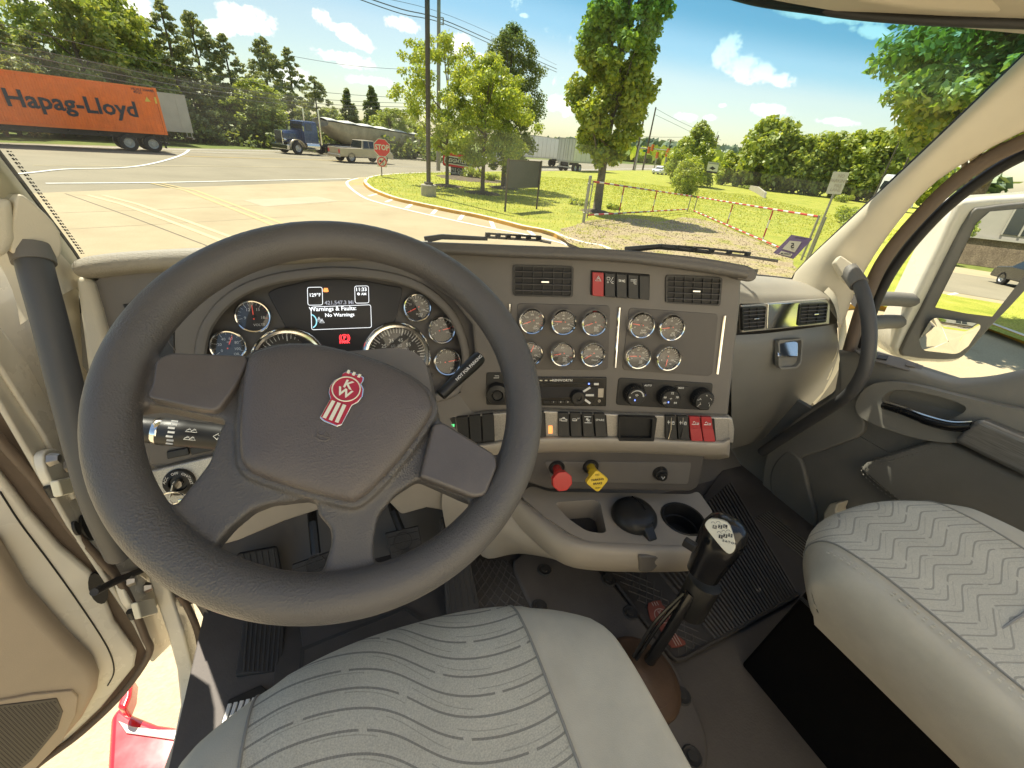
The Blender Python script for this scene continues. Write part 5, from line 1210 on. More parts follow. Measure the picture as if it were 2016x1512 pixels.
# right pillar: beige moulding from the windshield edge to the door seals
P1 = [(1560, 560), (1577, 528), (1700, 411), (1850, 270), (2016, 112), (2120, 12)]
P2 = [(1606, 575), (1640, 515), (1750, 395), (1890, 262), (2050, 130), (2150, 60)]
P3 = [(1655, 640), (1685, 560), (1740, 470), (1830, 365), (1935, 295), (2030, 245), (2150, 190)]
def xs_at(pts, x): return [HX(px, py, x) for px, py in pts]
mb = MB(); mb.surf([xs_at(P1, 1.262), xs_at(P1, 1.235), xs_at(P2, 1.235), xs_at(P3, 1.30), xs_at(P3, 1.345)], 20, 6); mb.build('pillar_trim', 'trim_beige', cab, ang=60)
pxtube('pillar_edge_seal', P1, lambda x, y: HX(x, y, 1.262), .006, 'seal_black', cab)
pxtube('pillar_joint', [(1985, 148), (2000, 162), (2016, 170), (2040, 180)], lambda x, y: HX(x, y, 1.244), .0016, 'seal_black', cab)
pxtube('door_seal', [(1672, 690), (1700, 600), (1745, 505), (1840, 395), (1930, 322), (2030, 272), (2150, 220)], lambda x, y: HX(x, y, 1.335), .016, 'weatherstrip', cab, ref=(1, 0, 0))
pxtube('door_seal', [(1690, 700), (1722, 600), (1768, 515), (1850, 420), (1945, 345), (2030, 298), (2150, 250)], lambda x, y: HX(x, y, 1.365), .013, 'seal_black', cab)
# left pillar
L1 = [(165, 560), (150, 512), (75, 410), (0, 312), (-80, 210)]
mb = MB(); mb.surf([xs_at(L1, -.372), xs_at(L1, -.362), xs_at([(115, 585), (105, 520), (45, 415), (-30, 322), (-100, 230)], -.372), xs_at([(40, 640), (20, 560), (-60, 420), (-110, 330), (-160, 240)], -.43)], 16, 5); mb.build('pillar_trim', 'trim_beige', cab, ang=60)
pxtube('pillar_edge_seal', L1, lambda x, y: HX(x, y, -.372), .006, 'seal_black', cab)
trace('lower_pillar_trim', FX(-.375, False), [(105, 505), (150, 512), (160, 560), (168, 720), (180, 735), (178, 770), (165, 775), (150, 700), (120, 600)], 0, .03, 'trim_beige', cab, bevel=.008)
mb = MB(); mb.tube([Vector((-.455, wy(-.385, z) + .035, z)) for z in (2.32, 2.4, 2.55, 2.70)], .045, 12); mb.build('outer_pillar', 'white_paint', cab)  # outer skin of the pillar, added to block sun at the doorway
# dots of the printed glass edge
pts = resample([HX(px, py, -.36) + Vector((.0, .012, .006)) for px, py in L1[1:4]], 60); mb = MB()
for i, p in enumerate(pts):
    for k in range(2): mb.box(p + Vector((.002 + .0028 * k, .006, .001 * (i % 2))), (.0017 - .0005 * k,) * 3)
mb.build('frit_dot', 'seal_black', cab, kind='stuff')
# painted hinge pillar, with hinges
trace('hinge_pillar', FX(-.455, False), [(-60, 560), (0, 505), (70, 560), (115, 640), (160, 800), (200, 950), (250, 1080), (330, 1170), (352, 1205), (345, 1262), (305, 1302), (270, 1230), (140, 1034), (0, 790), (-60, 700)], 0, .008, 'white_paint', cab, bevel=.006)
trace('pillar_ridge', FX(-.448, False), [(-40, 650), (0, 640), (60, 720), (110, 810), (160, 960), (150, 985), (90, 860), (0, 720)], 0, .008, 'white_paint', cab, bevel=.008)
fh = FX(-.452, False)
for (cx_, cy_, a_, b_) in ((174, 1038, 15, 26), (150, 1040, 6, 14)):
    trace('access_hole', fh, [(cx_ + a_ * math.cos(k * PI / 8) + b_ * .3 * math.sin(k * PI / 8), cy_ + b_ * math.sin(k * PI / 8)) for k in range(16)], .002, .004, 'seal_black', cab, bevel=0)
pxtube('door_check_strap', [(185, 1166), (225, 1146), (285, 1120), (330, 1105)], lambda x, y: HX(x, y, -.44), .0065, 'black_rubber', None, label='black check strap rod between the open door and the hinge pillar', cat='strap')
# sill on the driver's side
trace('sill_flange', FX(-.40, False), [(318, 1110), (365, 1120), (398, 1250), (404, 1320), (402, 1400), (385, 1470), (350, 1560), (335, 1560), (372, 1450), (385, 1380), (378, 1310), (360, 1240)], 0, .03, 'white_paint', cab, bevel=.006)
pxtube('sill_seal', [(352, 1170), (372, 1200), (391, 1250), (397, 1310), (394, 1390), (378, 1465), (350, 1560)], lambda x, y: HX(x, y, -.385), .007, 'weatherstrip', cab)
mb = MB(); mb.surf([xs_at([(355, 1150), (400, 1215), (412, 1280), (412, 1370), (395, 1450), (360, 1540)], -.375), xs_at([(370, 1150), (424, 1230), (432, 1290), (434, 1360), (415, 1440), (372, 1540)], -.35), xs_at([(420, 1150), (445, 1220), (452, 1290), (455, 1370), (440, 1430), (400, 1540)], -.345)], 18, 5); mb.build('sill_trim', 'dash_grey', cab, ang=70)
# floor
mb = MB(); mb.plate(FZ(1.40), [(-.36, -.6), (1.38, -.6), (1.38, 1.1), (-.36, 1.1)], [], 0, .04); mb.build('floor', 'floor_vinyl', cab)
mb = MB(); mb.grid([[Vector((x, y, z)) for x in np.linspace(-.36, 1.36, 12)] for y, z in ((.80, 1.40), (.92, 1.46), (1.02, 1.58), (1.05, 1.80), (1.05, 2.1))]); mb.build('firewall', 'dash_grey', cab)
mb = MB(); mb.box((-.395, .98, 1.56), (.02, .3, .34)); mb.build('kick_panel', 'dash_grey', cab)
trace('footwell_trim', FX(-.34, False), [(425, 1180), (460, 1185), (480, 1290), (470, 1345), (440, 1350), (436, 1290)], 0, .015, 'glove_grey', cab, bevel=.006)
mb = MB(); mb.box((1.375, .7, 1.55), (.02, .9, .4)); mb.build('kick_panel', 'door_dark', cab)
mb = MB(); mb.box((-.52, 1.00, 1.70), (.05, .5, .70)); mb.box((-.45, 1.14, 1.68), (.16, .08, .62)); mb.build('cowl_sun_block', 'white_paint', cab)  # boxes added outside the footwell to keep sun off the floor
# raised tunnel cover of the floor with sunk bolts
fz = FZ(1.42)
tun = trace('tunnel_cover', fz, [(1010, 1100), (1110, 1085), (1190, 1130), (1260, 1215), (1330, 1310), (1385, 1420), (1395, 1500), (1360, 1560), (1150, 1560), (1100, 1400), (1060, 1230)], 0, .03, 'floor_vinyl', cab, bevel=.01, smooth=4)
for (x, y) in ((1062, 1194), (1072, 1122), (1198, 1142), (1241, 1207), (1342, 1370), (1362, 1490), (1125, 1255)):
    p = HZ(x, y, 1.42); mb = MB(); mb.lathe([(.020, .0005), (.017, .004), (.012, .001), (.0085, .001), (.0085, .006), (0, .0065)], p, (0, 0, 1), 12); mb.build('bolt_seat', 'black_rubber', tun)
# wiper arms at the foot of the windshield
def wiper(label, blade, arm, d):
    t = thing('wiper', label, 'wiper', atd(*blade[0], d), 'windshield wipers')
    mb = MB(); P = [atd(x, y, d) for x, y in blade]; mb.tube(P, .0035, 6); mb.build('blade', 'rubber_grey', t)
    mb = MB(); mb.tube([p + Vector((0, 0, .009)) for p in P[1:-1]], .0028, 5)
    for k in range(6): q = P[1].lerp(P[-2], k / 5); mb.box(q + Vector((0, 0, .006)), (.012, .008, .010))
    mb.build('bridge', 'black_plastic', t)
    mb = MB(); mb.tube([atd(x, y, d) for x, y in arm], [.009, .007, .005], 6); mb.build('arm', 'black_plastic', t)
wiper('windshield wiper lying over the centre of the dash top', [(940, 470), (960, 467), (1010, 470), (1060, 473), (1085, 478)], [(836, 472), (870, 466), (960, 470)], 1.12)
wiper('windshield wiper lying at the right foot of the glass', [(1262, 488), (1300, 489), (1380, 495), (1470, 505), (1532, 514)], [(1230, 492), (1300, 485), (1400, 497)], 1.22)
# service sticker on the inside of the windshield, seen from behind
p_ = HY(1565, 485, .90); n_ = Vector((-.42, -.8, .45)); f = Frame(p_, n_); st = thing('service_sticker', 'purple service sticker at the lower right corner of the windshield, printing reversed', 'sticker', p_)
trace('sticker_sheet', f, [(1558, 462), (1600, 470), (1562, 510), (1522, 498)], 0, .0006, 'sticker_purple', st, bevel=0)
trace('sticker_window', f, [(1555, 474), (1578, 476), (1564, 497), (1540, 490)], .0008, .0004, 'sticker_cream', st, bevel=0)
trace('sticker_window', f, [(1538, 494), (1560, 500), (1556, 506), (1533, 500)], .0008, .0004, 'sticker_cream', st, bevel=0)
d_ = Vector(f.lo(1578, 476)) - Vector(f.lo(1555, 474)); d_.normalize(); u_ = f.u * d_.x + f.v * d_.y; v_ = f.n.cross(u_)
mb = MB(); mb.text('5', f.at(1560, 484, .0016), -u_, v_, .021, .03); mb.build('numeral', 'print_black', st)
mb = MB(); mb.text('PREMIUM', f.at(1547, 500, .0016), -u_, v_, .007, .02); mb.text('OIL CHANGE', f.at(1577, 469, .0016), -u_, v_, .0055, .02); mb.build('lettering', 'print_black', st)
# grab handles
g = thing('grab_handle', 'grey curved grab handle on the right windshield pillar', 'grab handle', HX(1665, 520, 1.23), 'grab handles on the windshield pillars')
P = [HX(x, y, X) for x, y, X in ((1668, 528, 1.225), (1690, 556, 1.205), (1705, 600, 1.195), (1712, 660, 1.195), (1703, 725, 1.20), (1672, 775, 1.22), (1630, 805, 1.26), (1560, 850, 1.30), (1500, 890, 1.32))]
mb = MB(); mb.tube(smoothpoly(P, 6, False), .0155, 14); mb.build('grip', 'grab_grey', g)
f = Frame(HX(1665, 528, 1.215), (-.72, -.62, .3))
trace('end_cap', f, [(1640, 518), (1652, 503), (1698, 535), (1700, 548), (1676, 558), (1664, 556)], .012, .035, 'trim_beige', g, bevel=.006, round_=.006)
mb = MB(); mb.tube([P[0].lerp(P[1], .1), P[1].lerp(P[2], .1)], .020, 14); mb.build('collar', 'rubber_grey', g)
g = thing('grab_handle', 'long straight grey grab handle on the left windshield pillar', 'grab handle', HX(70, 500, -.37), 'grab handles on the windshield pillars')
P = [HX(x, y, X) for x, y, X in ((62, 492, -.365), (74, 545, -.36), (100, 640, -.355), (132, 770, -.352), (165, 900, -.352), (195, 1000, -.355), (235, 1090, -.37))]
mb = MB(); mb.tube(smoothpoly(P, 6, False), [.0185] * 37, 16); mb.build('grip', 'grab_grey', g)
mb = MB(); mb.tube([P[0] + (P[0] - P[1]) * .1, P[0].lerp(P[1], .5)], [.0225, .0215], 16); mb.build('collar', 'rubber_grey', g)
f = Frame(HX(60, 440, -.36), (.62, -.75, .1))
capm = [(20, 392), (38, 385), (80, 420), (108, 455), (112, 490), (98, 512), (40, 500), (10, 492)]
trace('end_cap', f, capm, .018, .05, 'trim_beige', g, bevel=.012, seg=3, smooth=2)
trace('end_cap', f, [(-60, 400), (15, 388), (22, 470), (8, 500), (-60, 520)], .022, .05, 'trim_beige', g, bevel=.01, seg=3)

# ---------------------------------------------------------------- passenger door
pd = thing('passenger_door', 'closed grey passenger door with a long armrest and raised window', 'door', HX(1700, 1000, 1.38))
fx = FX(1.37)
trace('door_panel', fx, [(1655, 690), (1700, 690), (1790, 722), (1870, 748), (1950, 745), (2030, 728), (2300, 690), (2300, 1500), (1900, 1300), (1640, 1100), (1600, 1075), (1540, 1045), (1508, 1000), (1500, 940), (1520, 870), (1580, 810), (1640, 770)], 0, .06, 'door_dark', pd, bevel=.012)
mb = MB(); mb.surf([xs_at([(1650, 690), (1700, 688), (1790, 716), (1870, 742), (1950, 740), (2040, 722), (2250, 690)], 1.38), xs_at([(1652, 696), (1698, 698), (1785, 728), (1870, 756), (1950, 756), (2040, 738), (2250, 708)], 1.345), xs_at([(1656, 760), (1700, 760), (1780, 775), (1870, 795), (1950, 810), (2040, 815), (2250, 830)], 1.345), xs_at([(1640, 800), (1690, 800), (1780, 812), (1870, 830), (1950, 850), (2040, 860), (2250, 880)], 1.365)], 26, 5); mb.build('upper_panel', 'door_grey', pd, ang=60)
trace('front_panel', FX(1.352), [(1655, 692), (1702, 690), (1692, 790), (1700, 850), (1640, 880), (1560, 910), (1530, 960), (1528, 1010), (1508, 1000), (1500, 940), (1520, 870), (1580, 815), (1640, 775)], 0, .02, 'door_grey', pd, bevel=.006, smooth=3)
trace('speaker_panel', FX(1.348), [(1515, 935), (1545, 890), (1575, 905), (1590, 960), (1605, 1020), (1590, 1040), (1530, 1010)], 0, .02, 'door_dark', pd, bevel=.008, smooth=4)
# window switch plate on the ledge
f = Frame(HX(1740, 712, 1.335), (-.35, -.1, .93), (0, -1, 0))
sw = trace('switch_plate', f, [(1680, 690), (1710, 690), (1770, 705), (1818, 722), (1812, 730), (1790, 732), (1700, 706)], .004, .006, 'dash_grey', pd, bevel=.002)
trace('window_switch', f, [(1728, 702), (1748, 705), (1744, 712), (1724, 709)], .008, .005, 'black_plastic', sw, bevel=.001)
trace('mirror_switch', f, [(1786, 716), (1806, 720), (1800, 727), (1780, 723)], .008, .005, 'dash_grey', sw, bevel=.001)
# armrest: surround, pull handle, brushed rail
fa = FX(1.315)
out_ = [(1684, 800), (1700, 768), (1735, 752), (1790, 756), (1880, 778), (1975, 800), (2120, 830), (2120, 880), (2000, 850), (1925, 845), (1900, 870), (1830, 868), (1760, 850), (1700, 825)]
hole_ = [(1735, 790), (1762, 768), (1830, 776), (1900, 800), (1880, 822), (1840, 830), (1780, 815)]
mb = MB(); mb.plate(fa, smoothpoly(tr(fa, out_), 4), [smoothpoly(tr(fa, hole_), 4)], 0, .05, depth=.035); mb.build('armrest_surround', 'door_grey', pd)
P = [HX(x, y, X) for x, y, X in ((1738, 797, 1.318), (1775, 808, 1.30), (1820, 825, 1.292), (1870, 838, 1.292), (1912, 838, 1.298))]
mb = MB(); mb.tube(smoothpoly(P, 6, False), [.004] + [.011] * 11 + [.013] * 12 + [.013], 12); mb.build('pull_handle', 'black_gloss', pd)
mb = MB(); mb.tube(smoothpoly([p + Vector((-.008, 0, .012)) for p in P], 6, False), .0035, 8); mb.build('handle_strip', 'chrome', pd)
trace('armrest_rail', FX(1.285), [(1872, 868), (1905, 838), (1925, 824), (2016, 862), (2200, 930), (2200, 1020), (2016, 940)], 0, .06, 'brushed_dark', pd, bevel=.012, seg=3)
trace('padded_panel', FX(1.335), [(1690, 925), (1705, 908), (1830, 868), (1870, 872), (2016, 945), (2250, 1060), (2250, 1300), (1900, 1100), (1790, 1010)], 0, .03, 'door_dark', pd, bevel=.012, seg=3)
def stitch(name, pts, fr, h, parent, L=.007, gap=.004, r=.0011, m='thread'):
    P = smoothpoly([fr.at(px, py, h) for px, py in pts], 8, False); tot = sum((b - a).length for a, b in zip(P, P[1:])); n = int(tot / (L + gap)); Q = resample(P, max(n * 2, 4)); mb = MB()
    for i in range(0, len(Q) - 1, 2): mb.tube([Q[i], Q[i].lerp(Q[i + 1], .75)], r, 4)
    return mb.build(name, m, parent, kind='stuff')
stitch('stitching', [(1835, 873), (1760, 896), (1706, 913), (1697, 930), (1730, 962), (1790, 1003), (1830, 1030)], FX(1.335), .002, pd, m='door_grey')
stitch('stitching', [(1845, 880), (1765, 904), (1716, 919), (1706, 932), (1740, 962), (1800, 1003), (1840, 1030)], FX(1.335), .002, pd, m='door_grey')
trace('map_pocket', FX(1.31), [(1620, 1010), (1632, 992), (1652, 990), (1646, 1005), (1650, 1026), (1700, 1060), (1660, 1090), (1620, 1050)], 0, .05, 'trim_beige', pd, bevel=.006)  # pocket edge in beige: the sun on it is put into the colour
mb = MB(); mb.plate(FX(1.395), tr(FX(1.395), [(1660, 720), (1740, 540), (1900, 360), (2060, 250), (2400, 150), (2400, 740), (1900, 770)]), [], 0, .004); mb.build('window_glass', 'clear_glass', pd)
# door sill plates with ridges
for (x0, y0, x1, y1, n, nm, lab) in ((1490, 1020, 1585, 1098, 7, 'sill_plate', 'ribbed metal sill plate inside the passenger door'),):
    t = thing(nm, lab, 'sill plate', HZ(1540, 1060, 1.405)); a, b_ = HZ(x0, y0, 1.405), HZ(x1, y1, 1.405)
    mb = MB(); d = (b_ - a).normalized(); s_ = d.cross(ZU); c_ = (a + b_) / 2; mb.box(c_ + s_ * -.02, ((b_ - a).length + .03, .10, .008), axes=(d, s_, ZU)); mb.build('base', 'black_plastic', t, bevel=.002)
    for k in range(n): mb = MB(); mb.box(c_ + s_ * (-.055 + k * .0115) + ZU * .006, ((b_ - a).length, .005, .005), axes=(d, s_, ZU)); mb.build('rib', 'steel', t, smooth=False)
f = FZ(1.404); t = thing('step_plate', 'black step plate with bright metal slats beside the driver seat', 'sill plate', HZ(470, 1420, 1.404))
trace('base', f, [(425, 1460), (450, 1380), (515, 1350), (540, 1370), (540, 1420), (500, 1490), (440, 1560), (405, 1560)], .006, .012, 'black_plastic', t, bevel=.003)
for k in range(6):
    x0 = 453 + k * 12; mb = MB(); a, b_ = f.at(x0, 1386 - k * 3, .011), f.at(x0 - 27, 1462 - k * 3 + 10, .011); d = (b_ - a); L = d.length; d.normalize(); mb.box((a + b_) / 2, (L, .007, .006), axes=(d, d.cross(ZU), ZU)); mb.build('slat', 'white_print', t, bevel=.001)

# ---------------------------------------------------------------- driver's door, swung open
dd = thing('driver_door', 'open driver door with tan lining, brown seal and speaker mesh', 'door', Vector((-.55, .70, 1.25)))
fd = Frame((-.45, .75, 1.4), (.42, -.906, 0), (.906, .42, 0))
for (hx, hy, lab) in ((120, 925, 'upper'), (275, 1165, 'lower')):
    h_ = bpy.data.objects.new('hinge', None); col.objects.link(h_); h_.parent = dd; WL[h_.name] = HX(hx, hy, -.44); h_.location = WL[h_.name] - WL[dd.name]
    trace('hinge_plate', FX(-.44, False), [(hx - 34, hy - 30), (hx - 10, hy - 42), (hx + 20, hy - 20), (hx + 45, hy + 5), (hx + 40, hy + 26), (hx + 6, hy + 40), (hx - 20, hy + 20)], 0, .014, 'white_paint', h_, bevel=.004, smooth=3)
    for dx, dy in ((-22, -20), (12, -8)):
        mb = MB(); p = HX(hx + dx, hy + dy, -.438); mb.lathe([(0, .012), (.007, .012), (.010, .004), (.011, 0)], p, (1, 0, 0), 6); mb.build('bolt', 'steel', h_)
    trace('strap', FX(-.425, False), [(hx - 5, hy + 20), (hx + 30, hy + 12), (hx + 38, hy + 42), (hx + 4, hy + 52)], 0, .012, 'cream_print', h_, bevel=.003)
    mb = MB(); mb.cyl(HX(hx - 12, hy + 50, -.445), (0, 0, 1), .007, .02, 10); mb.build('pin', 'black_plastic', h_)
edge_out = [(-120, 760), (0, 790), (60, 870), (142, 1034), (182, 1074), (227, 1119), (259, 1175), (283, 1236), (300, 1272), (302, 1297), (243, 1378), (162, 1455), (81, 1520), (0, 1600), (-200, 1600)]
trace('door_shell', fd, edge_out, -.012, .05, 'weatherstrip', dd, bevel=.012, seg=3)
trace('door_frame', fd, [(-120, 830), (0, 930), (61, 1009), (121, 1078), (180, 1128), (210, 1183), (227, 1224), (271, 1285), (267, 1313), (202, 1394), (134, 1459), (61, 1516), (0, 1570), (-200, 1570)], 0, .03, 'white_paint', dd, bevel=.008, seg=3)
pxtube('door_seal', [(-60, 800), (20, 888), (81, 960), (140, 1040), (190, 1095), (233, 1140), (262, 1195), (285, 1252), (293, 1288), (240, 1365), (162, 1440), (81, 1500), (-20, 1580)], lambda x, y: fd.at(x, y, .004), .007, 'weatherstrip', dd)
trace('door_lining', fd, [(-150, 1000), (0, 1050), (53, 1143), (134, 1236), (182, 1285), (194, 1313), (190, 1341), (162, 1394), (113, 1450), (53, 1507), (0, 1550), (-200, 1570)], .03, .04, 'door_lining', dd, bevel=.022, seg=4)
trace('strap_hole', fd, [(193 + 19 * math.cos(k * PI / 8) + 6 * math.sin(k * PI / 8), 1158 + 30 * math.sin(k * PI / 8)) for k in range(16)], .002, .004, 'seal_black', dd, bevel=0)
pxtube('seam_line', [(0, 968), (40, 1030), (100, 1110), (150, 1180), (200, 1255), (220, 1295), (224, 1325), (212, 1350)], lambda x, y: fd.at(x, y, .001), .0012, 'seal_black', dd)
trace('speaker_surround', fd, [(-60, 1350), (0, 1348), (60, 1338), (138, 1332), (150, 1345), (146, 1380), (120, 1430), (60, 1490), (0, 1535), (-60, 1560)], .034, .006, 'door_lining', dd, bevel=.004)
sp = trace('speaker_mesh', fd, [(-60, 1365), (0, 1356), (60, 1350), (108, 1345), (120, 1372), (110, 1405), (60, 1465), (0, 1512), (-60, 1540)], .036, .004, 'speaker_mesh', dd, bevel=.002)
mb = MB()
A_ = Vector(fd.lo(0, 1430)); poly = tr(fd, [(-10, 1362), (60, 1354), (104, 1350), (114, 1374), (104, 1402), (56, 1460), (-10, 1508)])
xs_ = [p[0] for p in poly]; ys_ = [p[1] for p in poly]; x = min(xs_)
while x < max(xs_):
    y = min(ys_)
    while y < max(ys_):
        ins = False
        for i in range(len(poly)):
            a, b_ = poly[i - 1], poly[i]
            if (a[1] > y) != (b_[1] > y) and x < (b_[0] - a[0]) * (y - a[1]) / (b_[1] - a[1]) + a[0]: ins = not ins
        if ins: q = .0011; mb.add([fd.pt(x - q, y - q, .0364), fd.pt(x + q, y - q, .0364), fd.pt(x + q, y + q, .0364), fd.pt(x - q, y + q, .0364)], [(0, 1, 2, 3)])
        y += .0042
    x += .0042
mb.build('perforation', 'seal_black', sp, kind='stuff', smooth=False)
# red step fairing below the door
rf = thing('step_fairing', 'glossy red step fairing outside below the open driver door', 'fairing', HZ(300, 1440, 1.05)); f = FZ(1.05)
trace('top', f, [(215, 1412), (235, 1385), (262, 1405), (310, 1424), (372, 1432), (376, 1460), (372, 1560), (205, 1560)], 0, .25, 'red_paint', rf, bevel=.02, seg=3)
trace('tread', f, [(233, 1420), (262, 1432), (312, 1438), (366, 1438), (366, 1462), (300, 1452), (250, 1445)], .006, .006, 'white_paint', rf, bevel=.003)
trace('trim', FZ(1.12), [(228, 1392), (240, 1360), (262, 1330), (258, 1368), (246, 1398)], 0, .05, 'red_paint', rf, bevel=.008)

# ---------------------------------------------------------------- passenger mirror
MX = 1.72
mr = thing('door_mirror', 'large white door mirror with a flat glass above a small curved one', 'mirror', HX(1850, 690, MX))
NM = Vector((-.50, -.86, .035)).normalized()
fm = Frame(HX(1880, 560, MX), NM, (1, 0, 0))
shell = [(1757, 684), (1800, 590), (1850, 490), (1890, 405), (1912, 392), (2016, 384), (2140, 380), (2150, 420), (2040, 560), (1962, 640), (1908, 700), (1880, 716), (1830, 716), (1780, 711)]
trace('housing', fm, shell, -.006, .10, 'white_paint', mr, bevel=.022, seg=3, smooth=2)
rim = [(1772, 690), (1815, 605), (1872, 490), (1912, 418), (1935, 408), (2016, 398), (2128, 392), (2130, 420), (2028, 560), (1950, 642), (1903, 694), (1880, 707), (1830, 707), (1788, 702)]
trace('bezel', fm, rim, .004, .03, 'rubber_grey', mr, bevel=.006, smooth=2)
gl = trace('flat_glass', fm, [(1838, 604), (1880, 520), (1918, 440), (1945, 416), (2016, 410), (2100, 406), (2104, 424), (2010, 545), (1950, 622), (1900, 616)], .0065, .004, 'mirror', mr, bevel=0, smooth=0)
fm_keep = fm; fm = Frame(fm.at(1860, 665, .0), (fm.n + Vector((0, 0, -.20))).normalized()); poly = roundpoly(tr(fm, [(1833, 622), (1932, 636), (1886, 705), (1790, 695)]), .02, 6); mb = MB(); rings = []
cx_ = sum(p[0] for p in poly) / len(poly); cy_ = sum(p[1] for p in poly) / len(poly)
for q in (1.0, .8, .6, .4, .2, .02): rings.append([fm.pt(cx_ + (p[0] - cx_) * q, cy_ + (p[1] - cy_) * q, .007 + .012 * (1 - q * q)) for p in poly])
mb.loft(rings, cap=False); mb.build('curved_glass', 'mirror', mr, ang=180); fm = fm_keep
for pts, r in (([(1690, 590), (1745, 588), (1800, 592), (1818, 596)], .022), ([(1690, 640), (1735, 634), (1775, 634), (1800, 642)], .022)):
    mb = MB(); mb.tube(smoothpoly([HX(x, y, X) for (x, y), X in zip(pts, (1.42, 1.55, 1.68, 1.74))], 5, False), r, 12); mb.build('arm', 'rubber_grey', mr)
mb = MB(); mb.tube([HX(1800, 580, 1.72), HX(1768, 650, 1.70)], .03, 10); mb.build('bracket', 'white_paint', mr)
# what the mirror looks back on: building, parked car, drive and lawn beside the truck
def mref(px, py, z=GZ, fr=fm):
    o = fr.at(px, py, .0065); d = (o - EYE).normalized(); r = d - fr.n * 2 * d.dot(fr.n)
    return o + r * ((z - o.z) / r.z) if abs(r.z) > 1e-6 else o + r * 30
MIRR = fm
sheet('side_lawn', [W(3.2, -15), W(14, -17), W(30, -23.5), W(12, -23.5), W(2.6, -23.5)], 0.02, 'lawn')
sheet('side_lane', [W(1.0, -25), W(40, -25), W(40, -38), W(1.0, -38)], 0.012, 'asphalt')
bld = thing('office_building', 'low white building with a brown stone base, seen in the passenger mirror', 'building', (14, -55, GZ))
mb = MB(); mb.box((14, -55, GZ + 4.2), (30, 8, 4.2)); mb.build('wall', 'wall_white', bld)
mb = MB(); mb.box((14, -54.9, GZ + 1.05), (30.4, 8.2, 2.1)); mb.build('stone_base', 'stone_brown', bld)
mb = MB(); mb.box((14, -50.75, GZ + 2.16), (30.6, .4, .14)); mb.build('coping', 'wall_white', bld)
for x in (3, 7, 11, 15, 19, 23):
    mb = MB(); mb.box((x, -50.96, GZ + 3.6), (1.9, .1, 2.0)); w_ = mb.build('window', 'car_glass', bld)
    for dx in (-1, 0, 1): mb = MB(); mb.box((x + dx, -50.88, GZ + 3.6), (.12, .12, 2.1)); mb.build('frame', 'wall_white', w_)
car('parked_suv', 'black parked car reflected in the passenger mirror', 'car', Vector((11.2, -31, GZ)), 200, 1, SUV, [(.1, .98), (.3, 1.62), (2.6, 1.68), (3.5, 1.0)], 1.9, 'car_black', .36)
_src = bpy.data.objects['oak_tree']; _c = copy_tree(_src); _c.location = (6.5, -46, GZ); _c['label'] = 'leafy tree in front of the white building, seen in the passenger mirror'; _c.scale = (.62, .62, .62)
_c = copy_tree(bpy.data.objects['maple_tree']); _c.location = (1.2, -52, GZ); _c['label'] = 'upright tree left of the white building, seen in the passenger mirror'; _c.scale = (.8, .8, .6)
stripe('lane_line', smoothpoly([W(2.6, -2), W(2.9, -10), W(3.6, -18), W(5.5, -25)], 4, False), .14, 'paint_white', .006, False)
stripe('lane_line', [W(4.6, -4), W(5.6, -14), W(8, -24)], .10, 'paint_yellow', .006, False)

# ================================================================ DASHBOARD
PK = Frame((0, .80, 2.09), (0, -.94, .34)); PC = Frame((.536, .655, 2.06), (-.313, -.931, .135))
dash = thing('dashboard', 'grey truck dashboard with round chrome gauges, vents, radio and switches', 'dashboard', (.45, .8, 1.9))
# left panel with the recessed instrument cluster
clus = [(394, 715), (397, 680), (403, 655), (414, 632), (441, 598), (481, 570), (534, 551), (595, 540), (657, 535), (718, 538), (780, 548), (826, 565), (862, 590), (890, 621), (908, 659), (917, 700), (914, 728), (902, 757), (872, 780), (700, 800), (450, 780), (400, 745)]
left_out = [(172, 548), (300, 528), (450, 512), (640, 498), (850, 492), (935, 520), (962, 620), (965, 740), (945, 830), (880, 905), (600, 935), (420, 925), (300, 925), (255, 870), (225, 760), (185, 640)]
mb = MB(); mb.plate(PK, roundpoly(tr(PK, left_out), .03), [smoothpoly(tr(PK, clus), 4)], 0, .16, depth=.034); mb.build('left_panel', 'dash_grey', dash, bevel=.003)
mb = MB(); mb.tube([PK.pt(p.x, p.y, .002) for p in smoothpoly(tr(PK, clus), 5)], .009, 8, closed=True, ref=PK.n, flat=.7); mb.build('cluster_rim', 'dash_grey', dash)
pxtube('panel_seam', [(905, 590), (932, 630), (944, 680), (942, 725), (928, 755), (900, 775), (870, 783)], lambda x, y: PK.at(x, y, .001), .0016, 'seal_black', dash)
pxtube('panel_seam', [(345, 690), (330, 660), (360, 610), (420, 560), (500, 525)], lambda x, y: PK.at(x, y, .001), .0012, 'dash_dark', dash)
PQ = Frame(PK.pt(0, 0, -.033), PK.n)
trace('cluster_panel', PQ, clus, 0, .01, 'dash_dark', dash, bevel=0, smooth=3)
trace('display_glass', PQ, [(527, 577), (545, 567), (608, 552), (657, 549), (718, 553), (790, 566), (792, 575), (778, 632), (740, 665), (722, 705), (648, 718), (600, 680), (566, 650)], .003, .003, 'screen', dash, bevel=.001, round_=.006)
disp = thing('display_x', 'x', 'x') if False else None
trace('display_screen', PQ, [(606, 563), (727, 561), (733, 645), (612, 652)], .0045, .001, 'screen', dash, bevel=0)
scr_ = bpy.data.objects['display_screen']
def ui_box(x0, y0, x1, y1, r_, skew=(0, 0)):
    loc = roundpoly(tr(PQ, [(x0, y0), (x1, y0 + skew[0]), (x1 + skew[1], y1 + skew[0]), (x0 + skew[1], y1)]), .004); mb = MB(); mb.tube([PQ.pt(p.x, p.y, .0052) for p in loc], .0005, 4, closed=True); return mb.build('display_frame', 'screen_white', scr_)
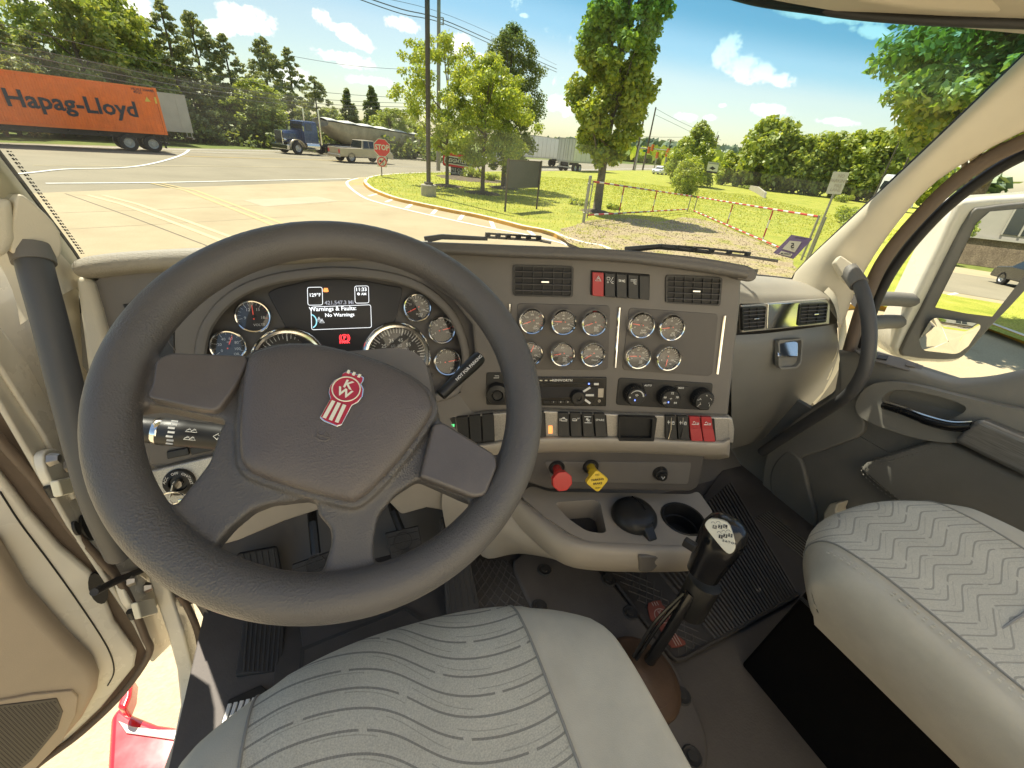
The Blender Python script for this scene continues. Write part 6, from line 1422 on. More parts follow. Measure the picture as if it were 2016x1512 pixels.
ui_box(605.5, 566, 634.5, 601, .004, (-.5, 1)); ui_box(698, 563.5, 725, 597, .004, (-.5, 1)); ui_box(612.5, 604.5, 729.5, 649, .004, (-4.5, 1.5))
du = Vector(PQ.lo(720, 600.5)) - Vector(PQ.lo(610, 603)); du.normalize(); DU = PQ.u * du.x + PQ.v * du.y; DV = PQ.n.cross(DU)
def ptext(fr, name, items, m, parent, U, V, h=.0056, kind=None):
    mb = MB()
    for s_, px, py, size in items: mb.text(s_, fr.at(px, py, h), U, V, size, .02)
    return mb.build(name, m, parent, smooth=False, kind=kind)
ptext(PQ, 'display_lettering', [('129°F', 620, 581, .0085), ('11:33', 711, 570, .0095), ('● AM', 712, 579, .0065), ('Warnings & Faults:', 656, 608, .0108), ('No Warnings', 669, 620, .0095)], 'screen_white', scr_, DU, DV)
ptext(PQ, 'odometer_lettering', [('421,547.3 Mi', 668, 596, .0098)], 'screen_grey', scr_, DU, DV)
mb = MB()
for cx_, cy_ in ((628, 629), (634, 632.5)):
    T = [PQ.at(cx_, cy_ - 5, .0056), PQ.at(cx_ - 4.5, cy_ + 3, .0056), PQ.at(cx_ + 4.5, cy_ + 3, .0056)]; mb.tube(T, .0005, 4, closed=True); mb.tube([PQ.at(cx_, cy_ - 2, .0056), PQ.at(cx_, cy_ + 1, .0056)], .0005, 4)
mb.build('warning_mark', 'screen_white', scr_)
mb = MB(); c_ = PQ.lo(613, 632); mb.tube([PQ.pt(c_[0] + .009 * math.cos(a), c_[1] + .012 * math.sin(a), .0056) for a in np.linspace(-1.4, 1.4, 10)], .0011, 5); mat('screen_cyan', (.25, .6, .75), .5, emit=.4); mb.build('dial_mark', 'screen_cyan', scr_)
mb = MB(); mb.prism([PQ.at(*p, .0056) for p in ((636, 573), (638, 567), (645, 567), (647, 574), (644, 575), (638, 575))], PQ.n * .0003); mb.build('warning_lamp', 'lamp_amber', scr_)
mb = MB(); c_ = PQ.lo(678.5, 665); mb.tube([PQ.pt(c_[0] + .0065 * math.cos(a), c_[1] + .0065 * math.sin(a), .0056) for a in np.linspace(0, 6.1, 16)], .0007, 4, closed=True)
for sg in (-1, 1): mb.tube([PQ.pt(c_[0] + sg * .0092 * math.cos(a), c_[1] + .0092 * math.sin(a), .0056) for a in np.linspace(-.8, .8, 7)], .0007, 4)
mb.text('P', PQ.pt(c_[0], c_[1], .0056), DU, DV, .010, .03); mb.text('PARK', PQ.at(678.5, 673.5, .0056), DU, DV, .0075, .03); mb.build('park_lamp', 'lamp_red', dash, smooth=False)
mb = MB(); mb.text('- -', PQ.at(571, 700, .006), DU, DV, .012, .02); mb.build('indicator_lamp', 'lamp_green', dash, smooth=False)
# gauges
def gauge(fr, px, py, w, a0, a1, nums, needle, red=None, text=(), sub=None, h=0.0, minor=4, par=None, rim='chrome', fs=.30):
    """round gauge: chrome ring, dark dial, ticks, numerals, needle, glass"""
    c = fr.at(px, py, h); r = (fr.at(px + w / 2, py, h) - c).length; U, V, n = fr.u, fr.v, fr.n
    if fr is PQ: U, V = DU, DV
    o = thing('gauge', 'g', 'g', c) ; del o['label'], o['category']; o.parent = dash; o.location = c - WL[dash.name]
    mb = MB(); mb.lathe([(r * .77, .003), (r * .79, .0085), (r * .83, .0122), (r * .89, .0130), (r * .95, .0105), (r * .99, .006), (r, .002), (r, -.004)], c, n, 40); mb.build('bezel', rim, o)
    mb = MB(); mb.lathe([(0, .002), (r * .82, .002), (r * .82, -.003)], c, n, 32); mb.build('dial', 'gauge_face', o)
    mb = MB(); mr_ = MB(); N_ = (len(nums) - 1) * minor if nums else 16
    P = lambda a, q, hh=.0026: c + (U * math.cos(R(a)) + V * math.sin(R(a))) * r * q + n * hh
    for k in range(N_ + 1):
        a = a0 + (a1 - a0) * k / N_; big = k % minor == 0; q0 = .60 if big else .66; t = .014 if big else .008
        d = (U * math.cos(R(a)) + V * math.sin(R(a))); s_ = n.cross(d); x = mr_ if red and red[0] <= k / N_ <= red[1] else mb
        x.add([P(a, q0) - s_ * r * t, P(a, .76) - s_ * r * t, P(a, .76) + s_ * r * t, P(a, q0) + s_ * r * t], [(0, 1, 2, 3)])
    mb.build('dial_marking', 'white_print', o, smooth=False, kind='stuff')
    if mr_.v: mr_.build('dial_marking', 'mark_red', o, smooth=False, kind='stuff')
    mb = MB()
    for k, s_ in enumerate(nums):
        a = a0 + (a1 - a0) * k / max(len(nums) - 1, 1); mb.text(s_, P(a, .46), U, V, r * fs * .86, .006)
    for s_, dx, dy, sz in text: mb.text(s_, c + U * r * dx + V * r * dy + n * .0026, U, V, r * sz, .01)
    if mb.v: mb.build('dial_lettering', 'white_print', o, smooth=False)
    if sub:
        mb = MB(); 
        for k, s_ in enumerate(sub): a = a0 + (a1 - a0) * (k + .6) / (len(sub) + .2); mb.text(s_, P(a, .30), U, V, r * .13, .005)
        mb.build('inner_lettering', 'grey_print', o, smooth=False)
    d = U * math.cos(R(needle)) + V * math.sin(R(needle)); s_ = n.cross(d); mb = MB(); b0 = c + n * .0045
    mb.prism([b0 - d * r * .18 - s_ * r * .035, b0 + d * r * .66 - s_ * r * .012, b0 + d * r * .66 + s_ * r * .012, b0 - d * r * .18 + s_ * r * .035], n * .0008); mb.build('needle', 'needle_red', o, smooth=False)
    mb = MB(); mb.lathe([(0, .0065), (r * .10, .006), (r * .12, .003)], c, n, 16); mb.build('hub', 'black_plastic', o)
    mb = MB(); mb.lathe([(0, .0078), (r * .82, .0075)], c, n, 32); mb.build('glass', 'gauge_glass', o)
    return o
gauge(PQ, 500, 623, 76, 190, -10, ['9', '12', '15', '18'], 91, (.70, 1), (('VOLTS', .22, -.5, .2),), fs=.27)
gauge(PQ, 451, 681, 77, 215, -25, ['0', '20', '40', '60', '80', '100'], 66, None, (('PSI', .0, .22, .12), ('OIL', .35, -.5, .2)), minor=2, fs=.26)
gauge(PQ, 571, 713, 152, 213, -33, ['0', '5', '10', '15', '20', '25', '30'], 165, None, (('RPM x 100', 0, -.35, .10),), minor=5, fs=.20)
gauge(PQ, 781.5, 700, 134, 205, -25, ['5', '15', '25', '35', '45', '55', '65', '75'], 208, None, (('km/h', 0, -.25, .10), ('MPH', 0, -.38, .14)), ['20', '40', '60', '80', '100', '120'], minor=5, fs=.17)
gauge(PQ, 820, 606, 58, 205, -20, ['0', '25', '50', '75', '100'], 205, None, (('BRAKE', .15, -.42, .15), ('APP', .2, -.56, .15)), fs=.2)
gauge(PQ, 868, 650, 55, 205, -20, ['0', '50', '100', '150'], 12, None, (('PSI', 0, .2, .12),), fs=.2)
gauge(PQ, 879.5, 712, 55, 180, 0, ['E', '', 'F'], 8, None, (('DEF', .35, -.5, .17),), fs=.2)
mb = MB(); c_ = PQ.at(849, 739, 0); mb.lathe([(0, .006), (.004, .006), (.0048, .002), (.0048, 0)], c_, PQ.n, 12); mb.build('trip_button', 'black_plastic', dash)
mb = MB(); mb.tube([PQ.at(x, y, .006) for x, y in ((769, 729), (773, 726.5), (780, 726), (784, 729))], .0012, 5); mb.build('engine_lamp', 'lamp_amber', dash)
# small left vent half hidden by the wheel
trace('left_vent', PK, [(240, 598), (275, 596), (345, 640), (345, 700), (330, 720), (300, 705)], .002, .01, 'black_plastic', dash, bevel=.003)
trace('left_switch_panel', PK, [(296, 858), (325, 848), (440, 828), (450, 880), (328, 915), (296, 912)], .004, .02, 'dash_grey', dash, bevel=.003)
for k in range(2): trace('rocker_switch', PK, [(331 + k * 46, 886 - k * 8), (374 + k * 46, 878 - k * 8), (376 + k * 46, 892 - k * 8), (333 + k * 46, 901 - k * 8)], .010, .01, 'black_plastic', dash, bevel=.002)
# brushed plate with the ignition switch
FI = Frame(PK.pt(0, 0, .012), PK.n)
trace('ignition_plate', FI, [(292, 928), (440, 893), (455, 905), (440, 985), (330, 1006), (300, 1000)], 0, .02, 'brushed_trim', dash, bevel=.003)
c_ = FI.at(354, 948, 0); rI = (FI.at(386, 948, 0) - c_).length
mb = MB(); mb.lathe([(0, .004), (rI * .55, .004), (rI * .6, .010), (rI * .95, .008), (rI, .004), (rI, 0)], c_, FI.n, 32); ig = mb.build('ignition_switch', 'black_plastic', dash)
mb = MB()
for s_, a in (('ACC', 150), ('OFF', 95), ('ON', 50), ('START', 10)):
    d = FI.u * math.cos(R(a)) + FI.v * math.sin(R(a)); t_ = FI.u * math.sin(R(a)) - FI.v * math.cos(R(a)); mb.text(s_, c_ + d * rI * .78 + FI.n * .0105, t_, d, rI * (.27 if s_ != 'START' else .24), .015)
mb.build('switch_lettering', 'white_print', ig, smooth=False)
key = thing('ignition_key', 'metal key with a split ring hanging in the ignition switch', 'key', c_)
mb = MB(); mb.cyl(c_ + FI.n * .004, FI.n, rI * .3, .010, 16); mb.build('lock_barrel', 'steel', key)
d = (FI.u * .35 + FI.v * .94).normalized(); mb = MB(); kx = d.cross(FI.n); p = c_ + FI.n * .014
mb.box(p + FI.n * .014, (.022, .0028, .030), axes=(d, kx, FI.n)); mb.build('key_bow', 'steel', key, bevel=.001)
mb = MB(); rc = p + FI.n * .022 - FI.v * .014 - FI.u * .002; mb.tube([rc + (FI.u * math.cos(a) + FI.v * math.sin(a) * .8 + FI.n * math.sin(a) * .5) * .016 for a in np.linspace(0, 2 * PI, 22)[:-1]], .0014, 6, closed=True); mb.build('split_ring', 'chrome', key)
mb = MB(); mb.box(rc - FI.v * .012 - FI.u * .016 + FI.n * .004, (.034, .009, .0024), axes=((FI.u + FI.v * .5).normalized(), (FI.v - FI.u * .5).normalized(), FI.n)); mb.build('spare_key', 'steel', key, bevel=.001)
mb = MB(); mb.box(rc - FI.v * .014 + FI.u * .016 + FI.n * .002, (.018, .022, .003), axes=(FI.u, FI.v, FI.n)); mb.build('key_tag', 'chrome', key, bevel=.001)
# padded top of the dash
def lip(name, top, low, back_y, fr, h, m):
    a = [fr.at(x, y, h) for x, y in top]; b_ = [fr.at(x, y, h + .006) for x, y in low]
    n = 40; A_ = resample(smoothpoly(a, 6, False), n); B_ = resample(smoothpoly(b_, 6, False), n)
    M1 = [p.lerp(q, .3) + fr.n * .016 for p, q in zip(A_, B_)]; M2 = [p.lerp(q, .72) + fr.n * .016 for p, q in zip(A_, B_)]
    bk = [Vector((p.x * 1.06, max(back_y, p.y + .05), 2.4 - (2.4 - p.z) * max(back_y, p.y + .05) / p.y - .035)) for p in A_]; md = [p.lerp(q, .25) - Vector((0, 0, .004)) for p, q in zip(A_, bk)]
    un = [q - fr.n * .05 + Vector((0, 0, -.002)) for q in B_]
    rows = [bk, md, A_, M1, M2, B_, un]; mb = MB(); cols = [smoothpoly([r[i] for r in rows], 4, False) for i in range(n)]
    mb.grid([[c[j] for c in cols] for j in range(len(cols[0]))]); return mb.build(name, m, dash, ang=70)
lip('left_pad', [(152, 514), (170, 506), (230, 497), (320, 491), (440, 486), (640, 479), (840, 474)], [(158, 545), (175, 545), (240, 537), (320, 531), (440, 524), (640, 512), (840, 503)], 1.10, PK, .014, 'pad_sunlit')
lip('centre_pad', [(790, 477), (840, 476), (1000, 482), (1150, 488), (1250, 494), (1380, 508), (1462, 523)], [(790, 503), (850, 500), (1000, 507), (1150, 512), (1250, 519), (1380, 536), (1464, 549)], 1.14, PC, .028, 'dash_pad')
mb = MB(); mb.box((.22, 1.0, 1.90), (1.16, .16, .36)); mb.box((1.02, .92, 1.86), (.50, .32, .42)); mb.box((-.385, .98, 1.80), (.07, .22, .62)); mb.box((.845, .785, 1.90), (.15, .11, .36)); mb.build('dash_sun_block', 'door_dark', dash)  # hidden boxes added inside the dash to stop sun leaking through
# pad end cap at the right
trace('pad_end', PC, [(1440, 520), (1462, 522), (1471, 532), (1470, 545), (1458, 551), (1430, 546)], .036, .12, 'dash_pad', dash, bevel=.010, seg=3)
# centre panel
cp = [(845, 492), (1000, 500), (1250, 512), (1462, 542), (1459, 600), (1448, 700), (1437, 800), (1435, 820), (1230, 815), (1060, 806), (950, 812), (868, 825), (860, 780), (900, 740), (935, 700), (930, 640), (890, 590), (845, 560)]
trace('centre_panel', PC, cp, 0, .14, 'dash_grey', dash, bevel=.008, seg=3)
trace('gauge_plate', PC, [(1018, 597), (1197, 601), (1201, 608), (1197, 724), (1191, 728), (1016, 727)], .0015, .004, 'dash_dark', dash, bevel=.001, round_=.008)
trace('gauge_plate', PC, [(1238, 605.5), (1410, 618), (1413, 624), (1402, 736), (1394, 740.5), (1228, 728.5), (1225, 722)], .0015, .004, 'dash_dark', dash, bevel=.001, round_=.008)
for a, b_ in (((1220, 605), (1211.5, 723)), ((1427, 621), (1412.5, 736)), ((1004, 598), (1003, 712))):
    mb = MB(); mb.tube([PC.at(*a, .002), PC.at(*b_, .002)], .0030, 8); mb.build('chrome_strip', 'chrome', dash)
CG = [(1047, 631, ['100', '150', '200', '250', '300'], 200, (.7, 1), (('OIL', .3, -.42, .18), ('TEMP', .3, -.58, .18))), (1108.3, 632.8, ['0', '20', '40', '60', '80'], 178, None, (('PSI', 0, .22, .13), ('BOOST', .28, -.5, .18))), (1168, 634.7, ['100', '200', '300'], 200, (.7, 1), (('REAR', .25, -.35, .15), ('DRV', .25, -.48, .15), ('AXLE', .25, -.61, .15))),
      (1261, 639, ['0', '50', '100', '150'], 172, None, (('SUSP', .25, -.42, .17), ('LOAD', .25, -.58, .17))), (1319.4, 643.9, ['0', '5', '10', '15', '20'], 187, None, (('AIR', .25, -.42, .17), ('FLTR', .25, -.58, .17))),
      (1044, 694, ['0', '50', '100', '150'], 70, None, (('AMPS', .2, -.5, .18),)), (1106.4, 695, ['100', '200', '300'], 190, (.7, 1), (('FRNT', .25, -.35, .15), ('DRV', .25, -.48, .15), ('AXLE', .25, -.61, .15))), (1165.3, 696, ['100', '200', '300', '400'], 215, None, (('TRANS', .25, -.5, .17),)),
      (1254.5, 700, ['0', '30', '60', '90', '120'], 180, None, (('AIR', .3, -.42, .17), ('APP', .3, -.56, .17))), (1313, 703.6, ['0', '', '60', '', '120'], 265, None, (('PSI', .3, -.5, .15),))]
for px, py, nums, nd, red, tx in CG: gauge(PC, px, py, 53 if py < 660 else 51, 205, -25, nums, nd, red, tx, h=.004, minor=4, fs=.2)
# air vents with crossing blades
def vent(fr, quad, nh, nv, parent, h=0.0, tab=True, name='air_vent', m='black_plastic'):
    q = [fr.at(*p, h) for p in quad]; c = sum(q, Vector()) / 4; n = fr.n
    o = thing(name, 'v', 'v', c); del o['label'], o['category']; o.parent = parent; o.location = c - WL[parent.name]
    P = lambda u, v, hh=0.0: (q[0] * (1 - u) + q[1] * u) * (1 - v) + (q[3] * (1 - u) + q[2] * u) * v + n * hh
    loc = lambda pad: [P(pad, pad * 1.6), P(1 - pad, pad * 1.6), P(1 - pad, 1 - pad * 1.6), P(pad, 1 - pad * 1.6)]
    fo = [Vector(((p - fr.p).dot(fr.u), (p - fr.p).dot(fr.v))) for p in q]; fi = [Vector(((p - fr.p).dot(fr.u), (p - fr.p).dot(fr.v))) for p in loc(.035)]
    mb = MB(); mb.plate(fr, roundpoly(fo, .006), [roundpoly(fi, .004)], h + .004, .008, depth=.004); mb.build('frame', m, o)
    mb = MB(); mb.prism([p + n * .0005 for p in loc(.03)], n * .0004); mb.build('back', 'seal_black', o, smooth=False)
    e1, e2 = (q[1] - q[0]).normalized(), (q[3] - q[0]).normalized(); L1, L2 = (q[1] - q[0]).length, (q[3] - q[0]).length
    for k in range(nv): mb = MB(); mb.box(P((k + 1) / (nv + 1), .5, .0022), (.0014, L2 * .88, .003), axes=(e1, e2, n)); mb.build('slat', m, o, smooth=False)
    for k in range(nh): mb = MB(); mb.box(P(.5, (k + 1) / (nh + 1), .0046), (L1 * .93, .0018, .004), axes=(e1, (e2 + n * .5).normalized(), n)); mb.build('slat', 'dash_dark', o, smooth=False)
    if tab: mb = MB(); mb.box(P(.52, .5, .009), (.016, .0042, .006), axes=(e1, e2, n)); mb.build('tab', 'chrome', o, bevel=.0012)
    return o
vent(PC, [(1010, 521), (1129, 524), (1127, 585), (1010, 582)], 4, 5, dash); vent(PC, [(1310, 541), (1421, 546), (1416, 602), (1309, 596)], 4, 5, dash)
# rocker switches
def rocker(fr, quad, m, parent, h, tilt=.004, icon=None, icon_m='white_print', lower=None):
    q = [fr.at(*p, h) for p in quad]; n = fr.n; c = sum(q, Vector()) / 4
    o = None; M1, M2 = (q[0] + q[3]) / 2, (q[1] + q[2]) / 2; mb = MB()
    top = [q[0] + n * (.003), q[1] + n * .003, M2 + n * (.003 + tilt * .4), M1 + n * (.003 + tilt * .4)]
    v = [q[0] + n * .003, q[1] + n * .003, M2 + n * .0045, M1 + n * .0045, q[2] + n * (.0045 + tilt), q[3] + n * (.0045 + tilt)] + [p - n * .004 for p in (q[0], q[1], q[2], q[3])]
    mb.add(v, [(3, 2, 1, 0), (5, 4, 2, 3), (6, 7, 1, 0)[::-1], (8, 9, 5, 4)[::-1], (0, 3, 5, 9, 6)[::-1], (1, 7, 8, 4, 2)[::-1]])
    o = mb.build('rocker_switch', m, parent, bevel=.0012)
    if lower: mb = MB(); mb.prism([M1 + n * .0050, M2 + n * .0050, q[2] + n * (.005 + tilt), q[3] + n * (.005 + tilt)], n * .0006); mb.build('lower_face', lower, o, smooth=False)
    if icon:
        u = (q[1] - q[0]).normalized(); v_ = (q[0] - q[3]).normalized(); p = q[0].lerp(q[1], .5).lerp(M1.lerp(M2, .5), .55) + n * .0046; w = (q[1] - q[0]).length; mb = MB()
        icon(mb, p, u, v_, n, w); mb.build('symbol', icon_m, o, smooth=False)
    return o
def ic_text(t, s=.3): return lambda mb, p, u, v, n, w: mb.text(t, p, u, v, w * s, .01)
def ic_lines(lines, r=.03):
    def f(mb, p, u, v, n, w):
        for ln in lines: mb.tube([p + u * (x * w) + v * (y * w) for x, y in ln], w * r, 4)
    return f
TRI = ic_lines([[(0, .26), (-.26, -.16), (.26, -.16), (0, .26)], [(0, .12), (-.13, -.09), (.13, -.09), (0, .12)]])
LAMP = ic_lines([[(-.3, .25), (-.3, .0), (-.05, .0), (0, .12), (-.05, .25), (-.3, .25)], [(.3, .3), (.02, -.2)], [(-.3, -.22), (-.12, -.22)], [(-.2, -.12), (-.2, -.32)], [(.12, -.22), (.36, -.1)], [(.12, -.26), (.36, -.32)]])
MARK = ic_lines([[(-.32, .12), (-.08, .05)], [(-.32, -.12), (-.08, -.05)], [(-.34, 0), (-.12, 0)], [(.32, .12), (.08, .05)], [(.32, -.12), (.08, -.05)], [(.34, 0), (.12, 0)], [(-.06, .1), (-.06, -.1)], [(.06, .1), (.06, -.1)]])
FOG = ic_lines([[(.3, .18), (-.3, .18)], [(.3, .05), (-.3, .05)], [(.05, -.18), (.05, .2)], [(.3, -.1), (0, -.1)], [(.3, -.22), (.1, -.22)]])
ENG = ic_lines([[(-.22, -.14), (-.22, .1), (.1, .1), (.2, .02), (.3, .02), (.3, -.14), (-.22, -.14)], [(-.34, .1), (-.34, -.14)], [(-.1, .2), (.1, .2)], [(0, .1), (0, .2)]], .045)
ENG2 = ic_lines([[(-.3, -.1), (-.3, .08), (0, .08), (.1, .0), (.1, -.1), (-.3, -.1)], [(.2, .2), (.2, .06)], [(.32, .2), (.3, .1)]], .04)
FAN = ic_lines([[(-.2, 0), (.2, 0)], [(0, -.2), (0, .2)], [(-.15, .15), (.15, -.15)], [(-.32, -.3), (.32, -.3)], [(-.32, .32), (.32, .32)]], .04)
LOCK = ic_lines([[(-.25, .2), (-.25, -.15)], [(-.35, .03), (-.1, .03)], [(.1, .0), (.3, .0), (.3, -.18), (.1, -.18), (.1, 0)], [(.14, 0), (.14, .12), (.26, .12), (.26, 0)]], .04)
TRK = ic_lines([[(-.32, -.1), (.05, -.1), (.05, .12)], [(.12, -.1), (.32, -.1), (.32, .04), (.2, .04)], [(-.2, .1), (-.05, .2)]], .05)
trace('switch_bank', PC, [(1163, 532), (1279, 540), (1278, 588), (1162, 581)], .003, .01, 'seal_black', dash, bevel=.002)
SWX = [(1166, 1188, 'switch_red', TRI), (1190, 1210, 'black_plastic', LAMP), (1213, 1233, 'black_plastic', MARK), (1236, 1256, 'black_plastic', FOG), (1258, 1277, 'black_plastic', None)]
for x0, x1, m, ic in SWX:
    s_ = (x0 - 1163) * .07; rocker(PC, [(x0, 535 + s_), (x1, 536.5 + s_), (x1 - 1, 583 + s_), (x0 - 1, 581 + s_)], m, dash, .004, .003 if ic is not TRI else .001, ic)
# brushed trim strip with its switch banks
trace('trim_strip', PC, [(866, 826), (950, 811), (1061, 804.5), (1230, 812), (1433, 818), (1434, 868), (1228, 860.5), (1061, 860), (950, 874), (866, 886)], .012, .04, 'brushed_trim', dash, bevel=.003)
mb = MB(); rr_ = [[PC.at(x, y0 + d * (1 if x < 1430 else .6), h) for x, y0 in ((862, 884), (950, 873), (1061, 860), (1228, 860), (1340, 865), (1428, 868), (1437, 862))] for d, h in ((0, .014), (5, .022), (14, .022), (24, .012), (30, -.005), (36, -.06))]
mb.surf(rr_, 30, 4); mb.build('lower_lip', 'tray_grey', dash, ang=60)
trace('strip_end', PC, [(1426, 817), (1437, 818), (1441, 840), (1439, 868), (1426, 868)], .013, .06, 'brushed_trim', dash, bevel=.004)
def bank(quad, n_, ics, ms, tilt=.005):
    trace('switch_bank', PC, quad, .0128, .01, 'seal_black', dash, bevel=.001)
    for k in range(n_):
        a, b_ = (k + .06) / n_, (k + .95) / n_
        L = lambda u, v: tuple(np.array(quad[0]) * (1 - u) * (1 - v) + np.array(quad[1]) * u * (1 - v) + np.array(quad[2]) * u * v + np.array(quad[3]) * (1 - u) * v)
        rocker(PC, [L(a, .03), L(b_, .03), L(b_, .96), L(a, .96)], ms[k], dash, .014, tilt, ics[k][0], ics[k][1], ics[k][2] if len(ics[k]) > 2 else None)
W_ = 'white_print'
bank([(872, 822), (972, 812), (974, 864), (878, 876)], 4, [(ic_text('SPARE', .3), 'lamp_green'), (None, W_), (None, W_), (None, W_)], ['black_plastic'] * 4)
bank([(1000, 812), (1072, 808), (1074, 858), (1000, 862)], 3, [(None, W_)] * 3, ['black_plastic'] * 3)
bank([(1097, 810), (1191, 812), (1194, 858), (1097, 858)], 4, [(ENG, W_), (ENG2, W_), (FAN, W_), (ic_text('SPARE', .3), W_)], ['black_plastic'] * 4)
bank([(1308, 816), (1401, 819), (1405, 867), (1307, 863)], 4, [(LOCK, W_), (LOCK, W_), (TRK, W_, 'switch_red'), (TRK, W_, 'switch_red')], ['black_plastic', 'black_plastic', 'switch_red', 'switch_red'])
for x in (1326, 1349): mb = MB(); mb.tube([PC.at(x - 4, 822, .022), PC.at(x - 5, 845, .024), PC.at(x - 10, 864, .024)], .0011, 5); mb.build('switch_guard', 'chrome', dash)
mb = MB(); q = roundpoly(tr(PC, [(1213, 811.5), (1286, 813.5), (1280, 859), (1212, 858)]), .003); hq = roundpoly(tr(PC, [(1216, 814), (1277, 816), (1275, 853), (1215, 852)]), .002); mb.plate(PC, q, [hq], .0235, .012, depth=.0105); mb.build('pocket', 'black_plastic', dash)
trace('brand_sticker', PC, [(1078, 833), (1086, 833), (1086, 848), (1078, 848)], .0126, .0004, 'lamp_amber', dash, bevel=0)
# rotary knob panel, radio, climate panel
trace('knob_plate', PC, [(957, 733), (1002, 733), (1003, 797), (957, 797)], .002, .004, 'black_plastic', dash, bevel=.0015, round_=.005)
c_ = PC.at(979, 773, .002); rk = (PC.at(1001, 773, .002) - c_).length
mb = MB(); mb.lathe([(0, .014), (rk * .40, .015), (rk * .46, .013), (rk * .52, .016), (rk * .9, .014), (rk, .008), (rk, 0)], c_, PC.n, 32); mb.build('menu_knob', 'black_plastic', dash)
mb = MB(); mb.tube([PC.at(x, y, .0045) for x, y in ((972, 744), (982, 744), (982, 740), (974, 740))], .0008, 4); mb.build('back_symbol', 'white_print', dash)
rad = trace('radio', PC, [(1010, 741), (1194, 741.7), (1192.5, 799), (1010, 797)], .004, .05, 'black_gloss', dash, bevel=.002)
trace('radio_display', PC, [(1030, 761), (1178, 760), (1176, 779), (1030, 783)], .0048, .0006, 'screen', rad, bevel=0)
trace('disc_slot', PC, [(1020, 750.5), (1178, 751.5), (1178, 754), (1020, 753)], .0046, .0006, 'seal_black', rad, bevel=0)
ptext(PC, 'brand_lettering', [('KENWORTH', 1107, 749, .0075)], 'white_print', rad, PC.u, PC.v, .0055)
mb = MB()
for k in range(6): p = PC.at(1035 + k * 10, 749, .0055); mb.box(p, (.0055, .0022, .0006), axes=(PC.u, PC.v, PC.n))
mb.build('indicator_mark', 'cream_print', rad)
c_ = PC.at(1137, 780, .004); rk = (PC.at(1151.5, 780, .004) - c_).length
mb = MB(); mb.lathe([(0, .009), (rk * .35, .009), (rk * .4, .012), (rk * .85, .012), (rk, .008), (rk, 0)], c_, PC.n, 28); mb.build('volume_knob', 'black_plastic', rad)
for (x, y, a) in ((1155, 767, 35), (1161, 778, 0), (1156, 790, -35), (1167, 767, 20)):
    mb = MB(); d = PC.u * math.cos(R(a)) + PC.v * math.sin(R(a)); mb.box(PC.at(x, y, .005), (.018, .0048, .0016), axes=(d, PC.n.cross(d), PC.n)); mb.build('button', 'white_print' if y != 767 or x < 1160 else 'black_plastic', rad, bevel=.0006)
for k in range(5): mb = MB(); mb.box(PC.at(1076 + k * 14, 791.5, .005), (.013, .006, .0016), axes=(PC.u, PC.v, PC.n)); mb.build('button', 'black_plastic', rad, bevel=.0006)
ptext(PC, 'button_lettering', [(str(k), 1076 + k * 14, 791.5, .005) for k in range(1, 5)], 'white_print', rad, PC.u, PC.v, .0062)
mb = MB(); mb.plate(PC, tr(PC, [(1176.5, 763), (1187, 763), (1186, 780), (1176, 780)]), [tr(PC, [(1178.5, 765), (1185, 765), (1184.5, 778), (1178.3, 778)])], .0062, .002, depth=.0015); mb.build('usb_port', 'steel', rad, smooth=False)
mb = MB(); mb.lathe([(.0012, .002), (.003, .002), (.0035, 0)], PC.at(1179.5, 789, .004), PC.n, 14); mb.build('audio_socket', 'steel', rad)
mb = MB(); mb.box(PC.at(1174, 756, .005), (.010, .0045, .0016), axes=(PC.u, PC.v, PC.n)); mb.build('eject_button', 'white_print', rad)
mb = MB(); mb.box(PC.at(1159.5, 755.5, .005), (.003, .003, .001), axes=(PC.u, PC.v, PC.n)); mb.build('blue_lamp', 'lamp_blue', rad)
cl = trace('climate_panel', PC, [(1217, 743), (1404, 754), (1396, 808), (1212, 797)], .002, .006, 'black_plastic', dash, bevel=.002, round_=.008)
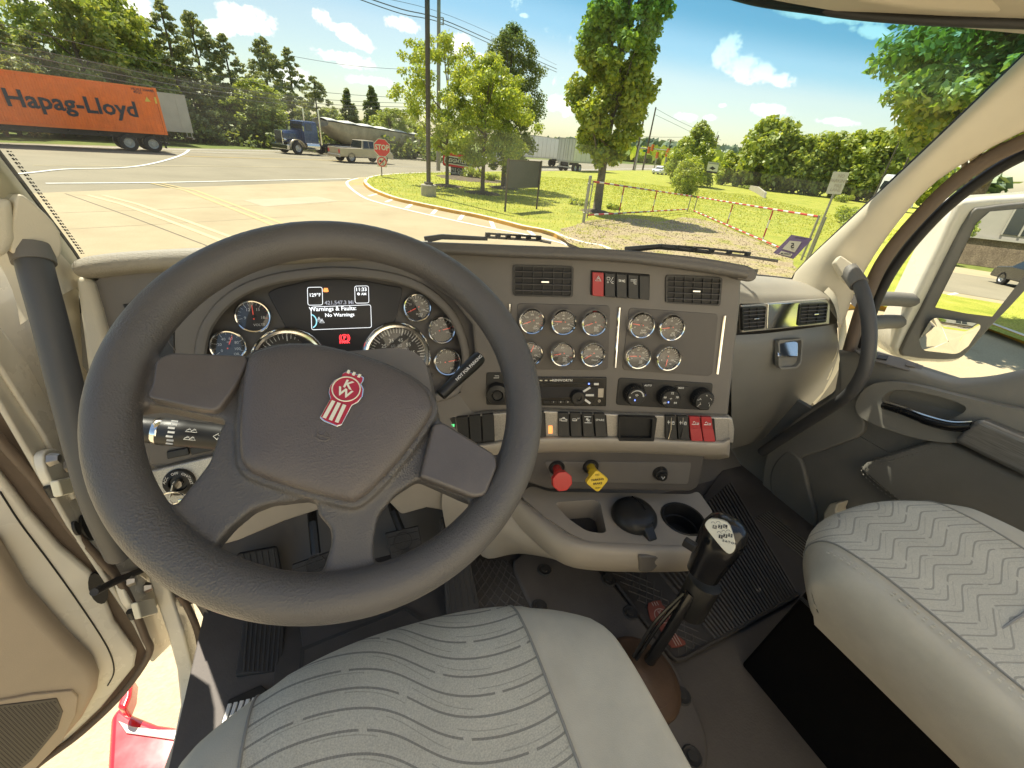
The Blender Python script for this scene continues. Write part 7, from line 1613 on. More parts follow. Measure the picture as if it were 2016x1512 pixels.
for i, (x, y) in enumerate(((1251, 775.5), (1317, 780), (1383, 783.5))):
    c_ = PC.at(x - 4, y - 1, .003); rk = (PC.at(x + 16.5, y, .003) - PC.at(x - 4, y, .003)).length; mb = MB()
    prof = [(0, .020), (rk * .80, .020), (rk * .86, .018), (rk * .97, .005), (rk, 0)]; mb.lathe(prof, c_, PC.n, 36); kb = mb.build('climate_knob', 'black_plastic', cl)
    for k in range(30): a = 2 * PI * k / 30; d = PC.u * math.cos(a) + PC.v * math.sin(a); mb = MB() if k == 0 else mb; mb.box(c_ + d * rk * .93 + PC.n * .010, (.0016, .0016, .012), axes=(d, PC.n.cross(d), PC.n))
    mb.build('grip_rib', 'black_plastic', kb, kind='stuff', smooth=False)
    mb = MB(); o_ = c_ + PC.n * .0206
    if i == 0:
        mb.tube([o_ + (PC.u * math.cos(a) + PC.v * math.sin(a)) * rk * .64 for a in np.linspace(2.6, .1, 14)], [.0004 + .0013 * k / 13 for k in range(14)], 5); mb.text('●', o_ - PC.u * rk * .62 - PC.v * rk * .05, PC.u, PC.v, rk * .2); mb.text('*', o_, PC.u, PC.v, rk * .7, .02)
    elif i == 1:
        for s_, a in (('60', 215), ('66', 160), ('72', 85), ('78', 20), ('84', -35)): mb.text(s_, o_ + (PC.u * math.cos(R(a)) + PC.v * math.sin(R(a))) * rk * .6, PC.u, PC.v, rk * .28, .01)
        mb.text('*', o_ - PC.v * rk * .06, PC.u, PC.v, rk * .5, .02)
    else:
        for a in (215, 160, 85, 20, -35): d = PC.u * math.cos(R(a)) + PC.v * math.sin(R(a)); mb.tube([o_ + d * rk * .5 + PC.u * .002, o_ + d * rk * .62, o_ + d * rk * .62 - PC.v * .0025, o_ + d * rk * .7 - PC.v * .0025 - PC.u * .002], .0005, 4); mb.box(o_ + d * rk * .5 + PC.v * .0025, (.0014, .0014, .0004), axes=(PC.u, PC.v, PC.n))
    mb.build('knob_marking', 'white_print', kb, smooth=False)
for x, y, t_ in ((1276, 758, 'AUTO'), (1341, 763, 'MAX')):
    trace('button', PC, [(x - 13, y - 5), (x + 13, y - 3), (x + 6, y + 16), (x - 6, y + 15)], .004, .002, 'black_plastic', cl, bevel=.0008); ptext(PC, 'button_lettering', [(t_, x, y + 1, .0058)], 'white_print', cl, PC.u, PC.v, .0045)
for x, y in ((1250, 788), (1270, 777), (1316, 792)): mb = MB(); mb.box(PC.at(x, y, .0245 if x != 1270 else .006), (.0022, .003, .001), axes=(PC.u, PC.v, PC.n)); mb.build('blue_lamp', 'lamp_blue', cl)
# valve panel below, with the brake knobs
PV = Frame(PC.pt(0, 0, -.012), PC.n)
trace('valve_panel', PV, [(1010, 885), (1069, 885), (1390, 890), (1384, 930), (1374, 962), (1358, 969), (1078, 964), (1040, 952), (1010, 930)], 0, .10, 'dash_dark', dash, bevel=.008, seg=3)
trace('valve_plate', PV, [(1072, 908), (1361, 910), (1354, 953), (1088, 947)], .002, .004, 'dash_grey', dash, bevel=.0015, round_=.008)
def pull_knob(px, py, hx, hy, m, shape, nm, txt):
    b_ = PV.at(px, py, .002); e_ = PV.at(hx, hy, .058); ax = (e_ - b_).normalized()
    mb = MB(); mb.lathe([(.013, .004), (.017, .004), (.019, 0)], b_, PV.n, 20); sock = mb.build('valve_socket', 'seal_black', dash)
    mb = MB(); mb.lathe([(.0095, -.01), (.0095, .02), (.012, .024), (.012, .03), (.010, .034), (.010, (e_ - b_).length)], b_, ax, 14); st_ = mb.build(nm, m, dash)
    n_ = (ax + Vector((0, -.35, .35))).normalized(); f = Frame(e_, n_); k, rr, a0 = shape; mb = MB()
    pl = roundpoly([(rr * math.cos(a0 + 2 * PI * i / k), rr * math.sin(a0 + 2 * PI * i / k)) for i in range(k)], rr * (.12 if k == 8 else .3)); mb.prism([f.pt(p[0], p[1], .008) for p in pl], f.n * -.014); mb.build('knob_head', m, st_, bevel=.002)
    if txt:
        mb = MB()
        for s_, dy, sz in txt: mb.text(s_, f.pt(0, dy, .0088), f.u, f.v, sz, .02)
        mb.build('knob_lettering', 'print_black', st_, smooth=False)
pull_knob(1096, 921, 1105.5, 946, 'knob_red', (8, .0235, PI / 8), 'trailer_air_knob', None)
pull_knob(1163, 919, 1174, 945, 'knob_yellow', (4, .0270, R(2)), 'parking_brake_knob', [('PARKING', .004, .0068), ('BRAKE', -.005, .0068), ('PUSH', -.015, .0045), ('PULL', .015, .0045)])
c_ = PV.at(1299, 931, .002); mb = MB(); mb.lathe([(0, .020), (.010, .020), (.011, .012), (.0145, .011), (.0165, .006), (.018, 0)], c_, PV.n, 24); ok = mb.build('push_knob', 'black_plastic', dash)
mb = MB(); mb.tube([c_ + PV.n * .0206 + PV.u * x + PV.v * y for x, y in ((-.004, .003), (0, -.004), (.003, .003))], .0008, 4); mb.build('symbol', 'white_print', ok)
# tray with pocket, ash tray and cup holder
TZ = 1.655; ft = FZ(TZ)
tray = thing('console_tray', 'grey console tray with a pocket, a black ashtray and a cup holder', 'console', HZ(1240, 1060, 1.57))
outer = [(1024, 975), (1045, 955), (1080, 968), (1360, 973), (1374, 966), (1404, 1008), (1402, 1058), (1385, 1072), (1358, 1074), (1240, 1071), (1165, 1068), (1125, 1052), (1070, 1015)]
tri_ = [(1090, 989), (1168, 984), (1182, 990), (1194, 1046), (1186, 1050), (1155, 1046), (1120, 1022)]
cup = ft.lo(1345, 1021); rc = abs(ft.lo(1388, 1021)[0] - ft.lo(1302, 1021)[0]) / 2 * .93
tl = tr(ft, outer); mb = MB(); mb.plate(ft, roundpoly(tl, .018, 5), [roundpoly(tr(ft, tri_), .014), circ(rc, 32, *cup)], 0, .075, depth=.065); tm = mb.build('tray_body', 'tray_grey', tray, bevel=.006, seg=3)
mb = MB(); c_ = ft.pt(cup[0], cup[1], 0); mb.lathe([(rc + .004, .0005), (rc + .002, .003), (rc - .002, .002), (rc - .004, -.006), (rc - .006, -.03), (rc - .010, -.031), (rc - .010, -.058), (0, -.058)], c_, (0, 0, 1), 36); mb.build('cup_liner', 'black_plastic', tray)
mb = MB(); mb.prism([ft.pt(p[0], p[1], -.062) for p in roundpoly([(x * .97 + ft.lo(1145, 1015)[0] * .03, y * .97 + ft.lo(1145, 1015)[1] * .03) for x, y in tr(ft, tri_)], .01)], (0, 0, .002)); mb.build('pocket_mat', 'black_rubber', tray)
# ash tray: domed lid with a raised rib and a tab over the front edge
ac = ft.lo(1247, 1019); ra = abs(ft.lo(1292, 1019)[0] - ft.lo(1202, 1019)[0]) / 2; c_ = ft.pt(ac[0], ac[1], 0)
at = thing('ash_tray', 'round black ashtray with a domed lid standing in the console tray', 'ashtray', c_)
mb = MB(); mb.lathe([(0, .034), (ra * .5, .032), (ra * .8, .026), (ra * .95, .016), (ra, .006), (ra * .98, 0), (ra * .9, -.004)], c_, (0, 0, 1), 36); mb.build('lid', 'black_plastic', at)
tdir = Vector((c_.x * .12 - .02, -1, 0)).normalized(); mb = MB(); sd = tdir.cross(ZU); mb.prism([c_ + tdir * ra * .75 + sd * .014 + ZU * .024, c_ + tdir * ra * .75 - sd * .014 + ZU * .024, c_ + tdir * (ra + .018) - sd * .012 + ZU * .002, c_ + tdir * (ra + .018) + sd * .012 + ZU * .002], (0, 0, -.04)); mb.build('tab', 'black_plastic', at, bevel=.004)
mb = MB(); mb.tube([c_ + (tdir * -.7 + sd * -.35) * ra + ZU * .026, c_ + sd * -.32 * ra + ZU * .034, c_ + (tdir * .85 + sd * -.25) * ra + ZU * .022], .0022, 6); mb.build('rib', 'black_gloss', at)
# rolled front lip, running up to the left under the wheel
edge = [(905, 925), (960, 948), (1010, 975), (1060, 1012), (1105, 1048), (1140, 1064), (1180, 1069), (1240, 1072), (1358, 1075), (1398, 1062), (1407, 1010)]
E0 = resample(smoothpoly([HZ(x, y, TZ + (.02 if x < 1000 else .0)) for x, y in edge], 6, False), 40)
cent = Vector((.56, .62, TZ)); rows = []
for o_, dz in ((-.010, -.004), (0, .001), (.012, 0), (.020, -.012), (.024, -.032), (.020, -.058), (.008, -.078), (-.02, -.086)):
    rows.append([p + (p - cent).normalized() * o_ * Vector((1, 1, 0)).length * .8 + Vector((0, 0, dz)) for p in E0])
mb = MB(); mb.surf(rows, 40, 3); mb.build('front_lip', 'tray_grey', tray, ang=60)
trace('tab_notch', Frame(HZ(1260, 1090, 1.62), (-.15, -.97, .15)), [(1243, 1074), (1284, 1073), (1282, 1092), (1270, 1105), (1245, 1106)], .034, .012, 'dash_grey', tray, bevel=.006)
# sides of the lower dash
mb = MB(); mb.surf([[HZ(x, y, z) for x, y, z in ((880, 930, 1.70), (960, 955, 1.67), (1020, 985, 1.64), (1080, 1035, 1.62), (1130, 1085, 1.60))], [HZ(x, y, z) for x, y, z in ((870, 990, 1.62), (940, 1010, 1.60), (985, 1040, 1.58), (1040, 1075, 1.56), (1110, 1105, 1.55))], [HZ(x, y, z) for x, y, z in ((880, 1050, 1.52), (935, 1080, 1.48), (960, 1100, 1.46), (1020, 1090, 1.47), (1090, 1100, 1.50))]], 20, 5); mb.build('console_side', 'tray_grey', tray, ang=70)
trace('knee_panel', FY(.79), [(415, 1005), (520, 985), (640, 965), (770, 958), (770, 985), (640, 1002), (560, 1028), (470, 1066), (420, 1080)], 0, .04, 'tray_grey', dash, bevel=.008, seg=3)
trace('knee_panel', FY(.77), [(760, 950), (860, 925), (960, 900), (1000, 960), (970, 1050), (900, 1012), (840, 1002), (790, 1016), (765, 990)], 0, .06, 'tray_grey', dash, bevel=.010, seg=3)
trace('dash_end', PK, [(154, 542), (186, 547), (205, 610), (228, 700), (236, 735), (205, 770), (180, 742), (168, 650)], .012, .12, 'trim_beige', dash, bevel=.012, seg=3)
trace('lower_dash', Frame((.05, .80, 1.8), (0, -.9, -.4)), [(290, 900), (450, 860), (900, 860), (1000, 880), (980, 960), (800, 990), (600, 1000), (440, 1040), (330, 1050)], 0, .03, 'dash_grey', dash, bevel=.008)
# passenger side: glove box with chrome vent plate
def HYl(L): return [HY(x, y, Y) for x, y, Y in L]
mb = MB(); mb.surf([HYl([(1385, 532, 1.0), (1440, 536, 1.0), (1480, 540, .98), (1540, 545, .95), (1600, 553, .88), (1618, 558, .82)]), HYl([(1385, 542, .80), (1440, 545, .80), (1480, 548, .80), (1540, 552, .80), (1600, 560, .79), (1630, 572, .77)]), HYl([(1385, 574, .735), (1450, 575, .735), (1500, 576, .735), (1560, 576, .735), (1615, 578, .73), (1640, 590, .72)]), HYl([(1385, 599, .715), (1452, 598, .715), (1500, 597, .715), (1560, 594, .715), (1620, 590, .71), (1645, 605, .70)])], 26, 6); mb.build('right_pad', 'pad_sunlit', dash, ang=70)
gb = HYl([(1440, 660, .71), (1500, 657, .71), (1560, 650, .71), (1620, 642, .71), (1648, 636, .71)]), HYl([(1440, 690, .695), (1500, 690, .695), (1560, 684, .695), (1620, 676, .695), (1650, 668, .70)]), HYl([(1440, 770, .71), (1500, 760, .71), (1560, 742, .71), (1620, 715, .71), (1652, 690, .715)]), HYl([(1440, 840, .745), (1490, 826, .745), (1550, 800, .745), (1605, 765, .745), (1640, 730, .745)]), HYl([(1440, 884, .79), (1480, 872, .79), (1530, 848, .79), (1580, 812, .79), (1620, 772, .79)])
mb = MB(); mb.surf(gb, 26, 6); g_ = mb.build('glove_box', 'glove_grey', dash, ang=70)
mb = MB(); mb.surf([HYl([(1430, 588, .74), (1500, 588, .74), (1560, 586, .74), (1620, 582, .74), (1645, 600, .73)]), HYl([(1430, 670, .74), (1500, 668, .74), (1560, 662, .74), (1620, 652, .74), (1650, 645, .73)])], 12, 2); mb.build('vent_backing', 'dash_dark', dash)
mb = MB(); mb.surf([HYl([(1622, 575, .71), (1634, 586, .695), (1646, 612, .69), (1650, 650, .695), (1648, 690, .71), (1625, 735, .735), (1590, 780, .77)]), HYl([(1630, 566, .73), (1645, 580, .72), (1655, 610, .72), (1660, 650, .72), (1657, 692, .735), (1634, 742, .755), (1598, 790, .79)]), HYl([(1636, 562, .80), (1652, 578, .80), (1662, 610, .80), (1667, 650, .80), (1664, 694, .80), (1640, 748, .82), (1604, 798, .84)])], 24, 5); mb.build('end_trim', 'trim_beige', dash, ang=70)
PG = Frame(HY(1550, 620, .705), (-.06, -.985, .16))
trace('vent_surround', PG, [(1458, 600), (1628, 588), (1634, 594), (1632, 638), (1460, 655)], .002, .012, 'brushed_trim', dash, bevel=.003)
trace('chrome_plate', PG, [(1508, 597), (1572, 594), (1568, 642), (1506, 647)], .006, .006, 'chrome', dash, bevel=.002)
vent(PG, [(1459, 605), (1506, 602), (1503, 646), (1460, 651)], 5, 2, dash, .005); vent(PG, [(1573, 598), (1628, 595), (1624, 634), (1568, 641)], 5, 2, dash, .005)
PL = Frame(PG.at(1548, 685, .006), (-.12, -.80, .58)); lt = trace('glove_latch', PL, [(1527, 671), (1570, 667), (1569, 703), (1530, 703)], .004, .006, 'chrome', dash, bevel=.003)
mb = MB(); fl = [(1524, 668), (1573, 664), (1570, 712), (1562, 722), (1530, 725), (1525, 718)]; mb.plate(PG, roundpoly(tr(PG, fl), .008), [roundpoly(tr(PG, [(1527, 671), (1570, 667), (1567, 710), (1560, 719), (1532, 721), (1528, 716)]), .007)], .013, .012, depth=.010); mb.build('latch_recess', 'glove_grey', dash)
trace('under_dash', Frame((1.0, .86, 1.8), (0, -.85, -.3)), [(1436, 880), (1500, 862), (1560, 830), (1600, 800), (1660, 700), (1660, 900), (1530, 960), (1440, 960)], 0, .04, 'door_dark', dash, bevel=.01)

# ================================================================ STEERING WHEEL AND COLUMN
CW = Vector((.001, .44, 2.147)); PW = Frame(CW, (0, -.622, .783))
RW, RT_ = .2065, .0225
wm = bpy.data.materials.new('wheel_molded'); wm.use_nodes = True; MATS['wheel_molded'] = wm
nt = wm.node_tree; b_ = nt.nodes['Principled BSDF']; b_.inputs['Roughness'].default_value = .5
t_ = N(nt, 'ShaderNodeTexCoord').outputs['Object']
nz = N(nt, 'ShaderNodeTexNoise', i_Scale=11.0, i_Detail=7.0, i_Roughness=.65); nt.links.new(t_, nz.inputs['Vector'])
vo = N(nt, 'ShaderNodeTexVoronoi', i_Scale=560.0); vo.feature = 'SMOOTH_F1'; nt.links.new(t_, vo.inputs['Vector'])
nf = N(nt, 'ShaderNodeTexNoise', i_Scale=900.0, i_Detail=2.0); nt.links.new(t_, nf.inputs['Vector'])
wear = ramp(nt, nz.outputs['Fac'], [(.42, 0.0), (.58, 1.0)])          # hands have polished the grain away in patches
nt.links.new(mixc(nt, nz.outputs['Fac'], (.075, .070, .066), (.112, .102, .095)), b_.inputs['Base Color'])
nt.links.new(mth(nt, 'ADD', .38, mth(nt, 'MULTIPLY', wear, .16)), b_.inputs['Roughness'])
hgt = mth(nt, 'ADD', mth(nt, 'MULTIPLY', vo.outputs['Distance'], mth(nt, 'SUBTRACT', 1.0, mth(nt, 'MULTIPLY', wear, .85))), mth(nt, 'MULTIPLY', nf.outputs['Fac'], .22))
bn = N(nt, 'ShaderNodeBump', i_Strength=.9, i_Distance=.0009); nt.links.new(hgt, bn.inputs['Height']); nt.links.new(bn.outputs[0], b_.inputs['Normal'])
sw_ = thing('steering_wheel', 'black four spoke steering wheel with a red badge on its centre pad', 'steering wheel', CW)
mb = MB(); seg = 96
mb.tube([PW.pt(RW * math.cos(2 * PI * k / seg), RW * math.sin(2 * PI * k / seg)) for k in range(seg)], RT_, 16, closed=True, ref=PW.n)
pad = [(498, 719), (525, 703), (568, 693.5), (632, 695), (712, 714), (782, 741), (830, 773), (847, 805), (841, 832), (793, 901), (734, 966), (707, 987), (686, 991), (605, 971), (520, 944), (493, 928), (482, 901), (482, 832), (487, 770)]
padl = smoothpoly(tr(PW, pad), 4); pc = Vector((sum(p.x for p in padl) / len(padl), sum(p.y for p in padl) / len(padl)))
def dished(pts, h0, h1, th):
    """spoke: rises from the rim plane to the hub"""
    loc = [Vector(p) for p in tr(PW, pts)]; f = lambda p: h0 + (h1 - h0) * max(0, min(1, 1 - (p - pc).length / .19))
    mb.prism([PW.pt(p.x, p.y, f(p)) for p in loc], PW.n * -th)
mb.prism([PW.pt(pc.x + (p.x - pc.x) * 1.07, pc.y + (p.y - pc.y) * 1.07, .012) for p in padl], PW.n * -.045)
dished([(225, 690), (330, 703), (500, 709), (520, 760), (490, 850), (440, 828), (300, 796), (225, 805)], -.002, .012, .028)
dished([(520, 800), (470, 830), (437, 840), (412, 912), (364, 971), (334, 1006), (295, 1012), (250, 1050), (345, 1165), (424, 1072), (452, 1040), (494, 1006), (530, 992), (600, 985), (600, 900)], -.004, .012, .028)
dished([(620, 960), (626, 1012), (652, 1042), (652, 1073), (630, 1140), (600, 1190), (790, 1185), (764, 1128), (738, 1110), (736, 1062), (745, 1014), (778, 974), (826, 942), (760, 900)], -.004, .012, .028)
dished([(800, 780), (850, 806), (872, 834), (980, 897), (1035, 900), (1000, 1010), (925, 986), (826, 944), (760, 975), (740, 900)], -.002, .012, .028)
wb = mb.build('rim_and_spokes', 'wheel_molded', sw_, origin=CW)
md = wb.modifiers.new('remesh', 'REMESH'); md.mode = 'VOXEL'; md.voxel_size = .0026; md.use_smooth_shade = True
md = wb.modifiers.new('smooth', 'SMOOTH'); md.factor = .6; md.iterations = 9
# centre pad: domed leather-grain cover
mb = MB(); rings = []
for q, h in ((1.0, .006), (1.0, .016), (.985, .021), (.95, .0245), (.85, .0275), (.65, .0305), (.4, .0325), (.2, .0332), (.02, .0335)): rings.append([PW.pt(pc.x + (p.x - pc.x) * q, pc.y + (p.y - pc.y) * q, h) for p in padl])
mb.loft(rings, cap=True); hp = mb.build('horn_pad', 'wheel_leather', sw_, ang=70)
trace('spoke_insert', PW, [(318, 722), (345, 707), (491, 711.5), (496, 724), (470, 775), (437, 819), (400, 815), (300, 793), (312, 770)], .016, .02, 'wheel_gloss', sw_, bevel=.007, seg=4, round_=.006)
trace('spoke_insert', PW, [(848, 842), (868, 838), (968, 900), (973, 922), (950, 980), (926, 983), (824, 944), (826, 930)], .016, .02, 'wheel_gloss', sw_, bevel=.007, seg=4, round_=.006)
# badge
PB = Frame(PW.pt(0, 0, .0335), PW.n)
bad = [(675, 738), (683, 734), (708, 742), (714.5, 746), (713, 753), (709, 758), (714, 768), (712, 782), (703, 793), (692, 799), (673, 836), (664, 839), (640, 829), (632, 822), (652, 786), (648.5, 775), (651, 762), (659, 751), (672, 746)]
bl = [Vector(p) for p in tr(PB, bad)]; bc_ = Vector(PB.lo(673, 787))
mb = MB(); mb.prism([PB.pt(bc_.x + (p.x - bc_.x) * 1.06, bc_.y + (p.y - bc_.y) * 1.04, .0022) for p in bl], PB.n * -.004); em = mb.build('badge', 'chrome', sw_, bevel=.0006)
mb = MB(); mb.prism([PB.pt(p.x, p.y, .0030) for p in bl], PB.n * -.003); mb.build('badge_field', 'badge_red', em, bevel=.0004)
ctop, cbot = Vector(PB.lo(699, 739)), Vector(PB.lo(652, 832)); bv = (ctop - cbot).normalized(); BV = PB.u * bv.x + PB.v * bv.y; BU = BV.cross(PB.n); cc = Vector(PB.lo(682, 768)); CCp = PB.pt(cc.x, cc.y, .0034)
rb = (Vector(PB.lo(709, 770)) - cc).length
mb = MB(); mb.tube([CCp + (BU * math.cos(a) + BV * math.sin(a)) * rb for a in np.linspace(0, 2 * PI, 40)[:-1]], .0007, 4, closed=True); mb.build('badge_ring', 'cream_print', em)
mb = MB(); mb.text('K', CCp + BV * rb * .36, BU, BV, rb * .92, .03, sx=1.1); mb.text('W', CCp - BV * rb * .36, BU, BV, rb * .92, .03, sx=1.1); mb.build('badge_lettering', 'cream_print', em, smooth=False)
L_ = (cc - cbot).length
for k in (-1, 0, 1):
    for a, e, w_ in ((CCp - BV * (rb * 1.15 + .001) + BU * k * rb * .42, CCp - BV * (L_ * .97) + BU * k * rb * .46, .13), (CCp + BV * rb * 1.52 + BU * k * rb * .44, CCp + BV * rb * 1.22 + BU * k * rb * .42, .1)):
        s_ = BU * rb * w_; mb = MB(); mb.prism([a - s_, e - s_, e + s_, a + s_], PB.n * .0004); mb.build('badge_stripe', 'cream_print', em, smooth=False)
# horn symbol pressed into the pad
mb = MB(); PH = Frame(PW.pt(0, 0, .0328), PW.n)
mb.tube([PH.at(x, y) for x, y in ((622, 850), (627, 856), (640, 860), (650, 862))], .0009, 5); mb.tube([PH.at(x, y) for x, y in ((620, 860), (630, 866), (640, 868), (650, 864))], .0009, 5); mb.tube([PH.at(x, y) for x, y in ((624, 848), (620, 862))], .0009, 5); mb.tube([PH.at(x, y) for x, y in ((634, 858), (642, 852), (648, 858))], .0008, 5)
mb.build('horn_symbol', 'wheel_leather', hp)
# column shroud, indicator stalk, trailer brake lever
colm = thing('steering_column', 'black steering column shroud with a lever on each side', 'steering column', PW.pt(0, 0, -.10))
mb = MB(); rings = []
for h, s_ in ((-.02, .088), (-.05, .098), (-.10, .102), (-.16, .095), (-.26, .085)): rings.append([PW.pt(pc.x * .6 + .02 + p.x * s_, pc.y * .5 + p.y * s_ * .85 + (.0 if h > -.1 else .01), h) for p in roundpoly([(-1, -1), (1, -1), (1, 1), (-1, 1)], .5, 6)])
mb.loft(rings); mb.build('shroud', 'dash_grey', colm)
f = Frame(PW.pt(.06, .05, -.03), PW.n)
trace('upper_shroud', PW, [(700, 730), (780, 736), (832, 744), (858, 770), (868, 812), (872, 870), (840, 890), (760, 860)], -.022, .05, 'dash_grey', colm, bevel=.014, seg=4)
a, m1, e = PW.at(868, 778, -.05), PW.at(905, 742, -.045), PW.at(946, 702, -.04)
mb = MB(); mb.tube([a, a.lerp(e, .3), a.lerp(e, .75), e.lerp(a, .06), e], [.0075, .008, .0098, .0098, .008], 14); lv = mb.build('trailer_brake_lever', 'black_plastic', colm)
d = (e - a).normalized(); nv = (EYE - m1).normalized(); nv = (nv - d * nv.dot(d)).normalized(); vv = nv.cross(d)
mb = MB(); mb.text('NOT FOR PARKING', a.lerp(e, .66) + nv * .0101, d, vv, .0056, .02); mb.build('lever_lettering', 'white_print', lv, smooth=False)
st_ = Frame(PK.pt(0, 0, .10), (0, -.85, .52))
p0, p1 = st_.at(286, 846), st_.at(450, 862); d = (p1 - p0).normalized(); nv = (EYE - p0).normalized(); nv = (nv - d * nv.dot(d)).normalized(); vv = nv.cross(d)
mb = MB(); mb.lathe([(0, -.02), (.0175, -.02), (.0182, -.015), (.0182, .015), (.0195, .017), (.0195, .05), (.0188, .052), (.0188, (p1 - p0).length * .85), (.016, (p1 - p0).length), (.014, (p1 - p0).length + .06)], p0, d, 24); sk = mb.build('indicator_stalk', 'black_plastic', colm)
mb = MB(); mb.lathe([(.0186, -.004), (.0196, -.002), (.0196, .004), (.0186, .006)], st_.at(312, 848), d, 24); mb.build('stalk_ring', 'chrome', sk)
mb = MB(); L_ = (p1 - p0).length
for k in range(7): q = p0 + d * (.035 + .0012 * (k % 2)) + (nv * math.cos(-.9 + k * .3) + vv * math.sin(-.9 + k * .3)) * .0198; mb.box(q, (.008, .0028, .0006), axes=(d, vv, nv))
for k, x in ((-1, .098), (1, .098)): 
    c0 = p0 + d * x + nv * .0192; mb.tube([c0 + d * (k * .002) + vv * .002, c0 + d * (k * .006) + vv * .002, c0 + d * (k * .006) + vv * .0045, c0 + d * (k * .012), c0 + d * (k * .006) - vv * .0045, c0 + d * (k * .006) - vv * .002, c0 + d * (k * .002) - vv * .002], .0005, 4, closed=True)
for dx in (.056, .062):
    for dy in (-.006, .005): c0 = p0 + d * dx + nv * .0192 + vv * dy; mb.tube([c0 - d * .004 - vv * .002, c0 + vv * .003, c0 + d * .004 - vv * .002, c0 - d * .004 - vv * .002], .0004, 4); mb.tube([c0 - d * .003, c0 + d * .002 + vv * .002], .0004, 4)
mb.build('stalk_symbol', 'white_print', sk, smooth=False)

# ================================================================ SEATS
def seat_part(mb, fr, us, zf, yf, back, ux, zt, lift=0.0, side=.22):
    """fr: (origin, right, forward); us: positions across; front edge rolls over and down"""
    o, rt, fw = fr; rows = []
    for u in us:
        F_ = yf(u); z = zt + zf(u) + lift; P = [(F_ - .11, -side), (F_ - .055, -side * .93), (F_ - .02, -side * .7), (F_, -side * .42), (F_ - .005, -side * .22), (F_ - .026, -side * .08), (F_ - .065, -.003), (F_ - .12, .0), (F_ - .22, -.004), (F_ - .36, -.008), (back, -.01)]
        rows.append([o + rt * ux(u) + fw * y + Vector((0, 0, z - o.z + dz)) for y, dz in smoothpoly([(a, b_) for a, b_ in P], 4, False)])
    mb.grid(rows); return mb
def build_seat(name, label, o, yaw, xc, W, seam, yF, zt, fab, bol='suede', back=-.35, bow=.07, side=.22, crown=.012, so=0.0):
    rt = Vector((math.cos(yaw), -math.sin(yaw), 0)); fw = Vector((math.sin(yaw), math.cos(yaw), 0)); fr = (Vector((o[0], o[1], zt)), rt, fw)
    t = thing(name, label, 'seat', Vector((o[0], o[1] - .1, zt - .3)))
    H = W / 2; yf = lambda u: yF - bow * (min(abs(u), H) / H) ** 2.4 
    def zf(u):
        a = abs(u)
        if a <= seam: return .004 - crown * .3 * math.cos(a / seam * PI) * 0 + crown * (a / seam) ** 2
        q = (a - seam) / (H - seam)
        return crown + .010 * math.sin(min(q, 1) * PI * .55)
    mb = MB(); seat_part(mb, fr, np.linspace(-seam + so, seam + so, 22), zf, yf, back, lambda u: xc + u, zt, 0.0, side); mb.build('seat_panel', fab, t, ang=180, flip=True)
    for sgn in (-1, 1):
        rows_u = list(np.linspace(seam + so * sgn, H - .02, 8)); mb = MB(); o_, rt_, fw_ = fr; rows = []
        base_ = lambda u: [p for p in rows[-1]]
        prof = [(u, 0.0) for u in rows_u] + [(H - .010, -.004), (H - .003, -.014), (H, -.03), (H - .003, -.065), (H - .014, -.105), (H - .034, -side)]
        for u, dz in prof:
            F_ = yf(min(u, H)) - np.interp(-dz, (0, .014, .03, .065, .105, side), (0, .002, .006, .014, .03, .055)); P = [(F_ - .11, -side), (F_ - .055, -side * .93), (F_ - .02, -side * .7), (F_, -side * .42), (F_ - .005, -side * .22), (F_ - .026, -side * .08), (F_ - .065, -.003), (F_ - .12, .0), (F_ - .22, -.004), (F_ - .36, -.008), (back, -.01)]
            row = []
            for y, dz2 in smoothpoly(P, 4, False):
                tz = max(dz + dz2 * max(0.0, 1 + dz / side), -side); ue = u if dz > -.012 else H - np.interp(-tz, (0, .014, .03, .065, .105, side), (.006, .003, 0, .004, .016, .036))
                if dz > -.012 and tz < -.065: ue = min(u, H - np.interp(-tz, (.065, .105, side), (.004, .016, .036)))
                row.append(o_ + rt_ * (xc + sgn * ue) + fw_ * y + Vector((0, 0, zf(min(u, H)) + tz)))
            rows.append(row)
        mb.grid(rows); mb.build('bolster', bol, t, ang=180, flip=(sgn > 0))
        mb = MB(); sm = MB(); seat_part(sm, fr, [seam * sgn + so], zf, yf, back, lambda u: xc + u, zt, 0.0, side); mb.tube([Vector(v) + Vector((0, 0, .0002)) for v in sm.v], .0017, 6); mb.build('seam_piping', 'door_grey', t)
    return t, fr, zf, yf
dU, dV = (1, 0, 0), (0, 1, 0)
fabric('seat_fabric', (.56, .52, .415), (.17, .16, .135), (1, -.12, 0), (.10, 1, .35), .0195, .031, .37, (.045, .33, 1.85), .062, 1.2)
fabric('seat_fabric_right', (.56, .52, .415), (.29, .27, .22), (1, .1, 0), (-.05, 1, .35), .0185, .0105, .125, (.85, .25, 1.87), .07, .01)
build_seat('seat', 'grey driver seat cushion with wavy dark stripes in front of us', (.038, 0), R(1.5), 0.0, .47, .148, .350, 1.878, 'seat_fabric', bow=.085, so=-.022)
ps, pfr, pzf, pyf = build_seat('seat', 'grey passenger seat cushion with zigzag stripes and double stitched bolster', (.858, 0), R(-1.0), 0.0, .42, .150, .305, 1.878, 'seat_fabric_right', bow=.09, side=.150)
o_, rt_, fw_ = pfr
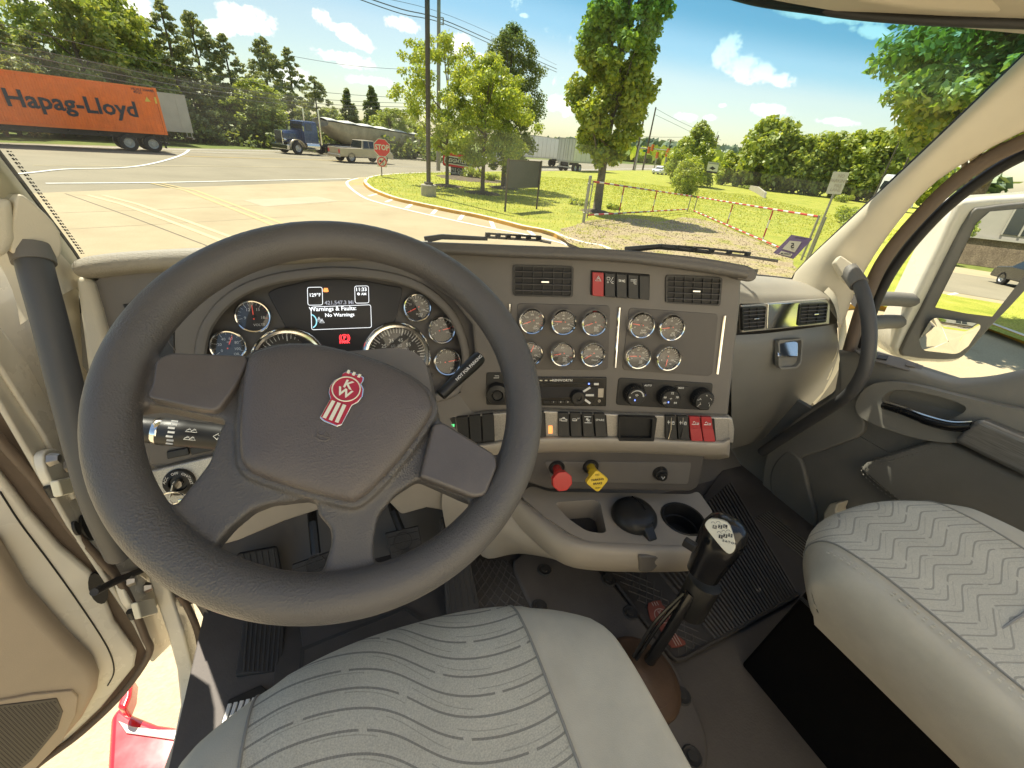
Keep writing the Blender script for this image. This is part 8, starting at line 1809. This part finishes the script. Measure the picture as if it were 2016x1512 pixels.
for off in (.020, .030):
    P = [o_ + rt_ * (-.150 - off) + fw_ * y + Vector((0, 0, pzf(.15 + off) + .0015 + (-.004 - .012 * max(0, (y - (pyf(.17) - .07)) / .05) ** 2 if y > pyf(.17) - .10 else 0))) for y in np.linspace(-.30, pyf(.17) - .02, 30)]
    mb = MB(); Q = resample(P, 110)
    for i in range(0, 109, 2): mb.tube([Q[i], Q[i].lerp(Q[i + 1], .8)], .0012, 4)
    mb.build('stitching', 'thread', ps, kind='stuff')
cs_ = [HZ(1908, 1278, 1.879), HZ(1960, 1246, 1.877), HZ(2016, 1209, 1.878), HZ(2080, 1170, 1.88)]
mb = MB(); mb.tube(smoothpoly(cs_, 5, False), .0022, 6); mb.build('seam_piping', 'door_grey', ps)
# black carpeted seat box
bx = [(.735, .275), (1.09, .345), (1.09, -.4), (.80, -.4)]
sb = thing('seat_box', 'black carpeted box under the passenger seat', 'seat base', (.9, 0, 1.4))
mb = MB(); mb.loft([[Vector((.775, .278, 1.40)), Vector((1.08, .345, 1.40)), Vector((1.10, -.5, 1.40)), Vector((.80, -.5, 1.40))], [Vector((.805, .262, 1.665)), Vector((1.08, .335, 1.665)), Vector((1.10, -.5, 1.665)), Vector((.78, -.5, 1.665))]]); mb.build('box', 'carpet_black', sb, bevel=.006)
mb = MB(); mb.tube([Vector((.79, .262, 1.668)), Vector((.80, .0, 1.668)), Vector((.78, -.4, 1.668))], .004, 6); mb.build('edge_strip', 'seal_black', sb)

# ================================================================ SHIFTER, PEDALS, MATS
def HYp(x, y, Y): return HY(x, y, Y)
boot_c = HZ(1262, 1330, 1.42); sh = thing('gear_shifter', 'black gear lever with a lettered knob above a brown leather boot', 'gear lever', boot_c)
top = HY(1412, 1075, .34); mid = HY(1385, 1150, .335); low = HY(1350, 1190, .33); base_ = HY(1268, 1296, .325)
ax = (top - low).normalized(); nrm = (EYE - top).normalized(); nrm = (nrm - ax * nrm.dot(ax)).normalized(); sd = ax.cross(nrm)
mb = MB(); rings = []
for q, w, dpt, off in [(a1 * 1.06, a2 * 1.2, a3 * 1.15, a4) for a1, a2, a3, a4 in ((-.062, .0245, .0245, 0), (-.045, .0258, .0258, 0), (-.020, .0285, .028, .001), (0, .0305, .030, .002), (.020, .0318, .030, .003), (.036, .0312, .027, .003), (.049, .0275, .021, .002), (.057, .019, .013, .001), (.0600, .006, .004, 0))]:
    rings.append([top + ax * q + sd * (w * math.cos(a)) + nrm * (dpt * math.sin(a) + off) for a in [2 * PI * k / 24 for k in range(24)]])
mb.loft(rings); kn = mb.build('knob', 'black_gloss', sh)
mb = MB(); mb.lathe([(0, -.078), (.026, -.078), (.0300, -.072), (.0315, .0), (.0305, .006), (0, .008)], mid, ax, 26); mb.build('collar', 'black_plastic', sh)
FK = Frame(HY(1424, 1058, .34) + nrm * .0405, (nrm + ax * .25).normalized()); pu = sd if sd.dot(RTc) > 0 else -sd
plq = [(1415 + (x - 1415) * .88, 1054 + (y - 1054) * .92) for x, y in [(1385, 1027), (1398, 1018), (1425, 1023), (1440, 1035), (1452, 1072), (1449, 1088), (1438, 1094), (1425, 1085), (1405, 1062), (1386, 1038)]]
kp = trace('knob_plate', FK, plq, .0, .010, 'cream_print', sh, bevel=.0012, smooth=2)
dd_ = Vector(FK.lo(1440, 1049)) - Vector(FK.lo(1408, 1041)); dd_.normalize(); KU = FK.u * dd_.x + FK.v * dd_.y; KV = FK.n.cross(KU)
mb = MB(); pl = lambda x, y: FK.at(x, y, .0007)
for s_, x, y in (('R', 1407, 1037.5), ('2', 1418, 1037), ('L', 1428, 1036.5), ('1', 1419, 1056.5), ('3', 1428, 1055), ('5', 1438, 1054)): mb.box(pl(x, y), (.0062, .0060, .0003), axes=(KU, KV, FK.n))
mb.build('gate_mark', 'print_black', kp, smooth=False)
mb = MB()
for s_, x, y in (('R', 1407, 1037.5), ('2', 1418, 1037), ('L', 1428, 1036.5), ('1', 1419, 1056.5), ('3', 1428, 1055), ('5', 1438, 1054)): mb.text(s_, FK.at(x, y, .0011), KU, KV, .0065, .02)
mb.build('gate_numeral', 'cream_print', kp, smooth=False)
mb = MB()
for x, y in ((1404, 1031), (1414, 1030), (1416, 1050), (1425, 1048), (1434, 1047)): p = pl(x, y); mb.tube([p + (KU * math.cos(a) + KV * math.sin(a)) * .0032 for a in np.linspace(0, PI, 6)], .0003, 4)
mb.text('E·A·T·O·N', pl(1437, 1068), KU, KV, .0052, .03); mb.build('knob_lettering', 'print_black', kp, smooth=False)
f = Frame(HY(1358, 1079, .34), nrm); mb = MB(); p = HY(1372, 1078, .34); mb.box(p - pu * .012 + nrm * .004, (.022, .016, .014), axes=(pu, ax, nrm)); mb.build('range_button', 'black_plastic', sh, bevel=.003)
mb = MB(); mb.tube([low + ax * .03, low.lerp(base_, .5) + pu * .006, base_ + Vector((.02, 0, -.02))], [.011, .0105, .012], 12); mb.build('lever', 'black_gloss', sh)
for k, o_ in enumerate((-.019, -.012)): mb = MB(); mb.tube(smoothpoly([low + ax * .02 + pu * (o_ * .55), low.lerp(base_, .45) + pu * (o_ * 1.2), base_ + pu * o_ + Vector((0, 0, -.02))], 6, False), .0038, 8); mb.build('air_line', 'black_gloss', sh)
mb = MB(); rings = []
bt = HZ(1262, 1336, 1.42)
for q, h in ((.080, .0), (.079, .008), (.070, .014), (.073, .020), (.062, .027), (.063, .033), (.044, .040), (.034, .047), (.022, .052), (.015, .056)):
    cx_ = bt.lerp(base_, min(h / .056, 1) * .8); rings.append([Vector((cx_.x + q * math.cos(a) * 1.0, cx_.y + q * math.sin(a) * 1.12, 1.42 + h)) for a in [2 * PI * k / 28 for k in range(28)]])
mb.loft(rings); mb.build('boot', 'boot_brown', sh, ang=60)
# pedals
def pedal(name, label, pts, plane_, m='black_rubber', ribs=6, arm=None, badge=None):
    fr = plane_; c = fr.at(sum(p[0] for p in pts) / len(pts), sum(p[1] for p in pts) / len(pts)); t = thing(name, label, 'pedal', c)
    trace('pad', fr, pts, 0, .014, m, t, bevel=.003)
    q = [Vector(fr.lo(*p)) for p in pts[:4]]
    for k in range(ribs):
        v = (k + .7) / (ribs + .4); a, b_ = q[0].lerp(q[1], v), q[3].lerp(q[2], v)
        if badge: a, b_ = q[0].lerp(q[3], v), q[1].lerp(q[2], v)
        mb = MB(); mb.tube([fr.pt(a.lerp(b_, .05).x, a.lerp(b_, .05).y, .001), fr.pt(a.lerp(b_, .95).x, a.lerp(b_, .95).y, .001)], .0022 if not badge else .0012, 6); mb.build('rib', m, t)
    if badge:
        cx_, cy_, s_ = badge; p = fr.at(cx_, cy_, .003); mb = MB(); mb.tube([p + (fr.u * math.cos(a) + fr.v * math.sin(a)) * s_ for a in np.linspace(0, 6.28, 24)[:-1]], .0013, 5, closed=True); mb.text('K', p + fr.v * s_ * .34, fr.u, fr.v, s_ * .85, .03); mb.text('W', p - fr.v * s_ * .36, fr.u, fr.v, s_ * .85, .03)
        for k in (-1, 0, 1): mb.tube([p - fr.v * s_ * 1.1 + fr.u * k * s_ * .4, p - fr.v * s_ * 2.0 + fr.u * k * s_ * .4], .0011, 5)
        mb.build('badge', m, t)
    if arm: mb = MB(); mb.tube(arm, .011, 8); mb.build('arm', 'black_plastic', t)
FP = Frame((0, .80, 1.52), (0, -.75, .66))
pedal('clutch_pedal', 'rubber clutch pedal with a pressed badge, left of the brake pedal', [(574, 1112), (648, 1086), (662, 1150), (585, 1180)], FP, badge=(622, 1112, .021), ribs=4, arm=[FP.at(622, 1090, -.012), FP.at(616, 1030, -.02), HY(612, 985, .95)])
pedal('brake_pedal', 'rubber brake pedal with a pressed badge, right of the clutch pedal', [(758, 1050), (824, 1035), (836, 1100), (775, 1115)], FP, badge=(793, 1066, .021), ribs=4, arm=[FP.at(790, 1045, -.012), FP.at(776, 1010, -.02), HY(765, 970, .95)])
FA = Frame(HZ(908, 1150, 1.46), (0, -.55, .83))
pedal('accelerator', 'long ribbed accelerator pedal standing on the driver mat', [(866, 1020), (905, 1005), (945, 1195), (880, 1222)], FA, ribs=5)
# floor mats
def ribbed(name, parent, A, B, C, D, n, m, w=.004, h=.004):
    """raised ribs from side AB to side DC"""
    A, B, C, D = map(Vector, (A, B, C, D)); mb = MB()
    for k in range(n):
        v = (k + .5) / n; a, b_ = A.lerp(D, v), B.lerp(C, v); d = (b_ - a).normalized(); s_ = d.cross(ZU) * w / 2
        mb.loft([[p - s_, p - s_ * .6 + ZU * h, p + s_ * .6 + ZU * h, p + s_] for p in (a, b_)])
    return mb.build(name, m, parent, smooth=False, kind='stuff')
dm = thing('driver_mat', 'worn black rubber floor mat under the pedals', 'floor mat', HZ(720, 1280, 1.405))
f = FZ(1.408)
trace('sheet', f, [(470, 1090), (560, 1040), (900, 1010), (960, 1040), (905, 1240), (885, 1262), (700, 1420), (530, 1420), (545, 1270), (480, 1180)], 0, .006, 'mat_rubber', dm, bevel=.002)
trace('heel_pad', f, [(590, 1230), (720, 1195), (810, 1205), (880, 1260), (820, 1300), (700, 1370), (560, 1400), (597, 1285)], .004, .006, 'mat_rubber', dm, bevel=.003)
trace('heel_groove', f, [(800, 1196), (880, 1254), (876, 1262), (798, 1204), (600, 1282), (592, 1380), (584, 1380), (592, 1278)], .0052, .002, 'black_rubber', dm, bevel=.0005)
mt = thing('driver_mat', 'black lattice patterned mat beside the accelerator pedal', 'floor mat', HZ(985, 1150, 1.405)); q4 = [(935, 1100), (1000, 1103), (1048, 1205), (905, 1232)]
trace('sheet', FZ(1.412), [(930, 1098), (1003, 1103), (1050, 1205), (1040, 1214), (890, 1240), (885, 1225)], 0, .006, 'mat_rubber', mt, bevel=.003)
def lattice(parent, quad, z, n1, n2, m, r=.0016):
    q = [HZ(x, y, z) for x, y in quad]; mb = MB(); P = lambda u, v: (q[0] * (1 - u) + q[1] * u) * (1 - v) + (q[3] * (1 - u) + q[2] * u) * v
    for k in range(-n2, n1 + 1):
        pts = [(k / n1 + t * n2 / n1, t) for t in np.linspace(0, 1, 9)]; pts = [p for p in pts if 0 <= p[0] <= 1]
        if len(pts) > 1: mb.tube([P(*p) for p in pts], r, 5)
        pts = [(1 - p[0], p[1]) for p in pts]
        if len(pts) > 1: mb.tube([P(*p) for p in pts], r, 5)
    return mb.build('lattice', m, parent, kind='stuff')
lattice(mt, q4, 1.412, 6, 5, 'mat_rib')
rest = thing('foot_rest', 'black ribbed foot rest on the left of the footwell', 'foot rest', HZ(515, 1280, 1.41)); FR = Frame(HZ(515, 1290, 1.415), (.1, -.25, .96))
trace('base', FR, [(462, 1330), (478, 1225), (560, 1205), (556, 1320)], 0, .02, 'black_rubber', rest, bevel=.004)
for k in range(8):
    x0 = 482 + k * 9.2; mb = MB(); a, b_ = FR.at(x0 + 6, 1222, .001), FR.at(x0 - 2, 1322, .001); mb.tube([a, b_], .0022, 6); mb.build('rib', 'black_rubber', rest)
rest2 = thing('foot_rest', 'dark ribbed dead pedal up against the bulkhead, left of the clutch', 'foot rest', HZ(520, 1120, 1.5)); FR2 = Frame((-.2, .84, 1.5), (.1, -.75, .66))
trace('base', FR2, [(465, 1090), (545, 1075), (560, 1150), (480, 1165)], 0, .02, 'black_rubber', rest2, bevel=.006)
for k in range(6): mb = MB(); mb.tube([FR2.at(478 + k * 12, 1090 - k * 2, .001), FR2.at(492 + k * 11, 1155 - k * 2, .001)], .002, 6); mb.build('rib', 'black_rubber', rest2)
pm = thing('passenger_mat', 'black ribbed passenger floor mat with a red badge', 'floor mat', HZ(1400, 1200, 1.405)); fm_ = FZ(1.412)
outl = [(1188, 1120), (1360, 1010), (1440, 900), (1600, 1010), (1680, 1100), (1570, 1175), (1345, 1300), (1328, 1302), (1318, 1292)]
trace('sheet', fm_, outl, 0, .008, 'mat_rubber', pm, bevel=.004)
mb = MB(); mb.tube([fm_.at(x, y, .002) for x, y in ((1192, 1120), (1322, 1292), (1332, 1299), (1345, 1297), (1570, 1172))], .0055, 8); mb.build('raised_edge', 'mat_rubber', pm)
A_, B_, C_, D_ = (HZ(x, y, 1.412) for x, y in ((1270, 1100), (1405, 1262), (1570, 1168), (1440, 950)))
ribbed('ribs', pm, A_, B_, C_, D_, 30, 'mat_rib', .0085, .007)
lattice(pm, [(1205, 1128), (1262, 1108), (1395, 1265), (1336, 1292)], 1.412, 4, 9, 'mat_rib', .0016)
FB = FZ(1.418); bp = [(1276, 1187), (1299, 1181), (1304, 1190), (1318, 1205), (1324, 1222), (1318, 1236), (1349, 1262), (1346, 1270), (1328, 1274), (1318, 1268), (1296, 1232), (1281, 1218), (1277, 1204)]
bd = trace('mat_badge', FB, bp, 0, .005, 'mat_badge', pm, bevel=.0015, smooth=2)
a_, e_ = FB.at(1287, 1184, .0008), FB.at(1338, 1272, .0008); BVm = (a_ - e_).normalized(); BUm = BVm.cross(ZU); cc = a_.lerp(e_, .34); Lm = (a_ - e_).length
mat('badge_pale', (.55, .42, .36), .6); mb = MB(); mb.tube([cc + (BUm * math.cos(a) + BVm * math.sin(a)) * Lm * .16 for a in np.linspace(0, 6.28, 28)[:-1]], .0012, 4, closed=True); mb.text('K', cc + BVm * Lm * .06, BUm, BVm, Lm * .16, .02); mb.text('W', cc - BVm * Lm * .065, BUm, BVm, Lm * .16, .02)
for k in (-1, 0, 1):
    for s0, s1 in ((.55, .98), (.02, .10)): p, q_ = a_.lerp(e_, s0) + BUm * k * Lm * .06, a_.lerp(e_, s1) + BUm * k * Lm * .06; mb.tube([p, q_], .0014, 4)
mb.build('badge_mark', 'badge_pale', bd)
